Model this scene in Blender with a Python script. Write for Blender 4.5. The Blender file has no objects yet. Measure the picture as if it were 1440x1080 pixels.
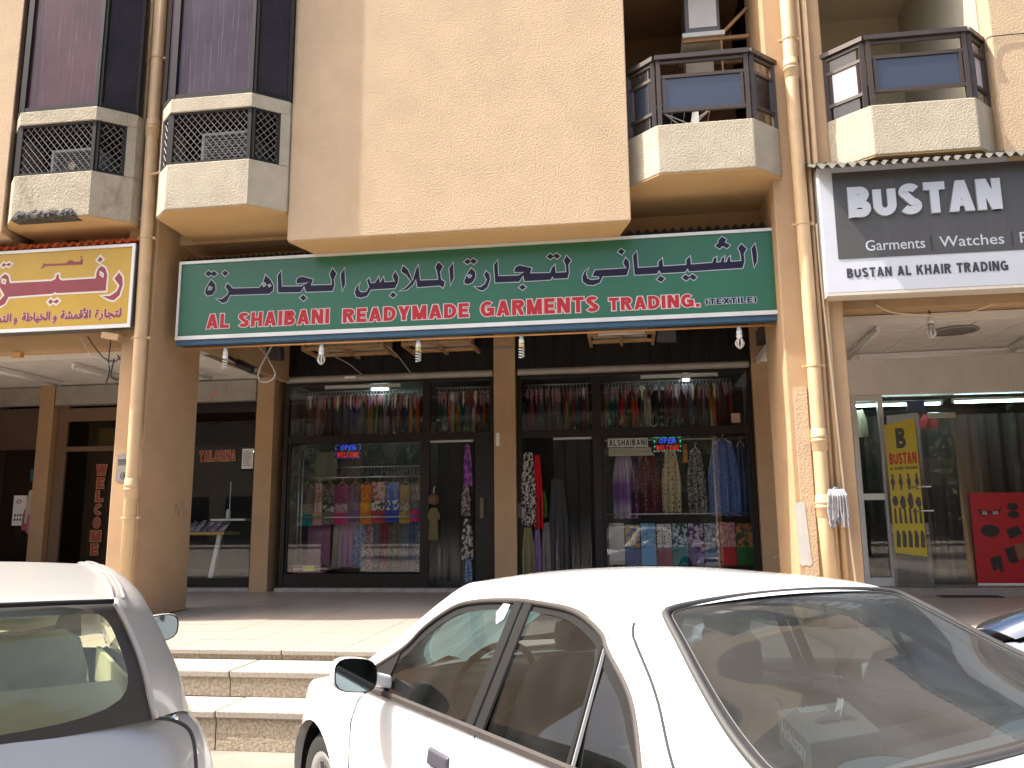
import bpy, bmesh, math, random
from mathutils import Vector, Matrix
random.seed(7)
PI = math.pi
R = math.radians
S = bpy.context.scene
C = S.collection

# ---------------------------------------------------------------- camera
cam = bpy.data.cameras.new('camera')
cam.sensor_width = 36.0
cam.lens = 36.0 * 1130.0 / 1440.0
cam.clip_start = 0.05
cam.clip_end = 900
camo = bpy.data.objects.new('camera', cam)
C.objects.link(camo)
yaw, pitch, roll = R(8.07), R(9.57), R(-0.56)
fwd = Vector((-math.sin(yaw) * math.cos(pitch), math.cos(yaw) * math.cos(pitch), math.sin(pitch)))
rgt = Vector((math.cos(yaw), math.sin(yaw), 0))
upv = rgt.cross(fwd)
r2 = rgt * math.cos(roll) + upv * math.sin(roll)
u2 = -rgt * math.sin(roll) + upv * math.cos(roll)
mw = Matrix(((r2.x, u2.x, -fwd.x, 0), (r2.y, u2.y, -fwd.y, 0), (r2.z, u2.z, -fwd.z, 1.6), (0, 0, 0, 1)))
camo.matrix_world = mw
S.camera = camo

# ---------------------------------------------------------------- world, sun, exposure
SUN_AZ, SUN_EL = R(76), R(56)            # azimuth measured from the facade normal towards the left
tosun = Vector((-math.sin(SUN_AZ) * math.cos(SUN_EL), -math.cos(SUN_AZ) * math.cos(SUN_EL), math.sin(SUN_EL)))
W = bpy.data.worlds.new('World')
S.world = W
W.use_nodes = True
wn = W.node_tree
sky = wn.nodes.new('ShaderNodeTexSky')
sky.sky_type = 'NISHITA'
sky.sun_disc = False
sky.sun_elevation = SUN_EL
sky.sun_rotation = math.atan2(tosun.x, tosun.y)
sky.dust_density = 7.0
sky.ozone_density = 0.4
sky.air_density = 1.0
wn.links.new(sky.outputs[0], wn.nodes['Background'].inputs[0])
wn.nodes['Background'].inputs[1].default_value = 0.15
sl = bpy.data.lights.new('sun', 'SUN')
sl.energy = 3.5
sl.angle = R(0.55)
sl.color = (1.0, 0.95, 0.87)
so = bpy.data.objects.new('sun', sl)
so.rotation_euler = tosun.to_track_quat('Z', 'Y').to_euler()
so.location = (-20, -10, 30)
C.objects.link(so)
S.view_settings.view_transform = 'Standard'
S.view_settings.look = 'None'
S.view_settings.gamma = 1.0
S.view_settings.use_curve_mapping = False
S.view_settings.exposure = 1.5
try:
    S.cycles.max_bounces = 10
    S.cycles.transparent_max_bounces = 16
    S.cycles.diffuse_bounces = 5
    S.cycles.glossy_bounces = 4
    S.cycles.caustics_reflective = False
    S.cycles.caustics_refractive = False
    S.cycles.sample_clamp_indirect = 4.0
except Exception:
    pass

# ---------------------------------------------------------------- helpers
ORG = {}


class MB:
    def __init__(s):
        s.v = []
        s.f = []

    def add(s, vs, fs):
        o = len(s.v)
        s.v += [tuple(p) for p in vs]
        s.f += [tuple(i + o for i in f) for f in fs]
        return s

    def box(s, a, b):
        x0, y0, z0 = a
        x1, y1, z1 = b
        if x0 > x1: x0, x1 = x1, x0
        if y0 > y1: y0, y1 = y1, y0
        if z0 > z1: z0, z1 = z1, z0
        return s.add([(x0, y0, z0), (x1, y0, z0), (x1, y1, z0), (x0, y1, z0), (x0, y0, z1), (x1, y0, z1), (x1, y1, z1), (x0, y1, z1)],
                     [(3, 2, 1, 0), (4, 5, 6, 7), (0, 1, 5, 4), (1, 2, 6, 5), (2, 3, 7, 6), (3, 0, 4, 7)])

    def hexa(s, p):   # 8 points, bottom ring then top ring
        return s.add(p, [(3, 2, 1, 0), (4, 5, 6, 7), (0, 1, 5, 4), (1, 2, 6, 5), (2, 3, 7, 6), (3, 0, 4, 7)])

    def bar(s, a, b, w, d, up=(0, 0, 1)):     # rectangular bar from a to b
        a, b = Vector(a), Vector(b)
        t = (b - a).normalized()
        u = Vector(up)
        if abs(t.dot(u)) > 0.95: u = Vector((0, 1, 0))
        x = t.cross(u).normalized() * w / 2
        y = x.cross(t).normalized() * d / 2
        return s.hexa([a - x - y, a + x - y, a + x + y, a - x + y, b - x - y, b + x - y, b + x + y, b - x + y])

    def prism(s, pts, z0, z1):   # footprint in XY, extruded in Z
        n = len(pts)
        s.add([(x, y, z0) for x, y in pts] + [(x, y, z1) for x, y in pts],
              [tuple(range(n))[::-1], tuple(range(n, 2 * n))] + [(i, (i + 1) % n, n + (i + 1) % n, n + i) for i in range(n)])
        return s

    def prism_y(s, pts, y0, y1):   # outline in XZ, extruded in Y
        n = len(pts)
        s.add([(x, y0, z) for x, z in pts] + [(x, y1, z) for x, z in pts],
              [tuple(range(n)), tuple(range(n, 2 * n))[::-1]] + [(i, n + i, n + (i + 1) % n, (i + 1) % n) for i in range(n)])
        return s

    def tube(s, pts, r, n=8, closed=False, cap=True):
        pts = [Vector(p) for p in pts]
        m = len(pts)
        rr = r if isinstance(r, (list, tuple)) else [r] * m
        rows = []
        prev = None
        for i, p in enumerate(pts):
            if closed:
                t = pts[(i + 1) % m] - pts[i - 1]
            else:
                t = pts[min(i + 1, m - 1)] - pts[max(i - 1, 0)]
            t.normalize()
            if prev is None:
                u = Vector((0, 0, 1)) if abs(t.z) < 0.9 else Vector((0, 1, 0))
                a = t.cross(u).normalized()
            else:
                a = (prev - t * prev.dot(t))
                a = a.normalized() if a.length > 1e-6 else t.orthogonal().normalized()
            prev = a
            b = t.cross(a)
            rows.append([p + (a * math.cos(2 * PI * k / n) + b * math.sin(2 * PI * k / n)) * rr[i] for k in range(n)])
        vs = [q for row in rows for q in row]
        fs = []
        for i in range(m if closed else m - 1):
            j = (i + 1) % m
            for k in range(n):
                fs.append((i * n + k, i * n + (k + 1) % n, j * n + (k + 1) % n, j * n + k))
        if cap and not closed:
            fs.append(tuple(range(n))[::-1])
            fs.append(tuple((m - 1) * n + k for k in range(n)))
        return s.add(vs, fs)

    def grid(s, rows, close=False):
        n = len(rows[0])
        vs = [q for row in rows for q in row]
        fs = []
        for i in range(len(rows) - 1):
            for k in range(n if close else n - 1):
                k2 = (k + 1) % n
                fs.append((i * n + k, i * n + k2, (i + 1) * n + k2, (i + 1) * n + k))
        return s.add(vs, fs)

    def poly(s, pts):
        return s.add(pts, [tuple(range(len(pts)))])

    def lathe(s, prof, c, axis=(0, 0, 1), n=16):   # prof: (radius, height along axis)
        ax = Vector(axis).normalized()
        a = ax.orthogonal().normalized()
        b = ax.cross(a)
        c = Vector(c)
        rows = [[c + ax * h + (a * math.cos(2 * PI * k / n) + b * math.sin(2 * PI * k / n)) * max(r, 1e-5) for k in range(n)] for r, h in prof]
        return s.grid(rows, close=True)

    def mesh(s, name, mat, org=(0, 0, 0), smooth=False):
        me = bpy.data.meshes.new(name)
        ox, oy, oz = org
        me.from_pydata([(x - ox, y - oy, z - oz) for x, y, z in s.v], [], s.f)
        me.materials.append(mat)
        if smooth:
            me.polygons.foreach_set('use_smooth', [True] * len(me.polygons))
        me.update()
        return me


def bevel(o, w, seg=2):
    m = o.modifiers.new('bevel', 'BEVEL')
    m.width = w
    m.segments = seg
    m.limit_method = 'ANGLE'
    m.angle_limit = R(40)
    return o


def smooth_by_angle(me, ang=40):
    me.polygons.foreach_set('use_smooth', [True] * len(me.polygons))
    try:
        me.set_sharp_from_angle(angle=R(ang))
    except Exception:
        pass


def thing(name, label, cat, loc=(0, 0, 0), group=None):
    o = bpy.data.objects.new(name, None)
    o.empty_display_size = 0.2
    C.objects.link(o)
    o.location = loc
    o['label'] = label
    o['category'] = cat
    if group: o['group'] = group
    ORG[o] = tuple(loc)
    return o


def part(name, mb, mat, parent, smooth=False, ang=None, bev=0, kind=None, label=None):
    org = ORG[parent]
    me = mb.mesh(name, mat, org, smooth)
    if ang: smooth_by_angle(me, ang)
    o = bpy.data.objects.new(name, me)
    C.objects.link(o)
    o.parent = parent
    ORG[o] = org
    if kind: o['kind'] = kind
    if label: o['label'] = label
    if bev: bevel(o, bev)
    return o


def solo(name, mb, mat, label, cat, loc, group=None, smooth=False, ang=None, bev=0, kind=None):
    me = mb.mesh(name, mat, loc, smooth)
    if ang: smooth_by_angle(me, ang)
    o = bpy.data.objects.new(name, me)
    o.location = loc
    C.objects.link(o)
    ORG[o] = tuple(loc)
    if kind:
        o['kind'] = kind
    else:
        o['category'] = cat
    if label: o['label'] = label
    if group: o['group'] = group
    if bev: bevel(o, bev)
    return o


def structure(name, mb, mat, loc=(0, 0, 0), smooth=False):
    o = solo(name, mb, mat, None, None, loc, kind='structure', smooth=smooth)
    return o


def piece(name, me, loc, parent, rot=None, scale=None):   # shared-mesh piece placed at world loc under parent
    o = bpy.data.objects.new(name, me)
    C.objects.link(o)
    o.parent = parent
    og = ORG[parent]
    o.location = (loc[0] - og[0], loc[1] - og[1], loc[2] - og[2])
    if rot: o.rotation_euler = rot
    if scale: o.scale = scale
    ORG[o] = tuple(loc)
    return o


def copy_tree(o, parent=None):
    c = o.copy()
    C.objects.link(c)
    if parent is not None: c.parent = parent
    ORG[c] = ORG[o]
    for ch in o.children: copy_tree(ch, c)
    return c


def catmull(pts, n):
    P = [Vector(p) for p in pts]
    out = []
    for i in range(len(P) - 1):
        p0 = P[i - 1] if i > 0 else P[0] * 2 - P[1]
        p1, p2 = P[i], P[i + 1]
        p3 = P[i + 2] if i + 2 < len(P) else P[-1] * 2 - P[-2]
        for k in range(n):
            t = k / n
            out.append(0.5 * ((2 * p1) + (p2 - p0) * t + (2 * p0 - 5 * p1 + 4 * p2 - p3) * t * t + (3 * p1 - p0 - 3 * p2 + p3) * t ** 3))
    out.append(P[-1].copy())
    return out


def lerp(a, b, t): return a + (b - a) * t


def interp(tab, x):
    if x <= tab[0][0]: return tab[0][1]
    for (a, b), (c, d) in zip(tab, tab[1:]):
        if x <= c: return b + (d - b) * (x - a) / (c - a)
    return tab[-1][1]


# ---------------------------------------------------------------- materials
MATS = {}


def mat(name, col, rough=0.7, metal=0.0, var=0.0, vscale=3.0, bump=0.0, bscale=30.0, bdist=0.01, coat=0.0, spec=0.5, dirt=0.0, dscale=1.2,
        dcol=None, emit=None, estr=0.0, streak=0.0, stretch=None, streakcol=(0.7, 0.68, 0.66), bump2=0.0, b2scale=120.0, stripes=None):
    if name in MATS: return MATS[name]
    m = bpy.data.materials.new(name)
    m.use_nodes = True
    nt = m.node_tree
    N, L = nt.nodes, nt.links
    b = N['Principled BSDF']
    b.inputs['Roughness'].default_value = rough
    b.inputs['Metallic'].default_value = metal
    b.inputs['Specular IOR Level'].default_value = spec
    b.inputs['Coat Weight'].default_value = coat
    b.inputs['Coat Roughness'].default_value = 0.04
    base = N.new('ShaderNodeRGB')
    base.outputs[0].default_value = (*col, 1)
    cur = base.outputs[0]
    tc = N.new('ShaderNodeTexCoord')
    if var > 0:
        nz = N.new('ShaderNodeTexNoise')
        nz.inputs['Scale'].default_value = vscale
        nz.inputs['Detail'].default_value = 6
        nz.inputs['Roughness'].default_value = 0.65
        L.new(tc.outputs['Object'], nz.inputs['Vector'])
        mr = N.new('ShaderNodeMapRange')
        mr.inputs['From Min'].default_value = 0.3
        mr.inputs['From Max'].default_value = 0.7
        mr.inputs['To Min'].default_value = 1 - var
        mr.inputs['To Max'].default_value = 1 + var
        L.new(nz.outputs[0], mr.inputs['Value'])
        mx = N.new('ShaderNodeVectorMath')
        mx.operation = 'SCALE'
        L.new(cur, mx.inputs[0])
        L.new(mr.outputs[0], mx.inputs['Scale'])
        cur = mx.outputs[0]
    if dirt > 0:
        nz = N.new('ShaderNodeTexNoise')
        nz.inputs['Scale'].default_value = dscale
        nz.inputs['Detail'].default_value = 8
        nz.inputs['Roughness'].default_value = 0.7
        mp = N.new('ShaderNodeMapping')
        mp.inputs['Scale'].default_value = (1, 1, 0.45)
        L.new(tc.outputs['Object'], mp.inputs[0])
        L.new(mp.outputs[0], nz.inputs['Vector'])
        mr = N.new('ShaderNodeMapRange')
        mr.inputs['From Min'].default_value = 0.55
        mr.inputs['From Max'].default_value = 0.78
        mr.inputs['To Min'].default_value = 0
        mr.inputs['To Max'].default_value = dirt
        L.new(nz.outputs[0], mr.inputs['Value'])
        mx = N.new('ShaderNodeMix')
        mx.data_type = 'RGBA'
        L.new(mr.outputs[0], mx.inputs['Factor'])
        L.new(cur, mx.inputs['A'])
        mx.inputs['B'].default_value = (*(dcol or tuple(c * 0.35 for c in col)), 1)
        cur = mx.outputs['Result']
    if streak > 0:
        nz = N.new('ShaderNodeTexNoise')
        nz.inputs['Scale'].default_value = 1.0
        nz.inputs['Detail'].default_value = 5
        mp = N.new('ShaderNodeMapping')
        mp.inputs['Scale'].default_value = stretch or (60, 60, 2.2)
        L.new(tc.outputs['Object'], mp.inputs[0])
        L.new(mp.outputs[0], nz.inputs['Vector'])
        mr = N.new('ShaderNodeMapRange')
        mr.inputs['From Min'].default_value = 0.56
        mr.inputs['From Max'].default_value = 0.8
        mr.inputs['To Max'].default_value = streak
        L.new(nz.outputs[0], mr.inputs['Value'])
        mx = N.new('ShaderNodeMix')
        mx.data_type = 'RGBA'
        L.new(mr.outputs[0], mx.inputs['Factor'])
        L.new(cur, mx.inputs['A'])
        mx.inputs['B'].default_value = (*streakcol, 1)
        cur = mx.outputs['Result']
    L.new(cur, b.inputs['Base Color'])
    if bump > 0:
        nz = N.new('ShaderNodeTexNoise')
        nz.inputs['Scale'].default_value = bscale
        nz.inputs['Detail'].default_value = 3.5
        nz.inputs['Roughness'].default_value = 0.55
        L.new(tc.outputs['Object'], nz.inputs['Vector'])
        bp = N.new('ShaderNodeBump')
        bp.inputs['Strength'].default_value = bump
        bp.inputs['Distance'].default_value = bdist
        L.new(nz.outputs[0], bp.inputs['Height'])
        last = bp
        if bump2 > 0:
            n2 = N.new('ShaderNodeTexNoise')
            n2.inputs['Scale'].default_value = b2scale
            n2.inputs['Detail'].default_value = 3
            L.new(tc.outputs['Object'], n2.inputs['Vector'])
            b2 = N.new('ShaderNodeBump')
            b2.inputs['Strength'].default_value = bump2
            b2.inputs['Distance'].default_value = bdist * 0.5
            L.new(n2.outputs[0], b2.inputs['Height'])
            L.new(bp.outputs[0], b2.inputs['Normal'])
            last = b2
        L.new(last.outputs[0], b.inputs['Normal'])
    if emit:
        b.inputs['Emission Color'].default_value = (*emit, 1)
        b.inputs['Emission Strength'].default_value = estr
    MATS[name] = m
    return m


def glass_mat(name, tint=(0.9, 0.92, 0.9), rough=0.01, ior=1.5, dust_haze=0.0, dust_haze_col=(0.5, 0.48, 0.45), dvar=0.0, smear=3.0, refl=1.0):
    if name in MATS: return MATS[name]
    m = bpy.data.materials.new(name)
    m.use_nodes = True
    nt = m.node_tree
    N, L = nt.nodes, nt.links
    N.remove(N['Principled BSDF'])
    out = N['Material Output']
    tr = N.new('ShaderNodeBsdfTransparent')
    tr.inputs[0].default_value = (*tint, 1)
    gl = N.new('ShaderNodeBsdfGlossy')
    gl.inputs['Roughness'].default_value = rough
    gl.inputs[0].default_value = (1, 1, 1, 1)
    lw = N.new('ShaderNodeLayerWeight')
    lw.inputs[0].default_value = 0.5
    pw = N.new('ShaderNodeMath')
    pw.operation = 'POWER'
    pw.inputs[1].default_value = 5.0
    L.new(lw.outputs['Facing'], pw.inputs[0])
    fr = N.new('ShaderNodeMath')
    fr.operation = 'MULTIPLY_ADD'
    f0 = ((ior - 1) / (ior + 1)) ** 2 * refl
    fr.inputs[1].default_value = 1.0 - f0
    fr.inputs[2].default_value = f0
    L.new(pw.outputs[0], fr.inputs[0])
    ms = N.new('ShaderNodeMixShader')
    L.new(fr.outputs[0], ms.inputs[0])
    L.new(tr.outputs[0], ms.inputs[1])
    L.new(gl.outputs[0], ms.inputs[2])
    cur = ms
    if dust_haze > 0:
        df = N.new('ShaderNodeBsdfDiffuse')
        df.inputs[0].default_value = (*dust_haze_col, 1)
        m2 = N.new('ShaderNodeMixShader')
        tc = N.new('ShaderNodeTexCoord')
        nz = N.new('ShaderNodeTexNoise')
        nz.inputs['Scale'].default_value = smear
        nz.inputs['Detail'].default_value = 6
        L.new(tc.outputs['Object'], nz.inputs['Vector'])
        mr = N.new('ShaderNodeMapRange')
        mr.inputs['From Min'].default_value = 0.3
        mr.inputs['From Max'].default_value = 0.7
        mr.inputs['To Min'].default_value = max(0, dust_haze - dvar)
        mr.inputs['To Max'].default_value = dust_haze + dvar
        L.new(nz.outputs[0], mr.inputs['Value'])
        L.new(mr.outputs[0], m2.inputs[0])
        L.new(ms.outputs[0], m2.inputs[1])
        L.new(df.outputs[0], m2.inputs[2])
        cur = m2
    L.new(cur.outputs[0], out.inputs['Surface'])
    MATS[name] = m
    return m


def cloth_mat(name, a, b=None, kind='plain', scale=30.0, rough=0.85, th=0.5):
    """printed cloth: colour a with motifs of colour b"""
    if name in MATS: return MATS[name]
    m = bpy.data.materials.new(name)
    m.use_nodes = True
    nt = m.node_tree
    N, L = nt.nodes, nt.links
    p = N['Principled BSDF']
    p.inputs['Roughness'].default_value = rough
    p.inputs['Specular IOR Level'].default_value = 0.3
    MATS[name] = m
    if b is None or kind == 'plain':
        p.inputs['Base Color'].default_value = (*a, 1)
        return m
    tc = N.new('ShaderNodeTexCoord')
    if kind == 'dots':
        t = N.new('ShaderNodeTexVoronoi')
        t.inputs['Scale'].default_value = scale
        t.inputs['Randomness'].default_value = 0.45
        src = t.outputs['Distance']
    elif kind == 'floral':
        t = N.new('ShaderNodeTexNoise')
        t.inputs['Scale'].default_value = scale
        t.inputs['Detail'].default_value = 2
        src = t.outputs[0]
    elif kind == 'stripes':
        t = N.new('ShaderNodeTexWave')
        t.inputs['Scale'].default_value = scale
        t.inputs['Distortion'].default_value = 1.0
        src = t.outputs['Fac']
    else:                                   # bands / zigzag
        t = N.new('ShaderNodeTexWave')
        t.bands_direction = 'Z'
        t.inputs['Scale'].default_value = scale
        t.inputs['Distortion'].default_value = 2.5 if kind == 'tie' else 6.0
        src = t.outputs['Fac']
    L.new(tc.outputs['Object'], t.inputs['Vector'])
    rp = N.new('ShaderNodeValToRGB')
    sf = .35 if kind == 'tie' else .04
    rp.color_ramp.elements[0].position = th - sf
    rp.color_ramp.elements[1].position = th + sf
    rp.color_ramp.elements[0].color = (*b, 1)
    rp.color_ramp.elements[1].color = (*a, 1)
    L.new(src, rp.inputs[0])
    L.new(rp.outputs[0], p.inputs['Base Color'])
    return m


def lamp_mat(name, col, strength):
    if name in MATS: return MATS[name]
    m = bpy.data.materials.new(name)
    m.use_nodes = True
    nt = m.node_tree
    nt.nodes.remove(nt.nodes['Principled BSDF'])
    e = nt.nodes.new('ShaderNodeEmission')
    e.inputs[0].default_value = (*col, 1)
    e.inputs[1].default_value = strength
    nt.links.new(e.outputs[0], nt.nodes['Material Output'].inputs[0])
    MATS[name] = m
    return m


TAN = (0.49, 0.365, 0.243)
M_wall = mat('tan stucco', TAN, 0.9, var=0.07, vscale=2.2, bump=0.9, bscale=50, bdist=0.0095, bump2=0.5, b2scale=130, dirt=0.25, dscale=0.9, dcol=(0.33, 0.22, 0.13), spec=0.2)
M_smooth = mat('tan painted plaster', (0.435, 0.288, 0.163), 0.75, var=0.08, vscale=2.5, bump=0.25, bscale=60, bdist=0.004, dirt=0.3, dscale=1.3, dcol=(0.24, 0.15, 0.085), spec=0.3)
M_soffit = mat('ochre painted soffit', (0.50, 0.335, 0.165), 0.8, var=0.06, vscale=2.0, dirt=0.2, dscale=1.0, spec=0.2)
M_cream = mat('cream rough concrete', (0.435, 0.385, 0.295), 0.9, var=0.10, vscale=4.0, bump=0.9, bscale=50, bdist=0.013, bump2=0.6, b2scale=140, dirt=0.75, dscale=2.2, dcol=(0.30, 0.25, 0.18), spec=0.2)
M_creamdirty = mat('stained cream concrete', (0.40, 0.35, 0.265), 0.9, var=0.14, vscale=5.0, bump=0.8, bscale=30, bdist=0.02, bump2=0.5, dirt=0.95, dscale=4.5, dcol=(0.15, 0.125, 0.10), spec=0.2)
M_pipe = mat('tan painted plastic pipe', (0.55, 0.38, 0.21), 0.5, var=0.08, vscale=6, dirt=0.25, dscale=5)
M_frame = mat('brown anodised aluminium', (0.055, 0.040, 0.032), 0.45, 0.15, var=0.1, vscale=5)
M_darkframe = mat('dark grey aluminium', (0.014, 0.0125, 0.0125), 0.6, 0.0, spec=.2, var=0.1)
M_shopframe = mat('dark brown shop frame', (0.015, 0.010, 0.008), 0.5, 0.0, spec=.3, var=0.15, vscale=4)
M_black = mat('black plastic', (0.016, 0.015, 0.015), 0.5)
M_fascia = mat('black fascia boards', (0.007, 0.006, 0.0055), 0.6, var=0.3, vscale=3, spec=0.25, streak=0.10, stretch=(14, 14, 1.0), streakcol=(0.12, 0.10, 0.08))
M_greymetal = mat('dusty grey sheet metal', (0.32, 0.30, 0.27), 0.6, 0.2, var=0.15, vscale=4, dirt=0.5, dscale=4)
M_white = mat('white painted metal', (0.72, 0.72, 0.70), 0.45, var=0.05, dirt=0.3, dscale=5, dcol=(0.35, 0.32, 0.27))
M_wire = mat('galvanised wire', (0.19, 0.18, 0.17), 0.65, 0.1)
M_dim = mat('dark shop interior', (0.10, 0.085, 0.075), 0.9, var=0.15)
M_concrete = mat('broken grey concrete', (0.060, 0.055, 0.05), 0.95, var=0.6, vscale=16, bump=1.0, bscale=14, bdist=0.06)
M_paper = mat('white paper', (0.72, 0.72, 0.70), 0.8)
M_ink = mat('dark ink', (0.03, 0.03, 0.04), 0.7)
M_chrome = mat('worn chrome', (0.7, 0.7, 0.7), 0.18, 1.0)
M_steel = mat('steel tube', (0.55, 0.55, 0.54), 0.3, 0.9)


def sheer_mat(name, col):
    m = bpy.data.materials.new(name)
    m.use_nodes = True
    nt = m.node_tree
    nt.nodes.remove(nt.nodes['Principled BSDF'])
    d = nt.nodes.new('ShaderNodeBsdfDiffuse'); t = nt.nodes.new('ShaderNodeBsdfTranslucent'); x = nt.nodes.new('ShaderNodeMixShader')
    d.inputs[0].default_value = t.inputs[0].default_value = (*col, 1)
    x.inputs[0].default_value = .5
    nt.links.new(d.outputs[0], x.inputs[1]); nt.links.new(t.outputs[0], x.inputs[2]); nt.links.new(x.outputs[0], nt.nodes['Material Output'].inputs[0])
    return m
SIGN_GLYPHS = [[(-4.841,4.463),(-4.779,4.399),(-4.769,4.323),(-4.806,4.264),(-4.876,4.255),(-4.914,4.292),(-4.908,4.345),(-4.877,4.404)],[(-4.927,4.537),(-4.879,4.576),(-4.838,4.547),(-4.808,4.569),(-4.755,4.523),(-4.803,4.487),(-4.844,4.514),(-4.879,4.491)],[(-4.711,4.528),(-4.67,4.569),(-4.617,4.523),(-4.665,4.485)],[(-4.627,4.411),(-4.558,4.338),(-4.228,4.33),(-4.18,4.398),(-4.162,4.488),(-4.085,4.416),(-4.044,4.338),(-4.049,4.278),(-4.101,4.239),(-4.587,4.248),(-4.622,4.171),(-4.676,4.154),(-4.773,4.22),(-4.694,4.213),(-4.627,4.262),(-4.616,4.3),(-4.658,4.355)],[(-3.959,4.527),(-3.941,4.33),(-3.708,4.321),(-3.626,4.359),(-3.765,4.346),(-3.775,4.381),(-3.757,4.421),(-3.704,4.441),(-3.559,4.395),(-3.582,4.326),(-3.341,4.32),(-3.343,4.377),(-3.369,4.445),(-3.332,4.523),(-3.274,4.448),(-3.307,4.378),(-3.296,4.315),(-3.321,4.234),(-3.649,4.24),(-3.672,4.307),(-3.712,4.239),(-3.994,4.249),(-4.008,4.465)],[(-3.728,4.176),(-3.678,4.218),(-3.627,4.171),(-3.672,4.131)],[(-3.182,4.514),(-3.166,4.315),(-3.204,4.228),(-3.227,4.37),(-3.234,4.438)],[(-2.987,4.332),(-3.039,4.276),(-3.058,4.206),(-3.036,4.151),(-2.977,4.136),(-2.904,4.153),(-2.855,4.228),(-2.572,4.23),(-2.535,4.303),(-2.531,4.367),(-2.572,4.443),(-2.61,4.381),(-2.582,4.32),(-2.695,4.317),(-2.71,4.386),(-2.75,4.317),(-2.769,4.389),(-2.815,4.314),(-2.862,4.316),(-2.881,4.38),(-2.916,4.35),(-2.885,4.268),(-2.919,4.213),(-2.978,4.211),(-3.005,4.244),(-3.004,4.28)],[(-2.641,4.149),(-2.599,4.197),(-2.548,4.156),(-2.594,4.114)],[(-2.482,4.507),(-2.417,4.444),(-2.367,4.317),(-2.33,4.451),(-2.299,4.508),(-2.274,4.316),(-2.07,4.313),(-2.082,4.396),(-2.105,4.462),(-2.066,4.525),(-2.005,4.466),(-2.039,4.4),(-2.027,4.311),(-1.986,4.286),(-1.989,4.245),(-2.009,4.202),(-2.046,4.234),(-2.312,4.227),(-2.328,4.321),(-2.357,4.264),(-2.432,4.203),(-2.525,4.196),(-2.45,4.236),(-2.386,4.301),(-2.446,4.386),(-2.499,4.419),(-2.505,4.449)],[(-1.889,4.509),(-1.881,4.321),(-1.923,4.227),(-1.935,4.359),(-1.943,4.441)],[(-1.686,4.432),(-1.634,4.386),(-1.627,4.321),(-1.663,4.254),(-1.72,4.231),(-1.764,4.247),(-1.766,4.282),(-1.737,4.351)],[(-1.772,4.505),(-1.726,4.545),(-1.694,4.518),(-1.657,4.545),(-1.606,4.505),(-1.651,4.463),(-1.688,4.494),(-1.726,4.467)],[(-1.513,4.391),(-1.47,4.348),(-1.459,4.278),(-1.493,4.187),(-1.55,4.147),(-1.595,4.163),(-1.652,4.207),(-1.572,4.202),(-1.527,4.235),(-1.506,4.28),(-1.538,4.334)],[(-1.376,4.511),(-1.366,4.319),(-1.142,4.314),(-1.086,4.344),(-1.187,4.346),(-1.192,4.373),(-1.175,4.413),(-1.13,4.434),(-0.984,4.391),(-1.002,4.332),(-0.785,4.325),(-0.767,4.379),(-0.725,4.42),(-0.716,4.324),(-0.605,4.324),(-0.611,4.405),(-0.632,4.458),(-0.595,4.517),(-0.538,4.452),(-0.573,4.403),(-0.566,4.31),(-0.587,4.243),(-0.742,4.245),(-0.758,4.269),(-0.777,4.236),(-1.076,4.234),(-1.089,4.298),(-1.132,4.232),(-1.411,4.235),(-1.424,4.45)],[(-0.826,4.509),(-0.781,4.553),(-0.748,4.526),(-0.708,4.551),(-0.657,4.511),(-0.699,4.473),(-0.737,4.502),(-0.777,4.474)],[(-1.144,4.169),(-1.099,4.209),(-1.049,4.17),(-1.094,4.13)],[(-0.347,4.36),(-0.378,4.289),(-0.363,4.238),(-0.32,4.217),(-0.241,4.225),(-0.245,4.245),(-0.319,4.258),(-0.282,4.329),(0.058,4.333),(0.025,4.39),(0.06,4.458),(0.099,4.404),(0.101,4.336),(0.068,4.242),(-0.197,4.243),(-0.229,4.176),(-0.304,4.148),(-0.374,4.157),(-0.425,4.2),(-0.428,4.255),(-0.401,4.317)],[(-0.03,4.518),(0.009,4.562),(0.06,4.528),(0.019,4.481)],[(0.186,4.527),(0.194,4.33),(0.409,4.332),(0.411,4.382),(0.462,4.431),(0.469,4.333),(0.709,4.336),(0.714,4.392),(0.764,4.435),(0.769,4.338),(0.99,4.344),(1.006,4.39),(1.048,4.411),(1.039,4.345),(1.08,4.346),(1.091,4.386),(1.13,4.414),(1.122,4.343),(1.146,4.347),(1.152,4.382),(1.19,4.413),(1.19,4.345),(1.296,4.347),(1.291,4.429),(1.269,4.491),(1.31,4.542),(1.369,4.475),(1.335,4.422),(1.338,4.336),(1.313,4.258),(0.738,4.249),(0.725,4.28),(0.7,4.246),(0.437,4.245),(0.417,4.277),(0.399,4.242),(0.148,4.242),(0.136,4.47)],[(0.655,4.188),(0.699,4.229),(0.736,4.198),(0.776,4.229),(0.829,4.185),(0.786,4.146),(0.749,4.178),(0.705,4.145)],[(0.383,4.182),(0.431,4.227),(0.482,4.187),(0.438,4.144)],[(1.027,4.528),(1.067,4.569),(1.064,4.59),(1.107,4.635),(1.159,4.599),(1.143,4.565),(1.2,4.531),(1.158,4.488),(1.112,4.516),(1.077,4.487)],[(1.457,4.539),(1.473,4.419),(1.468,4.329),(1.431,4.254),(1.42,4.332),(1.411,4.478)]]
SIGN_HOLES = [[(-4.859,4.373),(-4.824,4.36),(-4.834,4.333),(-4.87,4.332)],[(-4.194,4.369),(-4.161,4.382),(-4.144,4.356),(-4.174,4.337)],[(-4.116,4.354),(-4.095,4.361),(-4.082,4.34),(-4.105,4.329)],[(-1.726,4.338),(-1.697,4.351),(-1.677,4.33),(-1.703,4.311)]]
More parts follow.
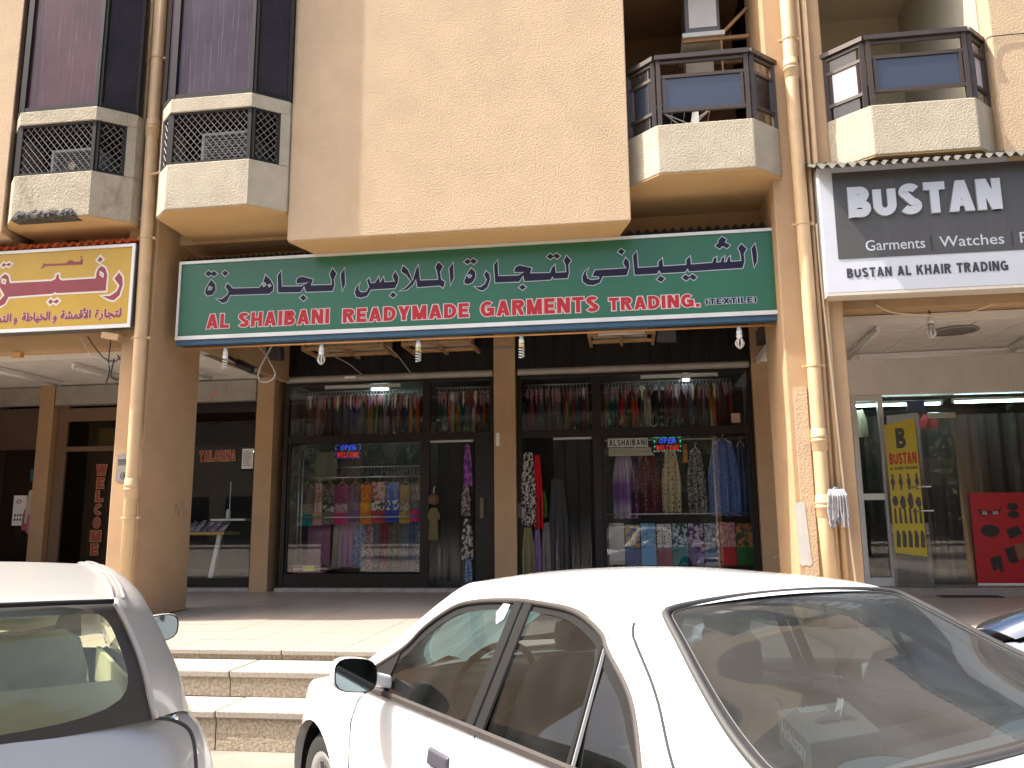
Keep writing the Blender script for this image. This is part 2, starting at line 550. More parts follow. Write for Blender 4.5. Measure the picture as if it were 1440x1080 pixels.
YEL_GLYPHS = [[(-5.763,4.487),(-5.706,4.419),(-5.692,4.319),(-5.727,4.184),(-5.8,4.126),(-5.867,4.142),(-5.976,4.203),(-5.859,4.203),(-5.784,4.249),(-5.756,4.31),(-5.829,4.401)],[(-5.987,4.575),(-5.931,4.538),(-5.898,4.455),(-5.901,4.249),(-6.541,4.25),(-6.556,4.263),(-6.587,4.246),(-7.151,4.236),(-7.19,4.156),(-7.261,4.122),(-7.367,4.101),(-7.484,4.17),(-7.522,4.324),(-7.454,4.27),(-7.351,4.202),(-7.271,4.223),(-7.229,4.272),(-7.302,4.377),(-7.3,4.492),(-7.238,4.546),(-7.179,4.511),(-7.15,4.426),(-6.624,4.424),(-6.579,4.441),(-6.564,4.497),(-6.524,4.503),(-6.512,4.443),(-6.484,4.423),(-6.06,4.426),(-6.059,4.488),(-6.031,4.55)],[(-6.064,4.633),(-6.016,4.694),(-5.966,4.64),(-6.015,4.593)],[(-7.309,4.639),(-7.266,4.682),(-7.229,4.661),(-7.19,4.68),(-7.146,4.652),(-7.19,4.611),(-7.233,4.631),(-7.264,4.605)],[(-6.653,4.161),(-6.61,4.206),(-6.567,4.176),(-6.523,4.201),(-6.48,4.165),(-6.529,4.118),(-6.571,4.145),(-6.608,4.115)]]
YEL_HOLES = [[(-6.0,4.491),(-5.958,4.464),(-5.962,4.43),(-5.999,4.454)],[(-7.264,4.471),(-7.214,4.455),(-7.223,4.411),(-7.263,4.426)]]
YEL_SMALL = [[(-6.786,4.568),(-6.733,4.582),(-6.721,4.6),(-6.233,4.592),(-6.238,4.656),(-6.259,4.67),(-6.269,4.632),(-6.349,4.631),(-6.371,4.655),(-6.424,4.647),(-6.448,4.621),(-6.717,4.626),(-6.738,4.64),(-6.754,4.596)],[(-6.281,4.69),(-6.255,4.699),(-6.241,4.685),(-6.267,4.679)]]
# ================================================================ ground
M_road = mat('sandy worn concrete road', (0.205, 0.18, 0.148), 0.9, var=0.22, vscale=1.3, bump=0.5, bscale=45, bdist=0.006, dirt=0.5, dscale=0.7, dcol=(0.17, 0.15, 0.13))
M_terrazzo = mat('polished terrazzo tile', (0.355, 0.305, 0.26), 0.36, var=0.30, vscale=45, dirt=0.3, dscale=1.5, dcol=(0.36, 0.30, 0.25), spec=0.5, bump=0.05, bscale=200, bdist=0.001)
M_joint = mat('grey tile joint', (0.15, 0.13, 0.11), 0.9)
M_aggr = mat('exposed aggregate step', (0.36, 0.30, 0.225), 0.9, var=0.55, vscale=42, bump=0.7, bscale=70, bdist=0.008, dirt=0.35, dscale=3, dcol=(0.24, 0.2, 0.16))
M_tread = mat('worn terrazzo step tread', (0.30, 0.265, 0.22), 0.7, var=0.3, vscale=50, bump=0.3, bscale=80, bdist=0.003, dirt=0.5, dscale=3, dcol=(0.28, 0.24, 0.2))

g = MB().add([(-150, -150, 0), (150, -150, 0), (150, 150, 0), (-150, 150, 0)], [(0, 1, 2, 3)])
structure('road', g, M_road)

PZ = 0.546
# arcade platform: a slab whose top is covered by tiles
plat = structure('pavement', MB().box((-20, 6.668, 0.0), (16, 16.5, PZ - 0.012)), M_joint)
TILE = 0.5
tm = MB().box((0.0025, 0.0025, -0.012), (TILE - 0.0025, TILE - 0.0025, 0)).mesh('floor_tile', M_terrazzo)
ntile = 0
for j in range(11):
    y0 = 6.668 + j * TILE
    for i in range(-3, 24):
        x0 = -5.4 + i * TILE
        if i < 0 and y0 < 9.3: continue
        piece('floor_tile', tm, (x0, y0, PZ + random.uniform(-0.0008, 0.0008)), plat)
        ntile += 1

part('floor_screed', MB().box((-20, 6.67, PZ - .011), (-6.905, 12.1, PZ)), M_terrazzo, plat)
part('floor_screed', MB().box((-6.895, 6.67, PZ - .011), (-5.405, 9.16, PZ)), M_terrazzo, plat)
part('floor_screed', MB().box((6.61, 6.67, PZ - .011), (16, 12.1, PZ)), M_terrazzo, plat)
# three steps built of slabs
def stair(name, y0, y1, z0, z1, aggr, L0, nose=0.022, th=0.05):
    st = structure(name, MB().box((-11.5, y0 + 0.03, 0), (1.55, y1 + 0.03, z1 - th - 0.002)), M_joint)
    L = 1.42
    rz = z1 - th - z0
    if rz > 0.02:
        rm = MB().box((0.004, 0, 0.002), (L - 0.004, 0.03, rz - 0.002)).mesh('riser_slab', M_aggr)
    tmn = MB().box((0.004, -nose, -th), (L - 0.004, y1 - y0, 0)).mesh('tread_slab', M_tread)
    for k in range(14):
        x = L0 + L * k
        if x + L > 1.9: break
        if rz > 0.02: piece('riser_slab', rm, (x, y0 + random.uniform(0, 0.004), z0), st)
        q = piece('tread_slab', tmn, (x, y0 + random.uniform(-0.003, 0.003), z1 + random.uniform(-0.002, 0.001)), st)
        bevel(q, 0.008, 2)
    return st
stair('lower_step', 5.705, 6.149, 0.0, 0.272, True, -11.5 + 0.01)
stair('middle_step', 6.149, 6.642, 0.272, 0.466, True, -11.62)
ed = structure('platform_edge', MB().box((-11.5, 6.66, 0.0), (8.5, 6.667, 0.5)), M_joint)
em = MB().box((0.003, -0.02, -0.045), (1.197, 0.028, 0.0)).mesh('edge_slab', M_tread)
rm = MB().box((0.003, 0, 0), (1.197, 0.018, 0.034)).mesh('riser_slab', M_aggr)
for k in range(16):
    bevel(piece('edge_slab', em, (-11.3 + 1.2 * k, 6.642, PZ + 0.001), ed), 0.008, 2)
    piece('riser_slab', rm, (-11.3 + 1.2 * k, 6.648, 0.466), ed)

# ================================================================ the building
B = thing('shop_building', 'tan stucco apartment block with bay windows, balconies and shops under an arcade', 'building', (-2, 9.0, PZ))
TOP = 10.5

# columns of the arcade
part('column', MB().box((-5.79, 8.42, PZ), (-5.42, 9.52, TOP)), M_smooth, B, bev=0.015, label='tan column beside the yellow sign')
cr = part('column', MB().box((1.64, 8.42, PZ), (2.25, 9.45, TOP)), M_smooth, B, bev=0.015, label='wide tan column carrying several pipes')
part('column', MB().box((5.9, 8.42, PZ), (6.4, 9.45, TOP)), M_smooth, B, bev=0.015)
part('column', MB().box((-11.3, 8.42, PZ), (-10.8, 9.45, TOP)), M_smooth, B, bev=0.015)
# rough stucco strip and white paint patch on the right column's front
part('stucco_strip', MB().box((1.70, 8.405, PZ), (1.83, 8.419, 2.9)), M_wall, cr)
part('paint_patch', MB().add([(1.645, 8.404, 1.735), (1.69, 8.403, 1.745), (1.735, 8.402, 1.73), (1.742, 8.402, 1.55), (1.756, 8.402, 1.3), (1.77, 8.402, 1.14), (1.735, 8.402, 1.12), (1.70, 8.402, 1.13), (1.672, 8.403, 1.12), (1.645, 8.404, 1.16), (1.645, 8.404, 1.5)], [tuple(range(10, -1, -1))]), mat('worn white wall paint', (.46, .45, .42), .85, var=.1, vscale=8, dirt=.7, dscale=14, dcol=(.40, .30, .2)), cr)

# beam wall behind the signs and above the arcade
part('beam', MB().box((-5.42, 9.33, 3.93), (1.64, 9.52, 5.17)), M_smooth, B)
part('beam', MB().box((-10.8, 8.62, 3.66), (-5.79, 8.80, 5.05)), M_smooth, B)
part('beam', MB().box((2.25, 8.62, 3.74), (5.9, 8.80, 5.2)), M_smooth, B)
# side beam running back over the edge of the arcade
part('side_beam', MB().box((-5.42, 9.52, 3.80), (-5.30, 12.0, 5.0)), M_smooth, B)
# upper floors: walls behind bays and balconies
part('upper_wall', MB().box((-5.42, 8.9, 5.0), (-3.5, 9.32, TOP)), M_smooth, B)
part('upper_wall', MB().box((-10.8, 8.9, 5.0), (-5.79, 9.32, TOP)), M_smooth, B)
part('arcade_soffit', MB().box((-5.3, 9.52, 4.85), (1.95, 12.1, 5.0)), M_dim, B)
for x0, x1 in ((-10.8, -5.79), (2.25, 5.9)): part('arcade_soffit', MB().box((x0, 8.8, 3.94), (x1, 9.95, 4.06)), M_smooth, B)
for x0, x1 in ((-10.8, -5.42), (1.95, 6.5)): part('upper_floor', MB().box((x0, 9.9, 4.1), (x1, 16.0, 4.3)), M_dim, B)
part('wing_wall', MB().box((6.72, 9.0, PZ), (16, 16, TOP)), M_smooth, B)
part('wing_wall', MB().box((-20, 9.0, PZ), (-11.32, 16, TOP)), M_smooth, B)
part('rear_wall', MB().box((-11.3, 16.0, PZ), (7.7, 16.2, TOP)), M_smooth, B)
part('roof_slab', MB().box((-11.3, 8.9, TOP + .002), (7.7, 16.2, TOP + .2)), M_smooth, B)

# main projecting bay: footprint narrows towards the wall
part('projecting_bay', MB().prism([(-3.705, 8.2), (0.13, 8.2), (-0.05, 8.86), (-0.05, 9.32), (-3.5, 9.32), (-3.5, 8.86)], 4.712, TOP), M_wall, B, bev=0.012)
part('bay_soffit', MB().prism([(-3.69, 8.215), (0.117, 8.215), (-0.06, 8.86), (-0.06, 9.3), (-3.49, 9.3), (-3.49, 8.86)], 4.700, 4.710), M_soffit, B)
# stucco walls at both ends of the view
part('projecting_bay', MB().prism([(-11.2, 8.0), (-7.12, 8.0), (-7.36, 8.86), (-7.36, 9.32), (-11.2, 9.32)], 4.95, TOP), M_wall, B, bev=0.012)
part('projecting_bay', MB().prism([(3.86, 8.2), (7.7, 8.2), (7.5, 8.86), (7.5, 12.0), (3.86, 12.0)], 4.6, TOP), M_wall, B, bev=0.012)

# ---------------------------------------------------------------- window bays with grilles and dark glass
M_film = mat('faded purple window film', (0.047, 0.027, 0.046), 0.2, var=0.45, vscale=0.7, streak=0.45, stretch=(55, 55, 1.6), streakcol=(0.20, 0.17, 0.19), spec=0.3)
M_filmdark = mat('dark shaded-side glass', (0.024, 0.017, 0.019), 0.3, var=0.3, vscale=2, streak=0.25, stretch=(55, 55, 1.6), streakcol=(0.10, 0.08, 0.08), spec=0.2)
M_grilledark = mat('painted shade behind grille', (0.012, 0.011, 0.01), 0.9)  # near black colour stands in for the shade inside the niche
M_acbox = mat('grey air conditioner casing', (0.15, 0.155, 0.16), 0.5, var=0.1, dirt=0.4, dscale=6)

M_filmred = mat('faded reddish window film', (0.070, 0.027, 0.038), 0.2, var=0.5, vscale=0.6, streak=0.45, stretch=(55, 55, 1.6), streakcol=(0.20, 0.17, 0.19), spec=0.3)

def window_bay(dx, cm, broken=False):
    X0, X1, YF, YB = -5.03 + dx, -4.05 + dx, 7.9, 8.11
    A0, A1 = X0 - 0.23, X1 + 0.34
    YR_ = 8.17
    foot = [(X0, YF), (X1, YF), (A1, YR_), (A1, 8.9), (A0, 8.9), (A0, YB)]
    gx, gy = X1 + .255, YF + .2025
    bay = part('window_bay', MB().prism(foot, 5.05, 5.59), cm, B, bev=0.012)
    def inset(d):
        return [(X0 + d * .4, YF + d), (X1 - d * .4, YF + d), (A1 - d, YR_ + d * .4), (A1 - d, 8.9), (A0 + d, 8.9), (A0 + d, YB + d * .4)]
    part('lintel', MB().prism(foot, 6.215, 6.385), cm, bay, bev=0.01)
    part('soffit', MB().prism(inset(0.015), 5.04, 5.049), M_soffit, bay)
    # side piers left and right of the grille
    part('pier', MB().prism([(gx, gy), (A1, YR_), (A1, 8.9), (gx, 8.9)], 5.592, 6.213), cm, bay)
    part('pier', MB().prism([(A0, YB), (A0 + .05, YB - 0.045), (A0 + .05, 8.9), (A0, 8.9)], 5.592, 6.213), cm, bay)
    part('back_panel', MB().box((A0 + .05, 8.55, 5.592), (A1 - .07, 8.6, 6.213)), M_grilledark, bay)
    part('shade_sheet', MB().prism([(x, y + .02) for x, y in inset(.03)], 5.5905, 5.594), M_grilledark, bay)  # dark sheets over trough and lintel, added to paint the niche's darkness
    part('shade_sheet', MB().prism([(x, y + .02) for x, y in inset(.03)], 6.2115, 6.2145), M_grilledark, bay)
    # grille frames and chain-link mesh on the three sides
    gf = MB()
    mesh = MB()
    runs = [((A0 + .05, YB - .045), (X0, YF)), ((X0, YF), (X1, YF)), ((X1, YF), (gx, gy))]
    for (ax, ay), (bx, by) in runs:
        o = 0.03
        a = Vector((ax, ay + o, 0)); b = Vector((bx, by + o, 0))
        L = (b - a).length
        t = (b - a).normalized()
        for z in (5.605, 6.20): gf.bar(a + Vector((0, 0, z)), b + Vector((0, 0, z)), 0.03, 0.026)
        for p in (a + t * 0.022, b - t * 0.022): gf.bar(p + Vector((0, 0, 5.592)), p + Vector((0, 0, 6.213)), 0.044, 0.034, up=(0, 1, 0))
        st, z0, z1 = 0.078, 5.61, 6.195
        n = int((L + 0.6) / st) + 2
        for k in range(-9, n):
            for sgn in (1, -1):
                s0 = k * st
                seg = []
                za, zb = z0, z1
                sa, sb = (s0, s0 + (z1 - z0) * 0.86) if sgn > 0 else (s0 + (z1 - z0) * 0.86, s0)
                if sb == sa: continue
                def clip(sv):
                    return z0 + (sv - sa) / (sb - sa) * (z1 - z0)
                lo, hi = 0.03, L - 0.03
                pts = [(sa, za), (sb, zb)]
                if max(sa, sb) <= lo or min(sa, sb) >= hi: continue
                q = []
                for sv, zv in pts:
                    if sv < lo: q.append((lo, clip(lo)))
                    elif sv > hi: q.append((hi, clip(hi)))
                    else: q.append((sv, zv))
                p0 = a + t * q[0][0]; p1 = a + t * q[1][0]
                off = 0.003 * sgn
                mesh.tube([(p0.x, p0.y + off, q[0][1]), (p1.x, p1.y + off, q[1][1])], 0.0040, 4, cap=False)
    part('grille_frame', gf, M_darkframe, bay)
    part('chain_link', mesh, M_wire, bay, kind='stuff')
    # glazing above
    wf = MB()
    zt = TOP
    for (ax, ay), (bx, by) in [((A0, YB), (X0, YF)), ((X0, YF), (X1, YF)), ((X1, YF), (A1, YR_))]:
        wf.bar((ax, ay + .03, 6.41), (bx, by + .03, 6.41), 0.05, 0.05)
        d = Vector((bx - ax, by - ay, 0)); L = d.length; d.normalize()
        for q in (0.02, L - 0.02):
            wf.bar((ax + d.x * q, ay + d.y * q + .03, 6.386), (ax + d.x * q, ay + d.y * q + .03, zt), 0.045, 0.055, up=(0, 1, 0))
    part('window_frame', wf, M_darkframe, bay)
    for i, ((ax, ay), (bx, by)) in enumerate([((A0, YB), (X0, YF)), ((X0, YF), (X1, YF)), ((X1, YF), (A1, YR_))]):
        part('window_pane', MB().hexa([(ax, ay + .035, 6.39), (bx, by + .035, 6.39), (bx, by + .05, 6.39), (ax, ay + .05, 6.39),
                                       (ax, ay + .035, zt), (bx, by + .035, zt), (bx, by + .05, zt), (ax, ay + .05, zt)]), (M_filmred if dx else M_film) if i < 2 else M_filmdark, bay)  # shade of the right chamfer is put into its pane's darker colour
    return bay

bayB = window_bay(0.0, M_cream)
bayA = window_bay(-1.905, M_creamdirty)
# broken lower edge of the left bay: ragged exposed concrete
mb = MB()
rows = []
for k in range(27):
    x = -6.90 + 0.80 * k / 26
    w = math.sin(PI * min(1, k / 3 + .15) / 2) * (1 if k < 24 else (27 - k) / 3.5)
    h = 0.085 + 0.012 * math.sin(k * .9) + random.uniform(-.010, .010)
    rows.append([(x, 7.893 - 0.0, 5.055 + h * w + .006), (x, 7.878 - random.uniform(0, .016), 5.055 + h * .7 * w), (x, 7.872 - random.uniform(0, .03), 5.05 + h * .4 * w), (x, 7.875 - random.uniform(0, .02), 5.042), (x, 7.93, 5.036 - random.uniform(0, .008)), (x, 8.02, 5.035)])
mb.grid(rows)
part('broken_edge', mb, M_concrete, bayA)

def window_ac(x0, x1, z1, y, label):
    t = thing('air_conditioner', label, 'air conditioner', ((x0 + x1) / 2, y + .2, 5.592))
    part('casing', MB().box((x0, y, 5.592), (x1, y + .45, z1)), M_acbox, t, bev=0.012)
    gr = MB()
    n = 12
    for k in range(n):
        z = 5.63 + (z1 - 5.67) * k / (n - 1)
        gr.box((x0 + .05, y - .008, z - .006), (x1 - .04, y - .001, z + .006))
    part('vent_grille', gr, M_darkframe, t)
    fr = MB()
    fr.box((x0 - .012, y - .014, 5.592), (x0 + .02, y - .0015, z1 + .012)); fr.box((x1 - .02, y - .014, 5.592), (x1 + .012, y - .0015, z1 + .012)); fr.box((x0 + .02, y - .014, z1 - .02), (x1 - .02, y - .0015, z1 + .012))
    part('front_frame', fr, mat('dull grey plastic', (.30, .31, .32), .5), t)
    return t
window_ac(-4.72, -4.12, 6.02, 8.1, 'window air conditioner behind the clean right-hand grille bay')
a2 = window_ac(-6.62, -6.02, 5.96, 8.1, 'window air conditioner behind the grille of the broken bay')
part('badge', MB().lathe([(0, -.004), (.05, -.004), (.05, .004), (0, .004)], (-6.36, 8.09, 5.76), (0, 1, 0), 14), M_cream, a2)

# ---------------------------------------------------------------- balconies
M_balglass = mat('blue reflecting balcony glass', (0.030, 0.036, 0.052), 0.06, spec=0.9)
M_balclear = glass_mat('clear balcony glass', (0.42, 0.40, 0.38), dust_haze=0.05)
M_paleglass = mat('pale reflecting balcony glass', (0.62, 0.58, 0.62), 0.25)  # bright reflection on the chamfer pane is put into this pale colour
M_room = mat('brown balcony wall', (0.24, 0.145, 0.08), 0.85, var=0.12, vscale=1.2, dirt=0.3)
M_roomcream = mat('cream balcony wall', (0.50, 0.44, 0.33), 0.85, var=0.08, vscale=1.2, dirt=0.2)

def balcony(foot, zb, zt, inner, railz, mats, spare):
    bal = part('balcony', MB().prism(foot + inner, zb, zt), M_cream, B, bev=0.012)
    f = foot
    part('soffit', MB().prism([(x, y + .012) for x, y in foot + inner], zb - .012, zb - .001), M_soffit, bal)
    rail = MB()
    segs = list(zip(f[:-1], f[1:]))
    for (ax, ay), (bx, by) in segs:
        o = 0.05
        a = Vector((ax, ay + o, 0)); b = Vector((bx, by + o, 0))
        d = (b - a); L = d.length; d.normalize()
        rail.bar(a + Vector((0, 0, railz)), b + Vector((0, 0, railz)), 0.085, 0.05)
        for z in (railz - .22, zt + .17):
            rail.bar(a + d * .05 + Vector((0, 0, z)), b - d * .05 + Vector((0, 0, z)), 0.032, 0.036)
        rail.bar(a + d * .05 + Vector((0, 0, railz - .055)), b - d * .05 + Vector((0, 0, railz - .055)), 0.03, 0.03)
        for q in (0.035, L - 0.035):
            rail.bar(a + d * q + Vector((0, 0, zt)), a + d * q + Vector((0, 0, railz - .026)), 0.045, 0.045, up=(0, 1, 0))
        for q in (0.085, L - 0.085):
            rail.bar(a + d * q + Vector((0, 0, zt + .19)), a + d * q + Vector((0, 0, railz - .24)), 0.03, 0.03, up=(0, 1, 0))
    part('railing', rail, M_frame, bal)
    for k, ((ax, ay), (bx, by)) in enumerate(segs):
        o = 0.05
        a = Vector((ax, ay + o, 0)); b = Vector((bx, by + o, 0)); d = (b - a); L = d.length; d.normalize()
        n = Vector((d.y, -d.x, 0))
        def pane(z0, z1, m):
            p, q = a + d * .09, b - d * .09
            part('glass_panel', MB().hexa([(p.x, p.y, z0), (q.x, q.y, z0), (q.x, q.y + .008, z0), (p.x, p.y + .008, z0), (p.x, p.y, z1), (q.x, q.y, z1), (q.x, q.y + .008, z1), (p.x, p.y + .008, z1)]), m, bal)
        pane(zt + .19, railz - .24, mats[k])
        if k != 1:
            pane(railz - .2, railz - .07, spare)
            pane(zt + .01, zt + .15, spare)
    return bal

b1 = balcony([(0.135, 8.385), (0.435, 8.1), (1.425, 8.1), (1.735, 8.40)], 5.17, 5.715, [(1.66, 8.5), (1.64, 9.3), (0.0, 9.3), (0.0, 8.6)], 6.50, [M_balglass, M_balglass, M_filmdark], M_balclear)
b2 = balcony([(2.24, 8.405), (2.595, 8.1), (3.60, 8.1), (3.86, 8.36)], 5.21, 5.755, [(3.86, 9.3), (2.25, 9.3), (2.25, 8.5)], 6.52, [M_paleglass, M_balglass, M_paleglass], M_balclear)
# rooms behind the balconies
for bal, x0, x1, z, m in ((b1, -0.05, 1.64, 5.17, M_room), (b2, 2.25, 3.86, 5.21, M_roomcream)):
    part('floor_slab', MB().box((x0, 9.3, z), (x1, 11.0, z + .1)), M_soffit, bal)
    part('back_wall', MB().box((x0, 10.6, z + .1), (x1, 10.8, TOP)), m, bal)
    part('ceiling_slab', MB().box((x0, 8.5, 8.3), (x1, 10.6, 8.45)), m, bal)
    part('side_wall', MB().box((x0 - .0, 9.33, z + .1), (x0 + .02, 10.6, 8.3)), m, bal)
    part('door', MB().box((x0 + .35, 10.56, z + .1), (x0 + 1.15, 10.598, z + 2.1)), M_shopframe, bal)
part('side_panel', MB().box((3.842, 8.42, 5.31), (3.858, 10.6, 8.3)), mat('pale cream wall', (.42, .40, .33), .85, var=.05), b2)
# outdoor unit on a bracket beside the right column
ou = thing('outdoor_unit', 'grey outdoor cooling unit on rusty brackets above the left balcony', 'air conditioner', (1.2, 9.5, 7.5))
part('casing', MB().box((0.88, 9.2, 7.42), (1.30, 9.75, 8.0)), M_acbox, ou, bev=.015)
part('label_plate', MB().box((0.93, 9.192, 7.5), (1.26, 9.199, 7.95)), M_white, ou)
part('base_tray', MB().box((0.84, 9.15, 7.36), (1.34, 9.8, 7.415)), M_white, ou)
part('lower_box', MB().box((0.88, 9.35, 6.92), (1.22, 9.8, 7.28)), M_cream, ou, bev=.01)
br = MB()
for z in (7.33, 6.88):
    br.bar((0.84, 9.2, z), (1.62, 9.2, z), .04, .04); br.bar((0.84, 9.75, z), (1.62, 9.75, z), .04, .04)
br.bar((1.25, 9.2, 7.33), (1.62, 9.2, 7.7), .035, .035); br.bar((1.3, 9.2, 7.31), (1.3, 9.2, 6.5), .02, .02)
part('bracket', br, mat('rusty tan angle iron', (0.36, 0.21, 0.10), 0.7, var=.2, vscale=8), ou)
ps = MB().tube(catmull([(0.0, 9.6, 6.55), (0.4, 9.5, 6.62), (0.75, 9.5, 6.75), (0.9, 9.5, 6.9)], 6), .022, 8)
part('drain_pipe', ps, M_greymetal, ou, smooth=True)
# folding clothes rack and leaning board seen through the left balcony
cr1 = thing('clothes_rack', 'white folding clothes rack standing behind the left balcony glass', 'clothes rack', (0.8, 8.75, 5.715))
rk = MB()
for y in (8.5, 8.9):
    rk.tube([(0.5, y, 5.715), (1.05, 8.7, 6.15)], .008, 6); rk.tube([(1.15, y, 5.715), (0.55, 8.7, 6.15)], .008, 6)
for k in range(5): rk.tube([(0.5 + .14 * k, 8.4, 6.15), (0.5 + .14 * k, 9.0, 6.15)], .005, 5)
part('rack_frame', rk, M_white, cr1)
solo('leaning_board', MB().hexa([(0.80, 8.35, 5.73), (0.90, 8.35, 5.73), (0.90, 8.37, 5.73), (0.80, 8.37, 5.73), (0.86, 8.42, 6.22), (0.90, 8.42, 6.22), (0.90, 8.44, 6.22), (0.86, 8.44, 6.22)]), M_white, 'narrow white board leaning upright behind the left balcony glass', 'board', (0.85, 8.36, 5.73))
# sagging cable on the right stucco wall
solo('cable', MB().tube(catmull([(3.79, 8.17, 6.28), (3.80, 8.17, 6.42), (3.95, 8.18, 6.45), (4.3, 8.18, 6.46), (4.6, 8.18, 6.55), (4.9, 8.18, 6.7)], 6), .006, 6), M_black, 'thin black cable hanging along the wall right of the right balcony', 'cable', (3.8, 8.17, 6.3), smooth=True)

# ---------------------------------------------------------------- rain pipes and conduits
def rain_pipe(name, label, pts, r, collars, loc):
    t = thing(name, label, 'pipe', loc)
    part('pipe', MB().tube(pts, r, 16), M_pipe, t, smooth=True)
    for z, kind in collars:
        # find x,y by interpolation in z
        for a, b in zip(pts, pts[1:]):
            lo, hi = sorted((a[2], b[2]))
            if lo <= z <= hi:
                q = (z - a[2]) / (b[2] - a[2]) if b[2] != a[2] else 0
                x, y = a[0] + (b[0] - a[0]) * q, a[1] + (b[1] - a[1]) * q
        if kind == 'c':
            part('coupling', MB().lathe([(r, -.11), (r + .008, -.10), (r + .008, -.02), (r + .014, -.015), (r + .014, .0), (r + .008, .005), (r + .008, .02), (r + .014, .025), (r + .014, .04), (r + .008, .05), (r + .008, .10), (r, .11)], (x, y, z), (0, 0, 1), 16), M_pipe, t, smooth=True)
        else:
            b = MB().lathe([(r + .001, -.012), (r + .007, -.012), (r + .007, .012), (r + .001, .012)], (x, y, z), (0, 0, 1), 16)
            b.box((x + r, y - .004, z - .012), (x + r + .04, y + .03, z + .012)); b.box((x - r - .04, y - .004, z - .012), (x - r, y + .03, z + .012))
            part('clamp', b, M_pipe, t)
    return t
rain_pipe('rain_pipe', 'tall tan rain pipe on the column beside the yellow sign', [(-5.54, 8.33, TOP), (-5.52, 8.33, 6.2), (-5.50, 8.33, 4.6), (-5.475, 8.33, 2.3), (-5.47, 8.33, PZ)], 0.072, [(6.28, 'c'), (7.2, 'k'), (1.98, 'c'), (1.66, 'k'), (4.9, 'k'), (3.7, 'k')], (-5.5, 8.33, PZ))
rain_pipe('rain_pipe', 'tan rain pipe on the wide column right of the green sign', [(1.90, 8.32, TOP), (1.885, 8.32, 6.0), (1.90, 8.32, 3.2), (1.895, 8.32, 1.6), (1.93, 8.32, PZ)], 0.068, [(6.35, 'c'), (6.7, 'k'), (3.1, 'k'), (2.35, 'c'), (1.7, 'c'), (4.6, 'k')], (1.9, 8.32, PZ))
t = thing('drain_pipe', 'thin tan drain pipe with an elbow joining the rain pipe', 'pipe', (-5.66, 8.37, 5.0))
part('pipe', MB().tube([(-5.66, 8.37, TOP), (-5.66, 8.37, 5.66), (-5.69, 8.37, 5.48), (-5.70, 8.37, 5.26), (-5.54, 8.36, 5.08)], .026, 10), M_pipe, t, smooth=True)
part('branch', MB().tube([(-5.66, 8.36, 5.68), (-5.25, 8.2, 5.66)], .016, 8), M_pipe, t, smooth=True)
for z in (7.2, 5.42): part('clamp', MB().box((-5.74, 8.36, z - .012), (-5.60, 8.415, z + .012)), M_pipe, t)
for x, r, lab in ((2.005, .022, 'tan conduit running next to the right rain pipe'), (2.075, .028, 'outer tan conduit on the right column nearest the dark sign')):
    solo('conduit', MB().tube([(x + .02, 8.385, TOP), (x, 8.385, 3.0), (x - .01, 8.385, PZ)], r, 10), M_pipe, lab, 'conduit', (x, 8.385, PZ), group='conduits on the right column', smooth=True)
solo('cable', MB().tube(catmull([(2.03, 8.33, 4.6), (2.04, 8.34, 3.8), (2.075, 8.34, 2.8), (2.10, 8.34, 1.9), (2.14, 8.34, 1.0), (2.16, 8.34, PZ + .02)], 8), .011, 8), mat('cream cable', (0.62, 0.50, 0.34), .6), 'cream cable running down the right column from the dark sign', 'cable', (2.1, 8.34, PZ), smooth=True)
# grey string mop hung upside down on the conduits
mp = thing('mop', 'grey string mop head hanging on the pipes of the right column', 'mop', (2.01, 8.3, 1.66))
hd = MB()
for k in range(90):
    a = random.uniform(-.095, .095); y0 = random.uniform(-.045, .02)
    L = random.uniform(.27, .37)
    x0 = 2.01 + a * .75
    hd.tube([(x0, 8.30 + y0, 1.86), (x0 + a * .18, 8.275 + y0 - .02, 1.80), (x0 + a * .3 + random.uniform(-.012, .012), 8.275 + y0, 1.66), (x0 + a * .28 + random.uniform(-.02, .02), 8.28 + y0, 1.86 - L)], [.007, .009, .009, .006], 5)
part('strings', hd, mat('grey mop yarn', (0.33, 0.32, 0.33), 0.95, var=.35, vscale=30), mp, kind='stuff')
part('socket', MB().lathe([(0, .0), (.035, 0), (.05, -.03), (.04, -.06), (0, -.06)], (2.01, 8.30, 1.885), (0, 0, 1), 12), mat('dark grey plastic', (.08, .08, .085), .5), mp, smooth=True)
# notice pasted on the left column and scribble
nt = thing('notice', 'torn grey paper notice pasted on the column left of the pipe', 'notice', (-5.66, 8.415, 2.05))
part('sheet', MB().add([(-5.735, 8.414, 2.07), (-5.56, 8.414, 2.05), (-5.555, 8.414, 2.37), (-5.66, 8.414, 2.385), (-5.73, 8.414, 2.36)], [(0, 1, 2, 3, 4)]), mat('weathered paper', (.22, .205, .18), .9, var=.2, vscale=20, dirt=.5, dscale=20), nt)
ik = MB()
for z, w in ((2.31, .12), (2.29, .15), (2.265, .13)):
    x = -5.715
    while x < -5.715 + w:
        q = random.uniform(.008, .02); ik.box((x, 8.4115, z - .007), (x + q, 8.413, z + .007)); x += q + .006
for k in range(16):
    a, b = 2 * PI * k / 16, 2 * PI * (k + 1) / 16
    ik.add([(-5.635 + .035 * math.cos(a), 8.412, 2.13 + .035 * math.sin(a)), (-5.635 + .035 * math.cos(b), 8.412, 2.13 + .035 * math.sin(b)), (-5.635 + .045 * math.cos(b), 8.412, 2.13 + .045 * math.sin(b)), (-5.635 + .045 * math.cos(a), 8.412, 2.13 + .045 * math.sin(a))], [(0, 1, 2, 3)])
ik.box((-5.65, 8.4115, 2.11), (-5.62, 8.413, 2.15))
part('print', ik, M_ink, nt)
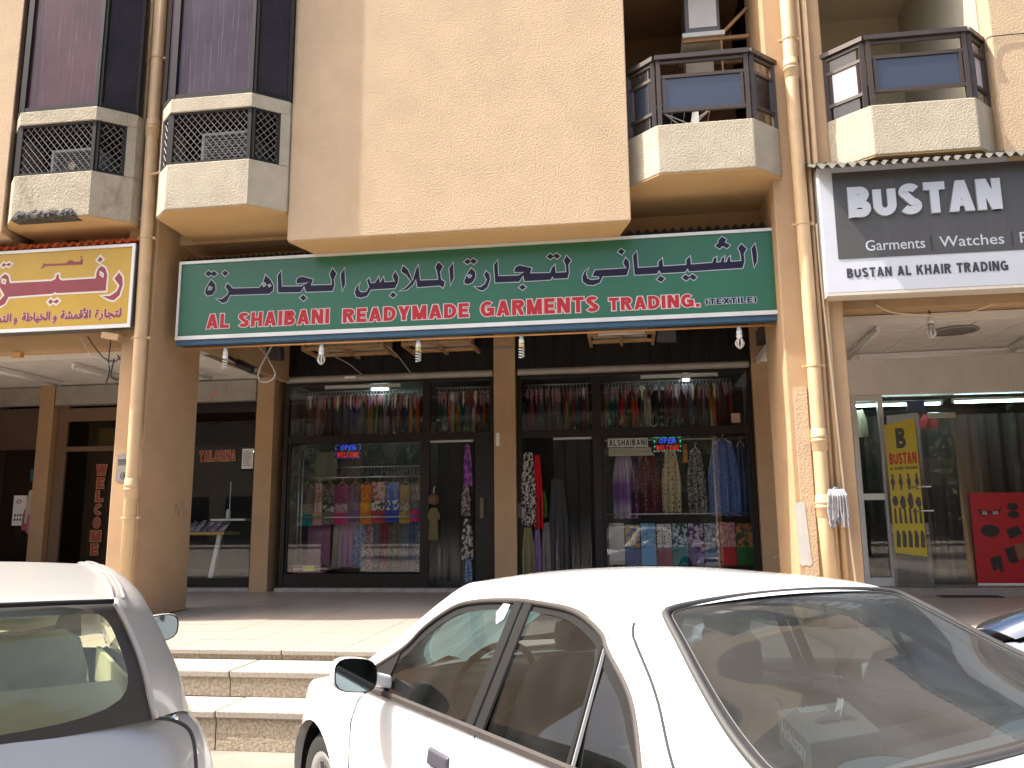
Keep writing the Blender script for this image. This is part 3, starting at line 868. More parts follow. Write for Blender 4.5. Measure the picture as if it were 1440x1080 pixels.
# scratched letter M on the column's side face
sc = MB()
for (y0, z0), (y1, z1) in (((9.10, 1.62), (9.15, 1.83)), ((9.15, 1.83), (9.21, 1.68)), ((9.21, 1.68), (9.30, 1.86)), ((9.30, 1.86), (9.34, 1.66))):
    sc.bar((-5.4185, y0, z0), (-5.4185, y1, z1), .004, .012, up=(1, 0, 0))
part('graffiti', sc, mat('faint grey scribble', (.26, .20, .155), .9), B)
# ================================================================ lettering
def strip2d(path, hw, cap):
    """thick polyline with mitred joints and square ends -> closed 2D polygon as quads"""
    P = [Vector(path[0])]
    for p in path[1:]:
        if (Vector(p) - P[-1]).length > 1e-3: P.append(Vector(p))
    d0 = (P[1] - P[0]).normalized(); d1 = (P[-1] - P[-2]).normalized()
    P[0] = P[0] - d0 * cap; P[-1] = P[-1] + d1 * cap
    Lp, Rp = [], []
    for i, p in enumerate(P):
        if i == 0: n = Vector((-d0.y, d0.x)); m = n * hw
        elif i == len(P) - 1: n = Vector((-d1.y, d1.x)); m = n * hw
        else:
            a = (P[i] - P[i - 1]).normalized(); b = (P[i + 1] - P[i]).normalized()
            na = Vector((-a.y, a.x)); nb = Vector((-b.y, b.x))
            n = (na + nb)
            if n.length < 1e-6: n = na
            n.normalize(); m = n * (hw / max(0.35, n.dot(na)))
        Lp.append(p + m); Rp.append(p - m)
    return [(Rp[i], Rp[i + 1], Lp[i + 1], Lp[i]) for i in range(len(P) - 1)]


def arc(cx, cy, rx, ry, a0, a1, n=10):
    return [(cx + rx * math.cos(R(a0 + (a1 - a0) * k / n)), cy + ry * math.sin(R(a0 + (a1 - a0) * k / n))) for k in range(n + 1)]

# every glyph: (width, list of ('s', path) square strokes or ('d', x0,y0,x1,y1) slanted strokes); unit cap height, t = stroke
def glyphs(t):
    h = t / 2
    T = 1 - h
    def w_(w): return w - h
    G = {}
    def box(w): return h, w - h
    a, b = box(.60)
    G['E'] = (.58, [('s', [(h, h), (h, T)]), ('s', [(h, T), (.58 - h, T)]), ('s', [(h, .5), (.53 - h, .5)]), ('s', [(h, h), (.58 - h, h)])])
    G['F'] = (.56, [('s', [(h, h), (h, T)]), ('s', [(h, T), (.56 - h, T)]), ('s', [(h, .5), (.50 - h, .5)])])
    G['L'] = (.56, [('s', [(h, h), (h, T)]), ('s', [(h, h), (.56 - h, h)])])
    G['T'] = (.62, [('s', [(h, T), (.62 - h, T)]), ('s', [(.31, h), (.31, T)])])
    G['I'] = (t, [('s', [(h, h), (h, T)])])
    G['H'] = (.68, [('s', [(h, h), (h, T)]), ('s', [(.68 - h, h), (.68 - h, T)]), ('s', [(h, .5), (.68 - h, .5)])])
    G['U'] = (.68, [('u', [(h, T), (h, .36)] + arc(.34, .36, .34 - h, .36 - h, 180, 360) + [(.68 - h, T)])])
    G['J'] = (.5, [('u', [(.5 - h, T), (.5 - h, .34)] + arc(.25, .34, .25 - h, .34 - h, 0, -170))])
    G['O'] = (.76, [('o', arc(.38, .5, .38 - h, .5 - h, 0, 360, 28))])
    G['C'] = (.70, [('u', arc(.38, .5, .38 - h, .5 - h, 48, 312, 20))])
    G['G'] = (.76, [('u', arc(.38, .5, .38 - h, .5 - h, 50, 320, 20)), ('s', [(.76 - h, .16), (.76 - h, .44)]), ('s', [(.48, .46), (.76 - h, .46)])])
    G['D'] = (.70, [('s', [(h, h), (h, T)]), ('u', [(h, T), (.30, T)] + arc(.30, .5, .40 - h, .5 - h, 90, -90, 14) + [(h, h)])])
    G['B'] = (.66, [('s', [(h, h), (h, T)]), ('u', [(h, T), (.36, T)] + arc(.36, T - max(.245 - h, h + .008), max(.26 - h, h + .012), max(.245 - h, h + .008), 90, -90, 8) + [(h, T - 2 * max(.245 - h, h + .008))]), ('u', [(h, h + 2 * max(.28 - h, h + .008)), (.38, h + 2 * max(.28 - h, h + .008))] + arc(.38, h + max(.28 - h, h + .008), .28 - h, max(.28 - h, h + .008), 90, -90, 8) + [(h, h)])])
    G['P'] = (.64, [('s', [(h, h), (h, T)]), ('u', [(h, T), (.36, T)] + arc(.36, .715, .28 - h, .285 - h, 90, -90, 8) + [(h, .43 + h * 0)])])
    G['R'] = (.69, [('s', [(h, h), (h, T)]), ('u', [(h, T), (.38, T)] + arc(.38, .73, .28 - h, .27 - h, 90, -90, 8) + [(h, .46 + h)]), ('d', .69 - t * .58, 0, .36, .48)])
    G['S'] = (.66, [('u', arc(.33, .735, .32 - h, .265 - h, 25, 250, 12)[:-1] + arc(.33, .27, .33 - h, .27 - h, 70, -155, 12))])
    G['A'] = (.74, [('d', t * .55, 0, .37 - t * .02, 1), ('d', .74 - t * .55, 0, .37 + t * .02, 1), ('s', [(.25, .27), (.49, .27)], .75)])
    G['N'] = (.70, [('s', [(h, h), (h, T)]), ('s', [(.70 - h, h), (.70 - h, T)]), ('d', .70 - t * .62, 0, t * .62, 1)])
    G['M'] = (.82, [('s', [(h, h), (h, T)]), ('s', [(.82 - h, h), (.82 - h, T)]), ('d', .41, 0, t * .55, 1), ('d', .41, 0, .82 - t * .55, 1)])
    G['W'] = (1.0, [('d', .27, 0, t * .5, 1), ('d', .27, 0, .5, 1), ('d', .73, 0, .5, 1), ('d', .73, 0, 1.0 - t * .5, 1)])
    G['V'] = (.70, [('d', .35, 0, t * .55, 1), ('d', .35, 0, .70 - t * .55, 1)])
    G['Y'] = (.70, [('s', [(.35, h), (.35, .42)]), ('d', .35, .38, t * .6, 1), ('d', .35, .38, .70 - t * .6, 1)])
    G['X'] = (.72, [('d', t * .58, 0, .72 - t * .58, 1), ('d', .72 - t * .58, 0, t * .58, 1)])
    G['K'] = (.71, [('s', [(h, h), (h, T)]), ('d', t * .8, .35, .69 - t * .6, 1), ('d', .71 - t * .6, 0, .34, .58)])
    G['.'] = (t, [('s', [(h, h), (h, h + .01)])])
    G['('] = (.30, [('u', arc(.42, .45, .32, .62, 130, 230, 8))])
    G[')'] = (.30, [('u', arc(-.12, .45, .32, .62, 50, -50, 8))])
    G['3'] = (.62, [('u', arc(.30, .74, .30 - h, .26 - h, 150, -90, 10)), ('u', arc(.30, .27, .32 - h, .27 - h, 90, -150, 10))])
    G[' '] = (.32, [])
    return G


def stroke_text(mb, text, place, x0, x1, z0, z1, t=.24, o=0.0, gap=.07, d0=0.0):
    """place(u, v, depth) -> world point. x0..x1, z0..z1 is the box of the text on the board."""
    G = glyphs(t)
    tot = sum(G[c][0] + gap for c in text) - gap
    sx = (x1 - x0) / tot
    sz = (z1 - z0)
    ox = o
    x = 0
    k = 0
    for c in text:
        w, sts = G[c]
        for st in sts:
            polys = []
            hw = t / 2
            if st[0] == 's':
                ww = hw * (st[2] if len(st) > 2 else 1)
                polys = strip2d(st[1], ww + o / sz, (hw if len(st) < 3 else 0) + o / sz)
            elif st[0] == 'u':
                polys = strip2d(st[1], hw + o / sz, o / sz)
            elif st[0] == 'o':
                P = st[1]
                polys = strip2d(P, hw + o / sz, .002)
            else:
                _, xa, ya, xb, yb = st
                sl = math.hypot(xb - xa, yb - ya) / abs(yb - ya)
                tw = t * .5 * sl * 1.02 + o / sz * sl
                e = o / sz
                polys = [((xa - tw, ya - e), (xa + tw, ya - e), (xb + tw, yb + e), (xb - tw, yb + e))]
            for pl in polys:
                pts = [place(x0 + (x + p[0]) * sx, z0 + p[1] * sz, d0 + .00025 * (k % 9)) for p in pl]
                mb.poly(pts)
            k += 1
        x += w + gap


def font_text(text, place, x0, x1, zbase, size, offset=0.0, d0=0.0, fitw=True):
    """builtin typeface turned into mesh geometry, fitted into x0..x1"""
    cu = bpy.data.curves.new('text', 'FONT')
    cu.body = text
    cu.size = 1.0
    cu.offset = offset
    cu.resolution_u = 3
    ob = bpy.data.objects.new('text', cu)
    C.objects.link(ob)
    dg = bpy.context.evaluated_depsgraph_get()
    ob_e = ob.evaluated_get(dg)
    me = bpy.data.meshes.new_from_object(ob_e)
    vs = [v.co.copy() for v in me.vertices]
    fs = [tuple(p.vertices) for p in me.polygons]
    C.objects.unlink(ob)
    bpy.data.objects.remove(ob)
    bpy.data.curves.remove(cu)
    bpy.data.meshes.remove(me)
    mb = MB()
    if not vs: return mb
    a = min(v.x for v in vs); b = max(v.x for v in vs)
    sx = (x1 - x0) / (b - a)
    sz = size if size else sx
    mb.add([place(x0 + (v.x - a) * sx, zbase + v.y * sz, d0) for v in vs], fs)
    return mb


def outline(mb, pts, w, place, d):
    n = len(pts)
    P = [Vector(p) for p in pts]
    out, inn = [], []
    for i in range(n):
        a = (P[i] - P[i - 1]).normalized(); b = (P[(i + 1) % n] - P[i]).normalized()
        na = Vector((-a.y, a.x)); nb = Vector((-b.y, b.x))
        m = na + nb
        if m.length < .2: m = na
        m.normalize()
        k = w / max(.45, m.dot(na))
        out.append(P[i] + m * k); inn.append(P[i] - m * k)
    vs = [place(p.x, p.y, d) for p in out] + [place(p.x, p.y, d) for p in inn]
    mb.add(vs, [(i, (i + 1) % n, n + (i + 1) % n, n + i) for i in range(n)])


def facing(mb):
    return mb

# ---------------------------------------------------------------- green sign
M_green = mat('green sign face', (0.024, 0.125, 0.068), 0.28, var=0.06, vscale=1.5, spec=0.5, dirt=.15, dscale=1.5)
M_navy = mat('navy sign letters', (0.017, 0.014, 0.037), 0.45, spec=.2)
M_lilac = mat('pale lilac outline', (0.38, 0.42, 0.47), 0.5)
M_red = mat('red sign letters', (0.40, 0.028, 0.036), 0.45, spec=.25)
M_pink = mat('pale pink outline', (0.62, 0.48, 0.48), 0.5)
M_alu = mat('pale aluminium trim', (0.66, 0.66, 0.64), 0.4, 0.3, var=.08, dirt=.3, dscale=6, dcol=(.4, .37, .33))
M_blue = mat('blue painted trim', (0.03, 0.085, 0.15), 0.5, var=.1)
YS = 8.65
gs = thing('shop_sign', 'long green shop sign with navy Arabic and red English lettering over the central shop', 'sign', (-1.77, 8.75, 3.70))
part('sign_box', MB().box((-5.235, YS + .002, 3.735), (1.70, YS + .14, 4.69)), M_green, gs)
fr = MB()
fr.box((-5.25, YS - .018, 4.662), (1.715, YS + .0, 4.695)); fr.box((-5.25, YS - .02, 3.73), (1.715, YS + .0, 3.775))
fr.box((-5.25, YS - .018, 3.775), (-5.222, YS, 4.662)); fr.box((1.685, YS - .018, 3.775), (1.715, YS, 4.662))
part('frame', fr, M_alu, gs)
part('lower_trim', MB().box((-5.24, YS + .004, 3.672), (1.705, YS + .13, 3.728)), M_blue, gs)
pl = lambda u, v, d: (u, YS - .0012 - d, v)
ln, ll, lr, lp = MB(), MB(), MB(), MB()
for P in SIGN_GLYPHS:
    ln.poly([pl(x, z, .0004) for x, z in P])
    outline(ll, P, .0048, pl, .0010)
hol = MB()
for P in SIGN_HOLES:
    hol.poly([pl(x, z, .0014) for x, z in P]); outline(ll, P, .006, pl, .0019)
part('arabic_lettering', ln, M_navy, gs); part('letter_outline', ll, M_lilac, gs); part('letter_counter', hol, M_green, gs)
for txt, x0, x1, z0, z1 in (('AL SHAIBANI', -4.87, -3.355, 3.856, 4.03), ('READYMADE', -3.19, -1.71, 3.853, 4.016), ('GARMENTS', -1.575, -.255, 3.851, 4.026), ('TRADING.', -.14, .835, 3.853, 3.997)):
    lp, lr = MB(), MB()
    stroke_text(lp, txt, pl, x0, x1, z0, z1, .225, .0100, gap=.13, d0=.0004)
    stroke_text(lr, txt, pl, x0, x1, z0, z1, .225, 0, gap=.13, d0=.0032)
    part('english_lettering', lr, M_red, gs); part('letter_outline', lp, M_pink, gs)
l2, l3 = MB(), MB()
stroke_text(l3, '(TEXTILE)', pl, .90, 1.435, 3.872, 3.935, .2, .006, gap=.14, d0=.0004)
stroke_text(l2, '(TEXTILE)', pl, .90, 1.435, 3.872, 3.935, .2, 0, gap=.14, d0=.0032)
part('small_lettering', l2, M_navy, gs); part('letter_outline', l3, M_lilac, gs)

def corrugated(x0, x1, y0, z0, y1, z1, pitch, amp, th=0.004):
    mb = MB()
    n = int((x1 - x0) / pitch * 8)
    for s in (0, th):
        rows = []
        for (y, z) in ((y0, z0), (y1, z1)):
            rows.append([(x0 + (x1 - x0) * k / n, y, z + s + amp * math.sin(2 * PI * (x1 - x0) * k / n / pitch)) for k in range(n + 1)])
        mb.grid(rows)
    return mb
M_sheet = mat('weathered grey roofing sheet', (0.075, 0.072, 0.062), 0.65, .1, var=.2, vscale=6, dirt=.5, dscale=5)
rs1 = solo('roofing_sheet', corrugated(-5.25, -3.42, 8.66, 4.725, 9.3, 4.80, .075, .016), M_sheet, 'grey corrugated strip on top of the green sign at its left end', 'roofing sheet', (-4.3, 8.9, 4.73), group='corrugated sheets on the signs', smooth=True)
rs2 = solo('roofing_sheet', corrugated(-.10, 1.62, 8.63, 4.735, 9.3, 4.82, .095, .022), M_sheet, 'grey corrugated strip above the right end of the green sign', 'roofing sheet', (.8, 8.9, 4.73), group='corrugated sheets on the signs', smooth=True)

# ---------------------------------------------------------------- yellow sign
M_yel = mat('yellow sign face', (0.50, 0.305, 0.018), 0.35, var=.06, vscale=2, dirt=.15, dscale=2)
M_mar = mat('maroon sign letters', (0.24, 0.024, 0.036), 0.4, var=.15, vscale=3)
M_offw = mat('off white outline', (0.68, 0.60, 0.52), 0.5)
YY = 8.25
ys = thing('shop_sign', 'yellow shop sign with maroon Arabic lettering left of the column', 'sign', (-7.9, 8.4, 3.8))
part('sign_box', MB().box((-10.8, YY + .002, 3.825), (-5.575, YY + .22, 4.80)), mat('dark sign side', (.10, .095, .085), .6, var=.2), ys)
part('face', MB().box((-10.78, YY - .002, 3.84), (-5.60, YY + .0015, 4.79)), M_yel, ys)
fr = MB()
fr.box((-10.8, YY - .02, 4.775), (-5.57, YY - .0025, 4.81)); fr.box((-10.8, YY - .02, 3.81), (-5.57, YY - .0025, 3.852)); fr.box((-5.605, YY - .02, 3.852), (-5.57, YY - .0025, 4.775))
part('frame', fr, M_alu, ys)
ply = lambda u, v, d: (u, YY - .0035 - d, v)
ln, ll, hol = MB(), MB(), MB()
for P in YEL_GLYPHS:
    ln.poly([ply(x, z, .0004) for x, z in P]); outline(ll, P, .011, ply, .0010)
for P in YEL_SMALL: ln.poly([ply(x, z, .0004) for x, z in P])
for P in YEL_HOLES:
    hol.poly([ply(x, z, .0014) for x, z in P]); outline(ll, P, .008, ply, .0019)
part('large_lettering', ln, M_mar, ys); part('letter_outline', ll, M_offw, ys); part('letter_counter', hol, M_yel, ys)
sm, so_ = MB(), MB()
for txt, x0, x1, z in (('\uFE93\uFEAD\uFE8E\uFEA0\uFE98\uFEDF', -6.024, -5.70, 3.945), ('\uFE94\uFEB8\uFEE4\uFED7\uFEF7\uFE8D', -6.46, -6.085, 3.945), ('\uFEED', -6.553, -6.515, 3.942),
                       ('\uFE94\uFEC3\uFE8E\uFEF4\uFEA8\uFEDF\uFE8D', -6.955, -6.60, 3.945), ('\uFEED', -7.06, -7.022, 3.942), ('\uFEC2\uFE98\uFEDF\uFE8D', -7.33, -7.10, 3.945)):
    for off, d, dst in ((.0, .0012, sm),):
        q = font_text(txt, ply, x0, x1, z, .135, off, d)
        dst.add(q.v, q.f)
        # fatten by laying slightly shifted copies over one another
        for k, (dx, dz) in enumerate(((.006, 0), (-.006, 0), (0, .006), (0, -.006))):
            q2 = [(x + dx, y - .0003 * (k + 1), zz + dz) for x, y, zz in q.v]
            dst.add(q2, q.f)
        for k, (dx, dz) in enumerate(((.012, .009), (-.012, .009), (.012, -.009), (-.012, -.009))):
            so_.add([(x + dx, y + .0008 + .0001 * k, zz + dz) for x, y, zz in q.v], q.f)
part('small_lettering', sm, M_mar, ys); part('letter_outline', so_, mat('pink outline', (.60, .42, .40), .5), ys)
M_clay = mat('orange red clay tile', (0.62, 0.13, 0.04), 0.6, var=.35, vscale=14)
# ridge of little overlapping clay-red sheet waves on the yellow sign
rs3 = solo('roofing_sheet', corrugated(-10.8, -5.60, 8.205, 4.838, 8.62, 4.93, .105, .026), M_clay, 'orange red corrugated strip along the top of the yellow sign', 'roofing sheet', (-8, 8.4, 4.83), group='corrugated sheets on the signs', smooth=True)

# ---------------------------------------------------------------- dark sign on the right
M_char = mat('charcoal sign panel', (0.072, 0.069, 0.066), 0.35, var=.08, vscale=3, streak=.12, stretch=(9, 9, .6), streakcol=(.22, .2, .2))
M_swhite = mat('white sign face', (0.52, 0.545, 0.59), 0.4, var=.04, vscale=2, dirt=.2, dscale=3, dcol=(.5, .48, .45))
M_let = mat('white raised letters', (0.50, 0.53, 0.58), 0.4)
YB2 = 8.2
bs = thing('shop_sign', 'white and charcoal shop sign with large raised white letters right of the wide column', 'sign', (4.2, 8.35, 3.8))
part('sign_box', MB().box((2.05, YB2 + .002, 3.815), (6.0, YB2 + .22, 5.165)), M_swhite, bs, bev=.006)
part('lower_trim', MB().box((2.05, YB2 + .0, 3.785), (6.0, YB2 + .215, 3.812)), mat('cream trim', (.55, .5, .42), .6), bs)
part('dark_panel', MB().box((2.185, YB2 - .004, 4.165), (5.9, YB2 + .001, 5.085)), M_char, bs)
plb = lambda u, v, d: (u, YB2 - .0055 - d, v)
# raised letters with thickness
big = MB()
stroke_text(big, 'BUSTAN', plb, 2.315, 3.765, 4.585, 4.91, .255, 0, gap=.075, d0=.028)
sides = MB()
nf = len(big.f)
base_v = list(big.v)
for f in big.f:
    q = [base_v[i] for i in f]
    b = [(x, YB2 - .0045, z) for x, y, z in q]
    sides.add(q + b, [(i, (i + 1) % 4, 4 + (i + 1) % 4, 4 + i) for i in range(4)])
part('raised_lettering', big, M_let, bs); part('letter_side', sides, mat('grey letter edge', (.30, .31, .33), .5), bs)
t1 = MB()
for txt, x0, x1 in (('Garments', 2.455, 3.02), ('Watches', 3.155, 3.755), ('Pe', 3.90, 4.06)):
    q = font_text(txt, plb, x0, x1, 4.235, .158 if txt != 'Watches' else .158, .004, .0006)
    t1.add(q.v, q.f)
part('small_lettering', t1, M_let, bs)
dv = MB()
for x in (3.075, 3.825): dv.box((x, YB2 - .007, 4.2), (x + .012, YB2 - .005, 4.36))
part('divider', dv, mat('dark divider', (.03, .028, .028), .5), bs)
t2 = MB()
plw = lambda u, v, d: (u, YB2 - .0012 - d, v)
stroke_text(t2, 'BUSTAN AL KHAIR TRADING', plw, 2.255, 3.765, 3.962, 4.062, .22, 0, gap=.12, d0=.0006)
part('lower_lettering', t2, mat('charcoal letters', (.04, .04, .045), .5), bs)
solo('roofing_sheet', corrugated(1.97, 6.0, 7.99, 5.068, 8.45, 5.30, .098, .024), M_sheet, 'grey corrugated canopy over the white and charcoal sign', 'roofing sheet', (4, 8.2, 5.1), group='corrugated sheets on the signs', smooth=True)
# ================================================================ shopfronts of the arcade
G_shop = glass_mat('shop window glass', (0.95, 0.965, 0.96), ior=1.5, dust_haze=0.004, dvar=0.004)
G_dark = glass_mat('smoky shop glass', (0.55, 0.54, 0.53), ior=1.5, dust_haze=0.004, dvar=0.004)
M_tube = lamp_mat('lit fluorescent tube', (0.70, 1.0, 0.97), 8.0)
M_tubedim = mat('unlit white tube', (0.72, 0.73, 0.72), 0.3)
YF = 12.15
FZ = 0.60

def wall(name, a, b, m=M_smooth, label=None):
    return part(name, MB().box(a, b), m, B, label=label)

# piers between the shops
p2 = wall('pier', (-5.83, 12.02, PZ), (-5.54, 12.6, 4.9)); wall('pier', (-9.66, 12.02, PZ), (-9.40, 12.6, 4.9))
wall('pier', (-1.985, 12.0, PZ), (-1.655, 12.6, 4.9)); wall('pier', (1.86, 12.02, PZ), (3.2, 12.6, 4.9))
wall('pier', (-11.2, 12.02, PZ), (-10.7, 12.6, 4.9))
# grey plate and small bits on the middle pier
part('conduit_plate', MB().box((-1.982, 11.985, 4.19), (-1.66, 11.998, 4.22)), M_greymetal, B)
part('meter_cover', MB().box((-1.93, 11.988, 2.95), (-1.72, 11.998, 3.42)), M_smooth, B)
part('switch', MB().box((-1.955, 11.99, 2.70), (-1.90, 11.999, 2.90)), M_white, B)
ch = MB()
rc_ = random.Random(3)
for k in range(16):
    x, z = rc_.choice([(2.17, 1.13), (2.28, 1.2), (2.3, 1.05), (2.05, 1.0), (2.32, 1.12)])
    x += rc_.uniform(-.04, .04); z += rc_.uniform(-.06, .06)
    ch.poly([(x + rc_.uniform(.006, .016) * math.cos(a * 1.05), 12.018, z + rc_.uniform(.006, .02) * math.sin(a * 1.05)) for a in range(6)])
part('paint_chip', ch, mat('bare pale plaster', (.60, .57, .52), .9), B, kind='stuff')
so_m = MB()
for k in range(5):
    x, z, r0 = 2.26 + .04 * math.sin(k * 2.1), 1.12 + .05 * k - .1, .09 - .008 * k
    so_m.poly([(x + r0 * (1 + .25 * math.sin(3 * a)) * math.cos(a * PI / 8), 12.0192 - .0002 * k, z + r0 * 1.3 * (1 + .2 * math.cos(2 * a)) * math.sin(a * PI / 8)) for a in range(16)])
part('soot_stain', so_m, mat('sooty plaster', (.17, .12, .085), .9, var=.3, vscale=20), B)
# black fascia over the two main fronts, made of boards
for x0, x1 in ((-5.54, -1.99), (-1.65, 1.86)):
    n = int((x1 - x0) / .29)
    w = (x1 - x0) / n
    me = MB().box((0.003, 0, 0), (w - .003, .03, .96)).mesh('fascia_board', M_fascia)
    for k in range(n): piece('fascia_board', me, (x0 + k * w, 12.06 + random.uniform(0, .006), 3.87), B)
    part('fascia_back', MB().box((x0, 12.1, 3.83), (x1, 12.13, 4.9)), M_fascia, B)

def shopfront(x0, x1, mulls, name, trans=2.82, top=3.80, bot=.66):
    """outer frame with a grey shutter bar above"""
    f = MB()
    f.box((x0, YF - .03, FZ - .05), (x0 + .07, YF + .07, top)); f.box((x1 - .07, YF - .03, FZ - .05), (x1, YF + .07, top))
    f.box((x0 + .07, YF - .02, top - .05), (x1 - .07, YF + .06, top))
    f.box((x0 + .07, YF - .025, trans), (x1 - .07, YF + .065, trans + .12))
    for a, w in mulls: f.box((a, YF - .022, FZ - .05), (a + w, YF + .062, trans - .001)); 
    for a, w in mulls: f.box((a, YF - .022, trans + .121), (a + w, YF + .062, top - .051))
    return part(name, f, M_shopframe, B, bev=.004)

def pane(parent, x0, x1, z0, z1, m=None, y=YF + .02):
    return part('glass_pane', MB().box((x0, y, z0), (x1, y + .008, z1)), m or G_shop, parent)

# left half of the central shop
sfl = shopfront(-5.40, -1.99, [(-3.13, .11)], 'shopfront')
pane(sfl, -5.33, -3.13, 2.94, 3.75); pane(sfl, -3.02, -2.06, 2.94, 3.75); pane(sfl, -5.30, -3.16, .83, 2.80)
k = MB(); k.box((-5.33, YF - .02, FZ - .05), (-3.13, YF + .06, .80)); k.box((-5.33, YF - .0, .80), (-5.29, YF + .05, 2.82)); k.box((-3.17, YF, .80), (-3.13, YF + .05, 2.82))
part('kick_plate', k, M_shopframe, sfl, bev=.004)
part('shutter_bar', MB().lathe([(0, 0), (.055, 0), (.055, 3.35), (0, 3.35)], (-5.36, YF - .07, 3.84), (1, 0, 0), 14), M_greymetal, sfl, ang=50)
part('brand_sticker', MB().box((-4.38, YF - .127, 3.82), (-4.20, YF - .1245, 3.86)), M_paper, sfl)
# open brown door leaf, hinged at the middle pier
dr = part('door', MB().hexa([(-2.30, YF - .03, FZ), (-2.02, YF - .02, FZ), (-2.02, YF + .02, FZ), (-2.30, YF + .01, FZ), (-2.30, YF - .03, 2.84), (-2.02, YF - .02, 2.84), (-2.02, YF + .02, 2.84), (-2.30, YF + .01, 2.84)]), M_shopframe, B, bev=.006)
part('handle', MB().box((-2.225, YF - .06, 1.62), (-2.165, YF - .031, 1.93)), mat('worn brass plate', (.12, .08, .05), .4, .6), dr)
# right half of the central shop
sfr = shopfront(-1.65, 1.865, [(-.50, .13)], 'shopfront')
pane(sfr, -1.58, -.50, 2.94, 3.75); pane(sfr, -.37, 1.795, 2.94, 3.75); pane(sfr, -.33, 1.77, .85, 2.80)
k = MB(); k.box((-.37, YF - .02, FZ - .05), (1.795, YF + .06, .82)); k.box((-.37, YF, .82), (-.33, YF + .05, 2.82)); k.box((1.755, YF, .82), (1.795, YF + .05, 2.82))
part('kick_plate', k, M_shopframe, sfr, bev=.004)
part('shutter_bar', MB().lathe([(0, 0), (.055, 0), (.055, 3.45), (0, 3.45)], (-1.62, YF - .07, 3.84), (1, 0, 0), 14), M_greymetal, sfr, ang=50)
part('door_closer', MB().box((-1.68, YF - .09, 1.62), (-1.60, YF - .031, 1.84)), mat('brown lock box', (.09, .06, .05), .5), sfr)
# raised sill of small marble blocks below the windows
sm_ = MB().box((0.003, 0, 0), (.337, .16, .052)).mesh('sill_block', mat('greyish marble sill', (.36, .31, .28), .6, var=.25, vscale=12, dirt=.4, dscale=6))
for k in range(22):
    if -2.0 < -5.42 + .34 * k + .17 < -1.6: continue
    piece('sill_block', sm_, (-5.42 + .34 * k, YF - .14, PZ), B)

# interior of the central shop
def room(x0, x1, y1, z1, m, name='shop_interior'):
    mb = MB()
    y0 = YF + .08
    mb.add([(x0, y0, FZ), (x1, y0, FZ), (x1, y1, FZ), (x0, y1, FZ), (x0, y0, z1), (x1, y0, z1), (x1, y1, z1), (x0, y1, z1)],
           [(0, 1, 2, 3), (4, 5, 6, 7), (0, 3, 7, 4), (1, 2, 6, 5), (3, 2, 6, 7)])
    return part(name, mb, m, B)
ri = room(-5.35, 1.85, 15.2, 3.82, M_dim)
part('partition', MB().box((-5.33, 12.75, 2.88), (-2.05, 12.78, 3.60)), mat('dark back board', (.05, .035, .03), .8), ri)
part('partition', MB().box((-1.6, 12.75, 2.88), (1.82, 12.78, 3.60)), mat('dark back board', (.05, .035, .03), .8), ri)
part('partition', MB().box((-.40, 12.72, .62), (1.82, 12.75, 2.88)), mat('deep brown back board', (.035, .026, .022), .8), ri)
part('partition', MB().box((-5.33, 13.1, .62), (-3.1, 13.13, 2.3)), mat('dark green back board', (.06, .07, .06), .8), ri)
part('display_floor', MB().box((-5.33, YF + .09, .60), (-3.14, 13.1, .80)), M_shopframe, ri)
part('display_floor', MB().box((-.36, YF + .09, .60), (1.78, 12.72, .84)), M_shopframe, ri)
# steel rails
rl = MB()
for x0, x1, y, z in ((-5.32, -3.15, 12.45, 3.69), (-3.0, -2.06, 12.45, 3.69), (-1.57, -.5, 12.45, 3.69), (-.36, 1.78, 12.45, 3.69), (-5.3, -3.16, 12.42, 2.29), (-5.0, -3.16, 12.7, 2.47), (-5.3, -3.16, 12.30, 1.66), (-.33, 1.76, 12.30, 1.66), (-.33, 1.76, 12.45, 2.78)):
    rl.tube([(x0, y, z), (x1, y, z)], .011, 8)
for x in (-5.22, -5.16): rl.tube([(x, 12.36, .8), (x, 12.36, 2.8)], .012, 8)
part('display_rail', rl, M_steel, ri, smooth=True)

# fluorescent fixtures
def fixture(a, b, label, lit=None, group=None, r=.02):
    a, b = Vector(a), Vector(b)
    c = (a + b) / 2
    t = thing('fluorescent_light', label, 'light', tuple(c), group)
    d = (b - a).normalized()
    part('housing', MB().bar(a + Vector((0, 0, .035)), b + Vector((0, 0, .035)), .05, .04), M_white, t, bev=.004)
    part('tube', MB().tube([a + d * .03, b - d * .03], r, 10), M_tube if lit else M_tubedim, t, smooth=True)
    e = MB()
    for p in (a + d * .015, b - d * .015): e.box((p.x - .018, p.y - .018, p.z - .022), (p.x + .018, p.y + .018, p.z + .016))
    part('lamp_holder', e, M_white, t)
    return t
fixture((-4.80, 12.30, 3.73), (-3.55, 12.30, 3.73), 'fluorescent fixture above the garments in the wide left window', False)
fixture((-4.05, 12.30, 3.685), (-3.72, 12.32, 3.685), 'short lit cyan tube glowing behind the upper left window', True)
fixture((.25, 12.30, 3.73), (1.40, 12.30, 3.73), 'fluorescent fixture above the garments in the wide right window', False)
fixture((.85, 12.30, 3.67), (1.0, 12.32, 3.67), 'very short lit tube glowing behind the upper right window', True)
fixture((-4.8, 13.9, 3.72), (-3.6, 13.9, 3.72), 'lit ceiling tube deep inside the left half of the central shop', True)
fixture((.1, 14.2, 3.72), (1.3, 14.2, 3.72), 'lit ceiling tube deep inside the right half of the central shop', True)

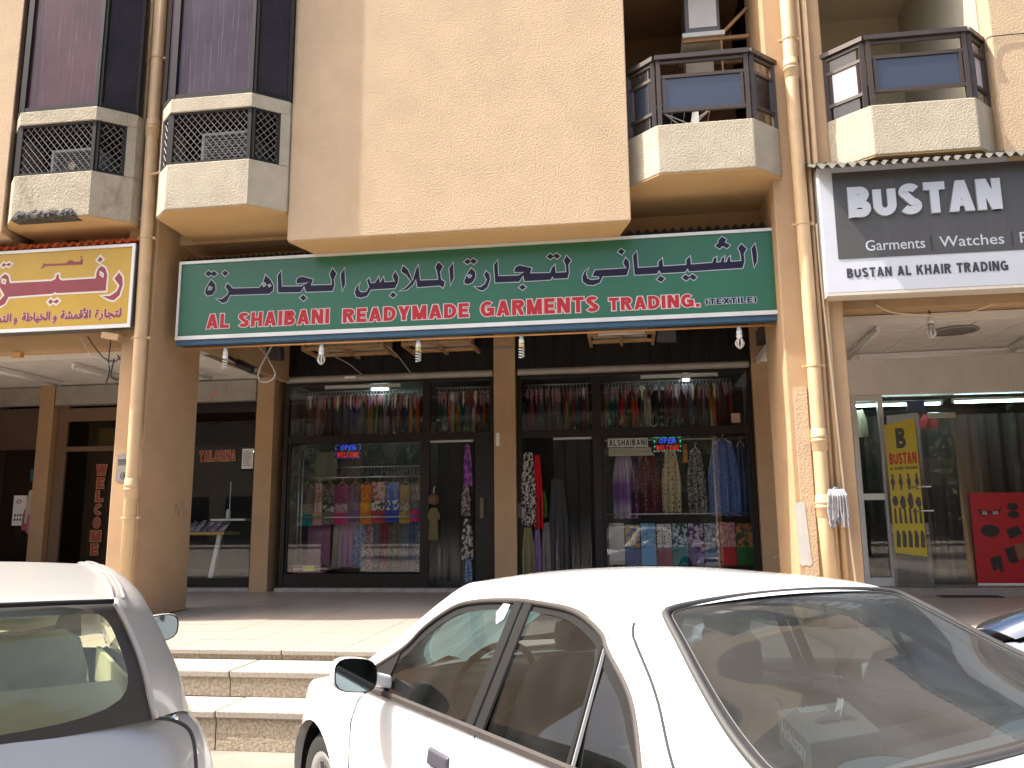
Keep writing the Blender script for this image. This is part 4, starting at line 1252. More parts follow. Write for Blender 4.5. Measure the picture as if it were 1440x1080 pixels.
# ---------------------------------------------------------------- garments
ORD = ['first', 'second', 'third', 'fourth', 'fifth', 'sixth', 'seventh', 'eighth', 'ninth', 'tenth', 'eleventh', 'twelfth', 'thirteenth', 'fourteenth', 'fifteenth', 'sixteenth', 'seventeenth', 'eighteenth', 'nineteenth', 'twentieth']
TENS = ['', '', 'twenty', 'thirty', 'forty']
def ordinal(n):
    if n < 20: return ORD[n]
    a, b = divmod(n + 1, 10)
    if b == 0: return {2: 'twentieth', 3: 'thirtieth', 4: 'fortieth'}[a]
    return TENS[a] + '-' + ORD[b - 1]

CL = {'plum': (.12, .05, .075), 'teal': (.02, .11, .12), 'crimson': (.27, .02, .03), 'orange': (.5, .10, .02), 'navy': (.03, .035, .12), 'blue': (.04, .08, .26), 'grey': (.15, .14, .14), 'olive': (.17, .15, .05),
      'cream': (.48, .43, .34), 'green': (.02, .12, .06), 'purple': (.10, .035, .16), 'pink': (.42, .13, .19), 'brown': (.11, .06, .04), 'amber': (.52, .22, .03), 'rose': (.30, .10, .12), 'wine': (.10, .012, .022), 'mauve': (.24, .14, .22), 'black': (.015, .014, .014), 'slate': (.07, .085, .10), 'red': (.5, .02, .02)}
SM = {}
def plain(c):
    return cloth_mat('cloth ' + c, CL[c])

def strip_cloth(x, y, w, z0, z1, depth=.10, fold=2.5, seed=0, taper=.55, nx=9, nz=7):
    """a hanging length of cloth: wavy in plan, narrower at the shoulders"""
    rnd = random.Random(seed)
    ph = rnd.uniform(0, 6.28)
    sw = rnd.uniform(-.02, .02)
    rows = []
    for j in range(nz):
        t = j / (nz - 1)
        ww = w * (taper + (1 - taper) * min(1, t * 2.2))
        rows.append([(x + sw * t + (i / (nx - 1) - .5) * ww, y + depth * .5 * math.sin(fold * 2 * PI * i / (nx - 1) + ph + t * .8) * (.35 + .65 * t), z1 + (z0 - z1) * t + .008 * math.sin(ph + i)) for i in range(nx)])
    return MB().grid(rows)

def upper_garment(x, z1, z0, c, w, label, group, k):
    t = thing('hanging_garment', label, 'garment', (x, 12.45, z0), group)
    part('cloth', strip_cloth(x, 12.47, w, z0, z1 - .12, .16, 1.6, k, .5, 7, 5), plain(c), t, smooth=True)
    rnd = random.Random(k * 3 + 1)
    mb = MB()
    tc = rnd.choice(['cream', 'rose', 'grey', 'cream', 'mauve', 'grey', 'wine', 'mauve', 'grey', 'brown', 'rose'])
    for q in range(2):
        dx = rnd.uniform(-.016, .016); L = rnd.uniform(.12, .30)
        mb.add([(x + dx - .012, 12.385, z1 - .07), (x + dx + .012, 12.385, z1 - .07), (x + dx + .017, 12.375, z1 - .07 - L * .6), (x + dx + .004 + rnd.uniform(-.01, .01), 12.37, z1 - .07 - L), (x + dx - .017, 12.375, z1 - .07 - L * .6)], [(0, 1, 2, 3, 4)])
    part('ribbon', mb, plain(tc), t)
    h = MB().tube([(x, 12.45, z1 + .01), (x + .004, 12.40, z1 - .03), (x, 12.46, z1 - .07)], .004, 4, cap=False)
    h.tube([(x - .01, 12.36, z1 - .09), (x, 12.45, z1 - .06), (x + .01, 12.56, z1 - .09)], .006, 4, cap=False)
    part('hanger', h, M_white, t)
    return t

seqL = ['plum', 'brown', 'plum', 'rose', 'brown', 'plum', 'brown', 'slate', 'plum', 'slate', 'slate', 'navy', 'slate', 'navy', 'blue', 'navy', 'blue', 'slate', 'slate', 'olive', 'orange', 'green', 'olive', 'brown', 'slate', 'mauve', 'wine', 'plum', 'brown', 'mauve', 'wine', 'navy', 'navy', 'amber', 'slate', 'orange', 'wine']
seqL2 = ['slate', 'teal', 'grey', 'slate', 'orange', 'cream', 'brown', 'amber', 'teal', 'navy', 'grey', 'mauve', 'teal', 'cream', 'crimson', 'slate', 'wine', 'orange', 'brown', 'olive']
seqR1 = ['plum', 'crimson', 'wine', 'teal', 'slate', 'wine', 'grey', 'brown', 'mauve', 'grey', 'slate', 'amber', 'green', 'crimson', 'slate', 'navy', 'crimson', 'olive']
seqR2 = ['olive', 'green', 'teal', 'green', 'crimson', 'red', 'brown', 'brown', 'orange', 'red', 'wine', 'slate', 'cream', 'cream', 'black', 'black', 'black', 'black', 'plum', 'wine', 'brown', 'plum', 'slate', 'wine', 'plum', 'mauve', 'teal', 'plum', 'brown', 'mauve', 'slate', 'amber', 'orange', 'wine', 'brown', 'plum', 'wine', 'crimson']
k = 0
for seq, x0, x1, z1, z0, nm in ((seqL, -5.15, -3.22, 3.69, 2.94, 'in the wide left upper window'), (seqL2, -2.96, -2.10, 3.69, 2.94, 'in the narrow upper window over the door'),
                                (seqR1, -1.52, -.55, 3.69, 2.94, 'in the upper window right of the middle pier'), (seqR2, -.32, 1.62, 3.69, 2.94, 'in the wide right upper window')):
    n = len(seq)
    for i, c in enumerate(seq):
        if c == 'black' and i % 2: continue
        x = x0 + (x1 - x0) * (i + .5) / n + random.uniform(-.008, .008)
        upper_garment(x, z1, z0 + random.uniform(-.01, .05), c, .9 * (x1 - x0) / n + .012, f'{c} garment on hanger, {ordinal(i)} from left {nm}', 'garments on the upper rails', k)
        k += 1

def hanger_shape(x, y, z, w=.36):
    return [(x - w / 2, y, z - .09), (x - .03, y, z - .02), (x, y, z), (x, y, z + .035), (x + .02, y, z + .06), (x, y, z + .075)], [(x + w / 2, y, z - .09), (x + .03, y, z - .02), (x, y, z)]

# row of empty black hangers on the rear rail (one mesh shared)
hm = MB()
a, b = hanger_shape(0, 0, 0, .30)
hm.tube([Vector((0, p[0], p[2])) for p in a], .007, 5, cap=False); hm.tube([Vector((0, p[0], p[2])) for p in b], .007, 5, cap=False)
hmesh = hm.mesh('empty_hanger', mat('grey plastic hanger', (.20, .20, .21), .35))
n = 0
for i in range(26):
    x = -4.62 + i * .055 + (.05 if i > 6 else 0)
    o = bpy.data.objects.new('empty_hanger', hmesh); C.objects.link(o); ORG[o] = (x, 12.7, 2.40)
    o.location = (x, 12.7, 2.405); o.rotation_euler = (0, 0, random.uniform(-.35, .35))
    o['label'] = f'empty black hanger, {ordinal(i)} from left on the rear rail of the left display'
    o['category'] = 'hanger'; o['group'] = 'empty hangers on the rear rail'

# ten folded three-piece cloth sets hanging in the left display
sets = [('teal set with a zigzag black and cream band', [('teal printed', (.03, .06, .07), (.12, .05, .05), 'floral', 22), ('zigzag', (.05, .045, .045), (.35, .27, .18), 'bands', 14), ('teal plain', (.0, .15, .16), None, 'plain', 1)], .24),
        ('narrow peach patterned set', [('peach print', (.42, .26, .20), (.22, .12, .10), 'floral', 30), ('peach print two', (.38, .24, .20), (.5, .36, .3), 'dots', 40), ('peach', (.45, .25, .19), None, 'plain', 1)], .14),
        ('brown set with a cream scroll print', [('dark floral', (.05, .045, .04), (.18, .16, .13), 'floral', 26), ('scroll', (.05, .04, .04), (.42, .40, .36), 'floral', 18), ('taupe', (.15, .12, .10), None, 'plain', 1)], .18),
        ('magenta set with a wide plain hem', [('magenta print', (.30, .02, .12), (.10, .03, .07), 'floral', 24), ('mag two', (.22, .10, .16), (.40, .25, .30), 'floral', 30), ('magenta', (.45, .012, .14), None, 'plain', 1)], .22),
        ('plum and violet striped set', [('plum print', (.11, .06, .12), (.05, .03, .06), 'floral', 30), ('plum two', (.13, .07, .14), (.2, .14, .2), 'dots', 50), ('violet', (.10, .05, .20), None, 'plain', 1)], .19),
        ('bright orange set', [('orange print', (.62, .24, .02), (.5, .12, .02), 'floral', 20), ('orange gold', (.68, .33, .02), (.6, .2, .02), 'floral', 20), ('orange plain', (.60, .17, .01), None, 'plain', 1)], .16),
        ('red set with a white scroll panel', [('red pale print', (.36, .10, .10), (.5, .35, .33), 'floral', 16), ('white scroll', (.52, .50, .47), (.07, .06, .07), 'floral', 14), ('red plain', (.34, .015, .02), None, 'plain', 1)], .22),
        ('royal blue set with white flowers', [('blue mid', (.08, .12, .34), (.16, .22, .45), 'floral', 12), ('blue white', (.05, .09, .36), (.55, .55, .58), 'floral', 20), ('royal', (.03, .05, .30), None, 'plain', 1)], .22),
        ('mustard set with a grey floral yoke', [('mustard', (.36, .26, .07), (.28, .2, .1), 'floral', 18), ('mustard print', (.40, .36, .27), (.2, .15, .1), 'floral', 24), ('ochre', (.40, .27, .04), None, 'plain', 1)], .16),
        ('grey patterned set with a hot pink hem', [('grey print', (.17, .14, .13), (.3, .24, .22), 'floral', 24), ('greyer', (.20, .18, .17), (.10, .09, .09), 'floral', 34), ('hot pink', (.50, .03, .18), None, 'plain', 1)], .23)]
x = -5.22
for i, (lab, ms, w) in enumerate(sets):
    cx = x + w / 2
    t = thing('cloth_set', lab + ' hanging in the left display window', 'cloth', (cx, 12.42, 1.55), 'folded cloth sets in the left display')
    zt, zb = 2.19 + random.uniform(-.03, .03), 1.55 + random.uniform(-.03, .05)
    cuts = [zt, lerp(zt, zb, .46), lerp(zt, zb, .70), zb]
    for j, (mn, ca, cb, kd, sc_) in enumerate(ms):
        rows = []
        for q in range(4):
            zz = lerp(cuts[j], cuts[j + 1] + .004, q / 3)
            rows.append([(cx + (u / 8 - .5) * w * (1.0 + (.05 if j == 2 else 0)), 12.40 - .012 * j + .018 * math.sin(u * 1.1 + i * 2 + j) , zz - .012 * math.cos((u / 8 - .5) * 3) * (1 if q == 0 and j == 0 else 0)) for u in range(9)])
        nm = ('yoke', 'band', 'hem')[j]
        part(nm, MB().grid(rows), cloth_mat('cloth ' + mn, ca, cb, kd, sc_), t, smooth=True)
    a, b = hanger_shape(cx, 12.42, 2.215, w * .95)
    h = MB(); h.tube(a, .006, 5, cap=False); h.tube(b, .006, 5, cap=False)
    part('hanger', h, mat('wooden hanger', (.42, .25, .10), .5), t)
    x += w + .012

# long lengths of cloth under the shelf of the left display
longs = [('pale cream draped cloth', (.42, .38, .32), None, 'plain', 1, -4.62, .12), ('lilac draped cloth', (.42, .26, .36), None, 'plain', 1, -4.45, .20), ('pale blue floral draped cloth', (.40, .45, .55), (.16, .22, .36), 'floral', 30, -4.25, .16), ('white and red floral draped cloth', (.46, .36, .36), (.30, .05, .08), 'floral', 26, -4.09, .13),
         ('grey violet draped cloth', (.13, .11, .15), None, 'plain', 1, -3.97, .11), ('red draped cloth', (.30, .03, .05), (.14, .03, .05), 'floral', 20, -3.84, .16), ('olive brown draped cloth', (.16, .14, .08), (.10, .09, .06), 'floral', 12, -3.66, .20), ('dusty slate draped cloth', (.15, .16, .20), None, 'plain', 1, -3.48, .14), ('navy draped cloth', (.05, .07, .17), (.14, .18, .3), 'dots', 40, -3.36, .13), ('blue and white speckled draped cloth', (.10, .14, .26), (.52, .52, .54), 'floral', 36, -3.24, .14)]
for i, (lab, ca, cb, kd, s_, x, w) in enumerate(longs):
    solo('draped_cloth', strip_cloth(x, 12.52, w * 1.15, .84 + random.uniform(0, .06), 1.62, .09, 2.6, 400 + i, .85, 15, 6), cloth_mat('long ' + lab, ca, cb, kd, s_), f'{lab} standing under the rail in the left display', 'cloth', (x, 12.5, .84), 'lengths of cloth in the left display', smooth=True)
solo('framed_cloth', MB().box((-5.12, 12.55, .86), (-4.74, 12.60, 1.56)), cloth_mat('dusky pink cloth', (.24, .10, .16)), 'dusky pink flat cloth panel at the lower left of the left display', 'cloth', (-4.93, 12.57, .86))
# folded stack and price card on the display floor
st = thing('folded_stack', 'low stack of folded pink and white cloth on the left display floor', 'cloth stack', (-4.98, 12.35, .80))
for j, (c, dx) in enumerate((('rose', 0), ('cream', .03), ('pink', -.02))):
    part('folded_cloth', MB().box((-5.26 + dx, 12.24, .802 + .045 * j), (-4.72 + dx * 2, 12.48, .843 + .045 * j)), plain(c), st, bev=.015)
solo('price_card', MB().hexa([(-5.05, 12.215, .84), (-4.86, 12.215, .84), (-4.86, 12.22, .84), (-5.05, 12.22, .84), (-5.05, 12.222, .915), (-4.86, 12.222, .915), (-4.86, 12.227, .915), (-5.05, 12.227, .915)]), mat('bright lime card', (.50, .55, .04), .6), 'bright lime price card in front of the folded stack', 'card', (-4.95, 12.22, .84))
# bag hanging at the upper left of the display
solo('hanging_bag', strip_cloth(-4.86, 12.6, .40, 2.25, 2.72, .05, 1.5, 90, .8), cloth_mat('pale green grey cloth', (.17, .18, .13)), 'pale grey green cloth hanging high at the left of the left display', 'cloth', (-4.86, 12.6, 2.25), smooth=True)

# dresses and cloth in the right display
dresses = [('purple and white dyed dress', (.20, .075, .33), (.46, .38, .54), 'tie', .42, -.06, .36, 2.62, 1.60), ('deep purple shawl', (.08, .02, .12), None, 'plain', 1, .12, .14, 2.60, 1.62), ('maroon dress with a few white squares', (.12, .012, .025), (.40, .30, .28), 'dots', 16, .31, .38, 2.60, 1.66),
           ('cream dress with black motifs', (.55, .46, .30), (.02, .02, .02), 'dots', 15, .66, .29, 2.60, 1.68), ('black dress with pale specks', (.018, .016, .016), (.38, .36, .34), 'floral', 34, 1.03, .28, 2.62, 1.66), ('blue dotted dress with a wide drape', (.07, .15, .40), (.36, .44, .58), 'dots', 36, 1.44, .48, 2.76, 1.62), ('plain blue shawl', (.05, .10, .24), None, 'plain', 1, 1.70, .20, 2.70, 1.62)]
for i, (lab, ca, cb, kd, s_, x, w, z1, z0) in enumerate(dresses):
    t = thing('hanging_dress', f'{lab} hanging in the right display window', 'dress', (x, 12.5, z0), 'dresses in the right display')
    th = (.17 if s_ == 16 else .28) if kd == 'dots' else .5
    part('cloth', strip_cloth(x, 12.5, w, z0, z1, .14, 2.8, 500 + i, .55, 19, 9), cloth_mat('dress ' + lab, ca, cb, kd, s_, th=th), t, smooth=True)
    a, b = hanger_shape(x, 12.46, z1 + .03, w * .55)
    h = MB(); h.tube(a, .006, 5, cap=False); h.tube(b, .006, 5, cap=False)
    part('hanger', h, M_white, t)
t = thing('hanging_tassel', 'small amber tassel hanging between the black and cream dresses', 'tassel', (.88, 12.4, 2.40))
part('cloth', strip_cloth(.88, 12.42, .07, 2.42, 2.7, .03, 1.0, 77, .6), plain('amber'), t, smooth=True)
folds = [('white folded cloth', (.58, .54, .52), None, 'plain', 1, (.52, .48, .47)), ('blue and gold folded cloth', (.10, .13, .26), (.45, .30, .08), 'floral', 16, (.03, .05, .20)), ('light blue folded cloth', (.13, .30, .52), (.26, .42, .58), 'floral', 16, (.10, .30, .55)), ('white cloth with black dots and a maroon hem', (.60, .58, .56), (.03, .03, .035), 'dots', 26, (.20, .012, .03)),
         ('teal folded cloth with pale leaves', (.02, .06, .075), (.40, .48, .48), 'floral', 18, (.0, .13, .14)), ('purple cloth with pale flowers', (.09, .03, .14), (.48, .42, .50), 'floral', 14, (.06, .01, .14)), ('slate blue printed cloth', (.14, .16, .24), (.38, .38, .42), 'floral', 20, (.07, .10, .16)), ('coral red wrapped cloth', (.34, .12, .15), (.48, .28, .28), 'floral', 22, (.42, .02, .035)), ('dark green cloth with orange leaves', (.012, .06, .02), (.35, .14, .05), 'floral', 11, (.0, .10, .02))]
x = -.31
for i, (lab, ca, cb, kd, s_, hem) in enumerate(folds):
    w = .228 if i else .24
    if i == 8: w = .27
    t = thing('folded_cloth', f'{lab} hung low in the right display window', 'cloth', (x + w / 2, 12.35, .9), 'folded cloths in the right display')
    zt, zb = 1.50 + random.uniform(-.015, .02), .90 + random.uniform(-.01, .02)
    zm = lerp(zt, zb, .55 if i else .9)
    for nm, za, zc, m in (('print', zt, zm, cloth_mat('fold ' + lab, ca, cb, kd, s_, th=.30 if kd == 'dots' else .5)), ('hem', zm, zb, cloth_mat('hem ' + lab, hem))):
        rows = [[(x + .006 + (w - .012) * u / 6, 12.36 - (.012 if nm == 'hem' else 0) + .012 * math.sin(u * 1.3 + i), lerp(za, zc, q / 3)) for u in range(7)] for q in range(4)]
        part(nm, MB().grid(rows), m, t, smooth=True)
    part('top_roll', MB().tube([(x + .01, 12.37, zt), (x + w - .01, 12.37, zt)], .022, 8), cloth_mat('fold ' + lab, ca, cb, kd, s_), t, smooth=True)
    x += w + .003

# doorways: clear plastic strip curtains and dark lining
M_strip = glass_mat('clear plastic strip', (0.93, 0.92, 0.91), rough=.10, ior=1.45, dust_haze=.012, dust_haze_col=(.35, .33, .31), dvar=.012, smear=6)
for x0, x1, lab in ((-3.04, -2.34, 'clear plastic strip curtain in the doorway left of the middle pier'), (-1.10, -.52, 'clear plastic strip curtain in the doorway right of the middle pier')):
    t = thing('strip_curtain', lab, 'curtain', ((x0 + x1) / 2, 12.2, FZ))
    n = int((x1 - x0) / .16)
    for i in range(n):
        a = x0 + (x1 - x0) * i / n
        part('plastic_strip', strip_cloth(a + .08, 12.17 + .03 * (i % 2), .17, FZ + .04, 2.80, .018, .7, 700 + i + int(x0 * 10), .95, 9, 8), M_strip, t, smooth=True)
    part('curtain_rail', MB().box((x0, 12.16, 2.79), (x1, 12.22, 2.83)), M_steel, t)
part('curtain_backing', MB().box((-3.05, 12.85, .62), (-2.06, 12.87, 2.86)), mat('dark grey drape', (.018, .018, .019), .8, var=.3, vscale=3), ri)
part('curtain_backing', MB().box((-1.6, 12.85, .62), (-.42, 12.87, 2.86)), mat('dark grey drape', (.018, .018, .019), .8, var=.3, vscale=3), ri)
# tunic with a brown hat on the door frame
t = thing('tunic_on_hanger', 'small olive tunic with a brown round cap hanging in the left doorway', 'tunic', (-2.92, 12.1, 1.30))
tun = MB().prism_y([(-3.02, 1.30), (-2.86, 1.30), (-2.875, 1.62), (-2.845, 1.60), (-2.835, 1.68), (-2.89, 1.79), (-2.985, 1.79), (-3.035, 1.68), (-3.03, 1.60), (-3.0, 1.62)], 12.085, 12.115)
part('cloth', tun, cloth_mat('olive tunic cloth', (.13, .105, .045)), t, bev=.008)
part('cap', MB().lathe([(0, .0), (.07, .01), (.085, .03), (.085, .12), (.06, .16), (0, .175)], (-2.94, 12.10, 1.83), (0, 0, 1), 14), cloth_mat('brown cap cloth', (.14, .075, .04)), t, smooth=True)
part('hanger', MB().tube([(-2.94, 12.1, 2.0), (-2.94, 12.1, 2.08), (-2.92, 12.1, 2.11)], .006, 5), M_white, t)
# garments hanging in the doorways
side = [('violet scarf', CL['purple'], (.32, .1, .36), 'floral', 10, -2.42, .12, 2.12, 2.74), ('pale floral sash', (.30, .24, .24), (.07, .05, .06), 'floral', 22, -2.44, .15, 1.66, 2.12), ('black and white patterned wrap', (.03, .028, .028), (.40, .36, .34), 'floral', 16, -2.42, .17, 1.02, 1.62), ('blue printed length', (.05, .12, .22), (.2, .26, .34), 'floral', 24, -2.40, .12, .68, 1.05)]
for i, (lab, ca, cb, kd, s_, x, w, z0, z1) in enumerate(side):
    solo('hanging_cloth', strip_cloth(x, 12.10, w, z0, z1, .06, 1.6, 800 + i, .5), cloth_mat('side ' + lab, ca, cb, kd, s_), f'{lab} hanging along the open brown door', 'cloth', (x, 12.1, z0), 'cloths hanging beside the open door', smooth=True)
side = [('black and white patterned long dress', (.025, .022, .022), (.45, .42, .40), 'floral', 22, -1.48, .22, 1.50, 2.60), ('bright red dress', (.52, .012, .02), None, 'plain', 1, -1.34, .13, 1.46, 2.56), ('moss green dress', (.07, .12, .02), None, 'plain', 1, -1.26, .10, 1.62, 2.02), ('olive striped skirt', (.24, .23, .11), (.17, .16, .08), 'stripes', 30, -1.50, .20, .66, 1.48), ('lilac skirt', (.26, .17, .32), None, 'plain', 1, -1.36, .12, .66, 1.45), ('grey beige gown in plastic', (.20, .18, .16), None, 'plain', 1, -1.22, .22, .68, 1.55), ('charcoal gown in plastic', (.045, .042, .045), None, 'plain', 1, -1.05, .30, .66, 2.2)]
for i, (lab, ca, cb, kd, s_, x, w, z0, z1) in enumerate(side):
    solo('hanging_dress', strip_cloth(x, 12.10 + .02 * (i % 3) + (.05 if i > 4 else 0), w, z0, z1, .10, 2.2, 850 + i, .6, 13, 8), cloth_mat('door ' + lab, ca, cb, kd, s_), f'{lab} hanging in the doorway right of the middle pier', 'dress', (x, 12.1, z0), 'dresses hanging in the right doorway', smooth=True)

# lit OPEN / WELCOME boards and hand-lettered cards
M_ledblue = lamp_mat('blue light dots', (0.04, 0.10, 0.9), .38)
M_ledred = lamp_mat('red light dots', (0.9, 0.03, 0.03), .30)
M_ledgreen = lamp_mat('green light dots', (0.05, 0.8, 0.55), .4)
plg = lambda u, v, d: (u, 12.262 - d, v)
def led(x0, x1, z0, z1, label, side_col):
    t = thing('light_sign', label, 'light sign', ((x0 + x1) / 2, 12.27, z0))
    part('backing', MB().box((x0, 12.265, z0), (x1, 12.285, z1)), M_black, t)
    zm = (z0 + z1) / 2
    w = x1 - x0
    a, b = MB(), MB()
    stroke_text(a, 'OPEN', plg, x0 + w * .22, x1 - w * .22, zm + .02, z1 - .02, .16, 0, gap=.22)
    stroke_text(b, 'WELCOME', plg, x0 + w * .10, x1 - w * .10, z0 + .02, zm - .012, .16, 0, gap=.2)
    part('upper_word', a, M_ledblue, t); part('lower_word', b, M_ledred, t)
    d = MB()
    for k in range(14):
        q = k / 13
        if k % 4 == 3: continue
        for z in (z0 + .008, z1 - .008): d.box((x0 + .02 + (w - .04) * q - .006, 12.258, z - .005), (x0 + .02 + (w - .04) * q + .006, 12.262, z + .005))
    for z in (zm - .03, zm + .04, zm + .055):
        d.box((x0 + .012, 12.258, z - .008), (x0 + .026, 12.262, z + .008)); d.box((x1 - .026, 12.258, z - .008), (x1 - .012, 12.262, z + .008))
    part('border_dots', d, side_col, t)
led(-4.60, -4.16, 2.58, 2.80, 'lit blue and red dot sign high in the left display window', M_ledblue)
led(.40, .82, 2.58, 2.80, 'lit dot sign with green border lights in the right display window', M_ledgreen)
t = thing('name_card', 'white hand-lettered name card taped high inside the right display window', 'card', (.02, 12.27, 2.67))
plc = lambda u, v, d: (u, 12.262 - d, v)
part('card', MB().box((-.28, 12.264, 2.665), (.32, 12.267, 2.795)), M_paper, t)
a = MB(); stroke_text(a, 'ALSHAIBANI', plc, -.26, .30, 2.683, 2.778, .20, 0, gap=.16); part('lettering', a, M_ink, t)
t = thing('name_card', 'faded cream card lettered in pale ink just below the name card', 'card', (.05, 12.27, 2.53))
part('card', MB().box((-.27, 12.264, 2.53), (.37, 12.267, 2.652)), mat('faded cream paper', (.42, .39, .30), .8), t)
a = MB(); stroke_text(a, 'TEXTILES', plc, -.24, .13, 2.56, 2.62, .12, 0, gap=.2); stroke_text(a, 'TRADING', plc, .16, .34, 2.57, 2.60, .12, 0, gap=.25)
part('lettering', a, mat('faint grey ink', (.22, .20, .16), .8), t)
solo('sticker', MB().box((1.55, 12.163, 2.98), (1.68, 12.166, 3.12)), mat('dull peach paper', (.38, .26, .2), .8), 'small square peach sticker at the lower right of the wide upper right window', 'sticker', (1.6, 12.163, 2.98))

# ================================================================ tailor between the column and the central shop
tf = MB()
tf.box((-7.3, YF - .02, FZ - .05), (-5.84, YF + .05, .74)); tf.box((-5.90, YF - .02, .74), (-5.84, YF + .05, 3.50)); tf.box((-7.3, YF - .02, 3.36), (-5.84, YF + .05, 3.50)); tf.box((-7.36, YF - .02, FZ - .05), (-7.30, YF + .05, 3.50)); tf.box((-7.3, YF - .015, 2.80), (-5.9, YF + .045, 2.86))
tl = part('shopfront', tf, M_shopframe, B, bev=.004)
pane(tl, -7.3, -5.9, .74, 2.80, G_shop); pane(tl, -7.3, -5.9, 2.86, 3.36, G_dark)
part('shutter_box', MB().box((-7.4, YF - .16, 3.52), (-5.84, YF + .05, 3.86)), M_greymetal, tl, bev=.01)
part('red_sticker', MB().box((-6.62, YF - .165, 3.60), (-6.50, YF - .1615, 3.66)), mat('faded red sticker', (.5, .22, .2), .7), tl)
sb = MB().box((0.003, 0, 0), (.337, .14, .052)).mesh('sill_block', MATS['greyish marble sill'])
for k in range(4): piece('sill_block', sb, (-7.2 + .34 * k, YF - .13, PZ), B)
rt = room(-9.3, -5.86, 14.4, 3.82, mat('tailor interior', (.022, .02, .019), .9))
plt = lambda u, v, d: (u, 12.148 - d, v)
tt = thing('window_lettering', 'red outlined word stuck on the tailor shop window', 'lettering', (-6.5, 12.148, 2.57))
a, b = MB(), MB()
stroke_text(a, 'TAILORING', plt, -6.83, -6.22, 2.575, 2.735, .20, .012, gap=.14, d0=.0005); part('letter_outline', a, mat('orange outline', (.45, .22, .12), .5), tt)
stroke_text(b, 'TAILORING', plt, -6.83, -6.22, 2.575, 2.735, .20, -.002, gap=.14, d0=.004); part('letters', b, mat('dark red letters', (.20, .02, .02), .5), tt)
t = thing('notice', 'white printed sheet taped on the tailor shop window', 'notice', (-6.0, 12.14, 2.44))
part('sheet', MB().box((-6.10, 12.143, 2.44), (-5.91, 12.147, 2.76)), M_paper, t)
a = MB()
for k in range(9): a.box((-6.08, 12.1412, 2.71 - .028 * k), (-6.08 + random.uniform(.08, .15), 12.1425, 2.718 - .028 * k))
part('print', a, M_ink, t)
fixture((-6.3, 12.9, 2.78), (-5.95, 12.9, 2.78), 'added lit tube in place of a reflection low behind the tailor shop window', True)  # extra lamp, added as stand-in for a tube's reflection in the glass
# sewing bench and thread stand in the tailor's window
t = thing('sewing_table', 'tailor table with yellow top edge and white legs behind the window', 'table', (-6.9, 12.6, FZ))
part('table_top', MB().box((-7.3, 12.35, 1.40), (-6.45, 12.9, 1.45)), mat('yellow wooden edge', (.50, .30, .08), .5), t, bev=.006)
for x in (-7.2, -6.62): part('leg', MB().bar((x - .10, 12.45, FZ), (x + .05, 12.45, 1.40), .07, .05, up=(0, 1, 0)), M_white, t)
cm_ = MB()
for k in range(5): cm_.add([(-7.2 + .14 * k, 12.40, 1.46), (-7.02 + .14 * k, 12.36, 1.46), (-6.98 + .14 * k, 12.5, 1.60 + .03 * (k % 2)), (-7.15 + .14 * k, 12.7, 1.64)], [(0, 1, 2, 3)])
solo('cloth_pile', cm_, cloth_mat('violet grey cloth', (.15, .13, .24), (.4, .38, .45), 'floral', 9), 'crumpled violet and white cloth on the tailor table', 'cloth', (-6.9, 12.5, 1.46))
t = thing('thread_stand', 'thin thread stand with a white spool behind the tailor window', 'thread stand', (-6.4, 12.4, 1.65))
part('rod', MB().tube([(-6.40, 12.4, 1.66), (-6.40, 12.4, 2.25)], .009, 6), M_steel, t)
part('spool', MB().lathe([(0, 0), (.04, 0), (.035, .03), (.035, .12), (.02, .15), (0, .15)], (-6.42, 12.4, 1.66), (0, 0, 1), 12), M_white, t, smooth=True)
part('stand_plate', MB().box((-6.7, 12.35, 1.625), (-6.1, 12.6, 1.655)), M_white, t)

# ================================================================ shops under the yellow sign
dfm = MB()
dfm.box((-9.39, YF - .02, FZ - .05), (-9.2, YF + .05, 3.55)); dfm.box((-9.2, YF - .02, 3.28), (-7.36, YF + .05, 3.5)); dfm.box((-9.2, YF - .02, FZ - .05), (-7.36, YF + .05, .75)); dfm.box((-9.2, YF - .012, 2.78), (-7.36, YF + .04, 2.86)); dfm.box((-8.06, YF - .012, .75), (-8.0, YF + .04, 2.78))
dd = part('shopfront', dfm, mat('tan brown door frame', (.16, .10, .06), .5), B, bev=.004)
pane(dd, -9.2, -8.06, .75, 2.78, G_dark); pane(dd, -8.0, -7.36, .75, 2.78, G_dark); pane(dd, -9.2, -7.36, 2.86, 3.28, G_dark)
part('shutter_box', MB().box((-9.36, YF - .16, 3.54), (-7.4, YF + .05, 3.86)), M_greymetal, dd, bev=.01)
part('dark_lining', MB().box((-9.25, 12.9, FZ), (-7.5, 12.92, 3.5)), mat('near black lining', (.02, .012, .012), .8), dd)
wl = thing('window_lettering', 'vertical red and gold welcome lettering on the dark door', 'lettering', (-8.52, 12.148, 1.05))
a, b = MB(), MB()
for k, c in enumerate('WELCOME'):
    z1 = 2.55 - k * .213
    w = .125 if c not in 'WM' else .18
    stroke_text(a, c, plt, -8.535 - w / 2 - k * .004, -8.535 + w / 2 - k * .004, z1 - .17, z1, .26, .011, d0=.0005)
    stroke_text(b, c, plt, -8.535 - w / 2 - k * .004, -8.535 + w / 2 - k * .004, z1 - .17, z1, .26, -.001, d0=.004)
part('letter_outline', a, mat('gold outline', (.36, .22, .08), .5), wl); part('letters', b, mat('brick red letters', (.30, .045, .035), .5), wl)
solo('yellow_board', MB().box((-8.78, 12.35, 2.83), (-8.15, 12.37, 3.18)), mat('dim yellow board', (.55, .42, .05), .6), 'dim yellow board behind the fanlight of the dark door', 'board', (-8.5, 12.35, 2.83))
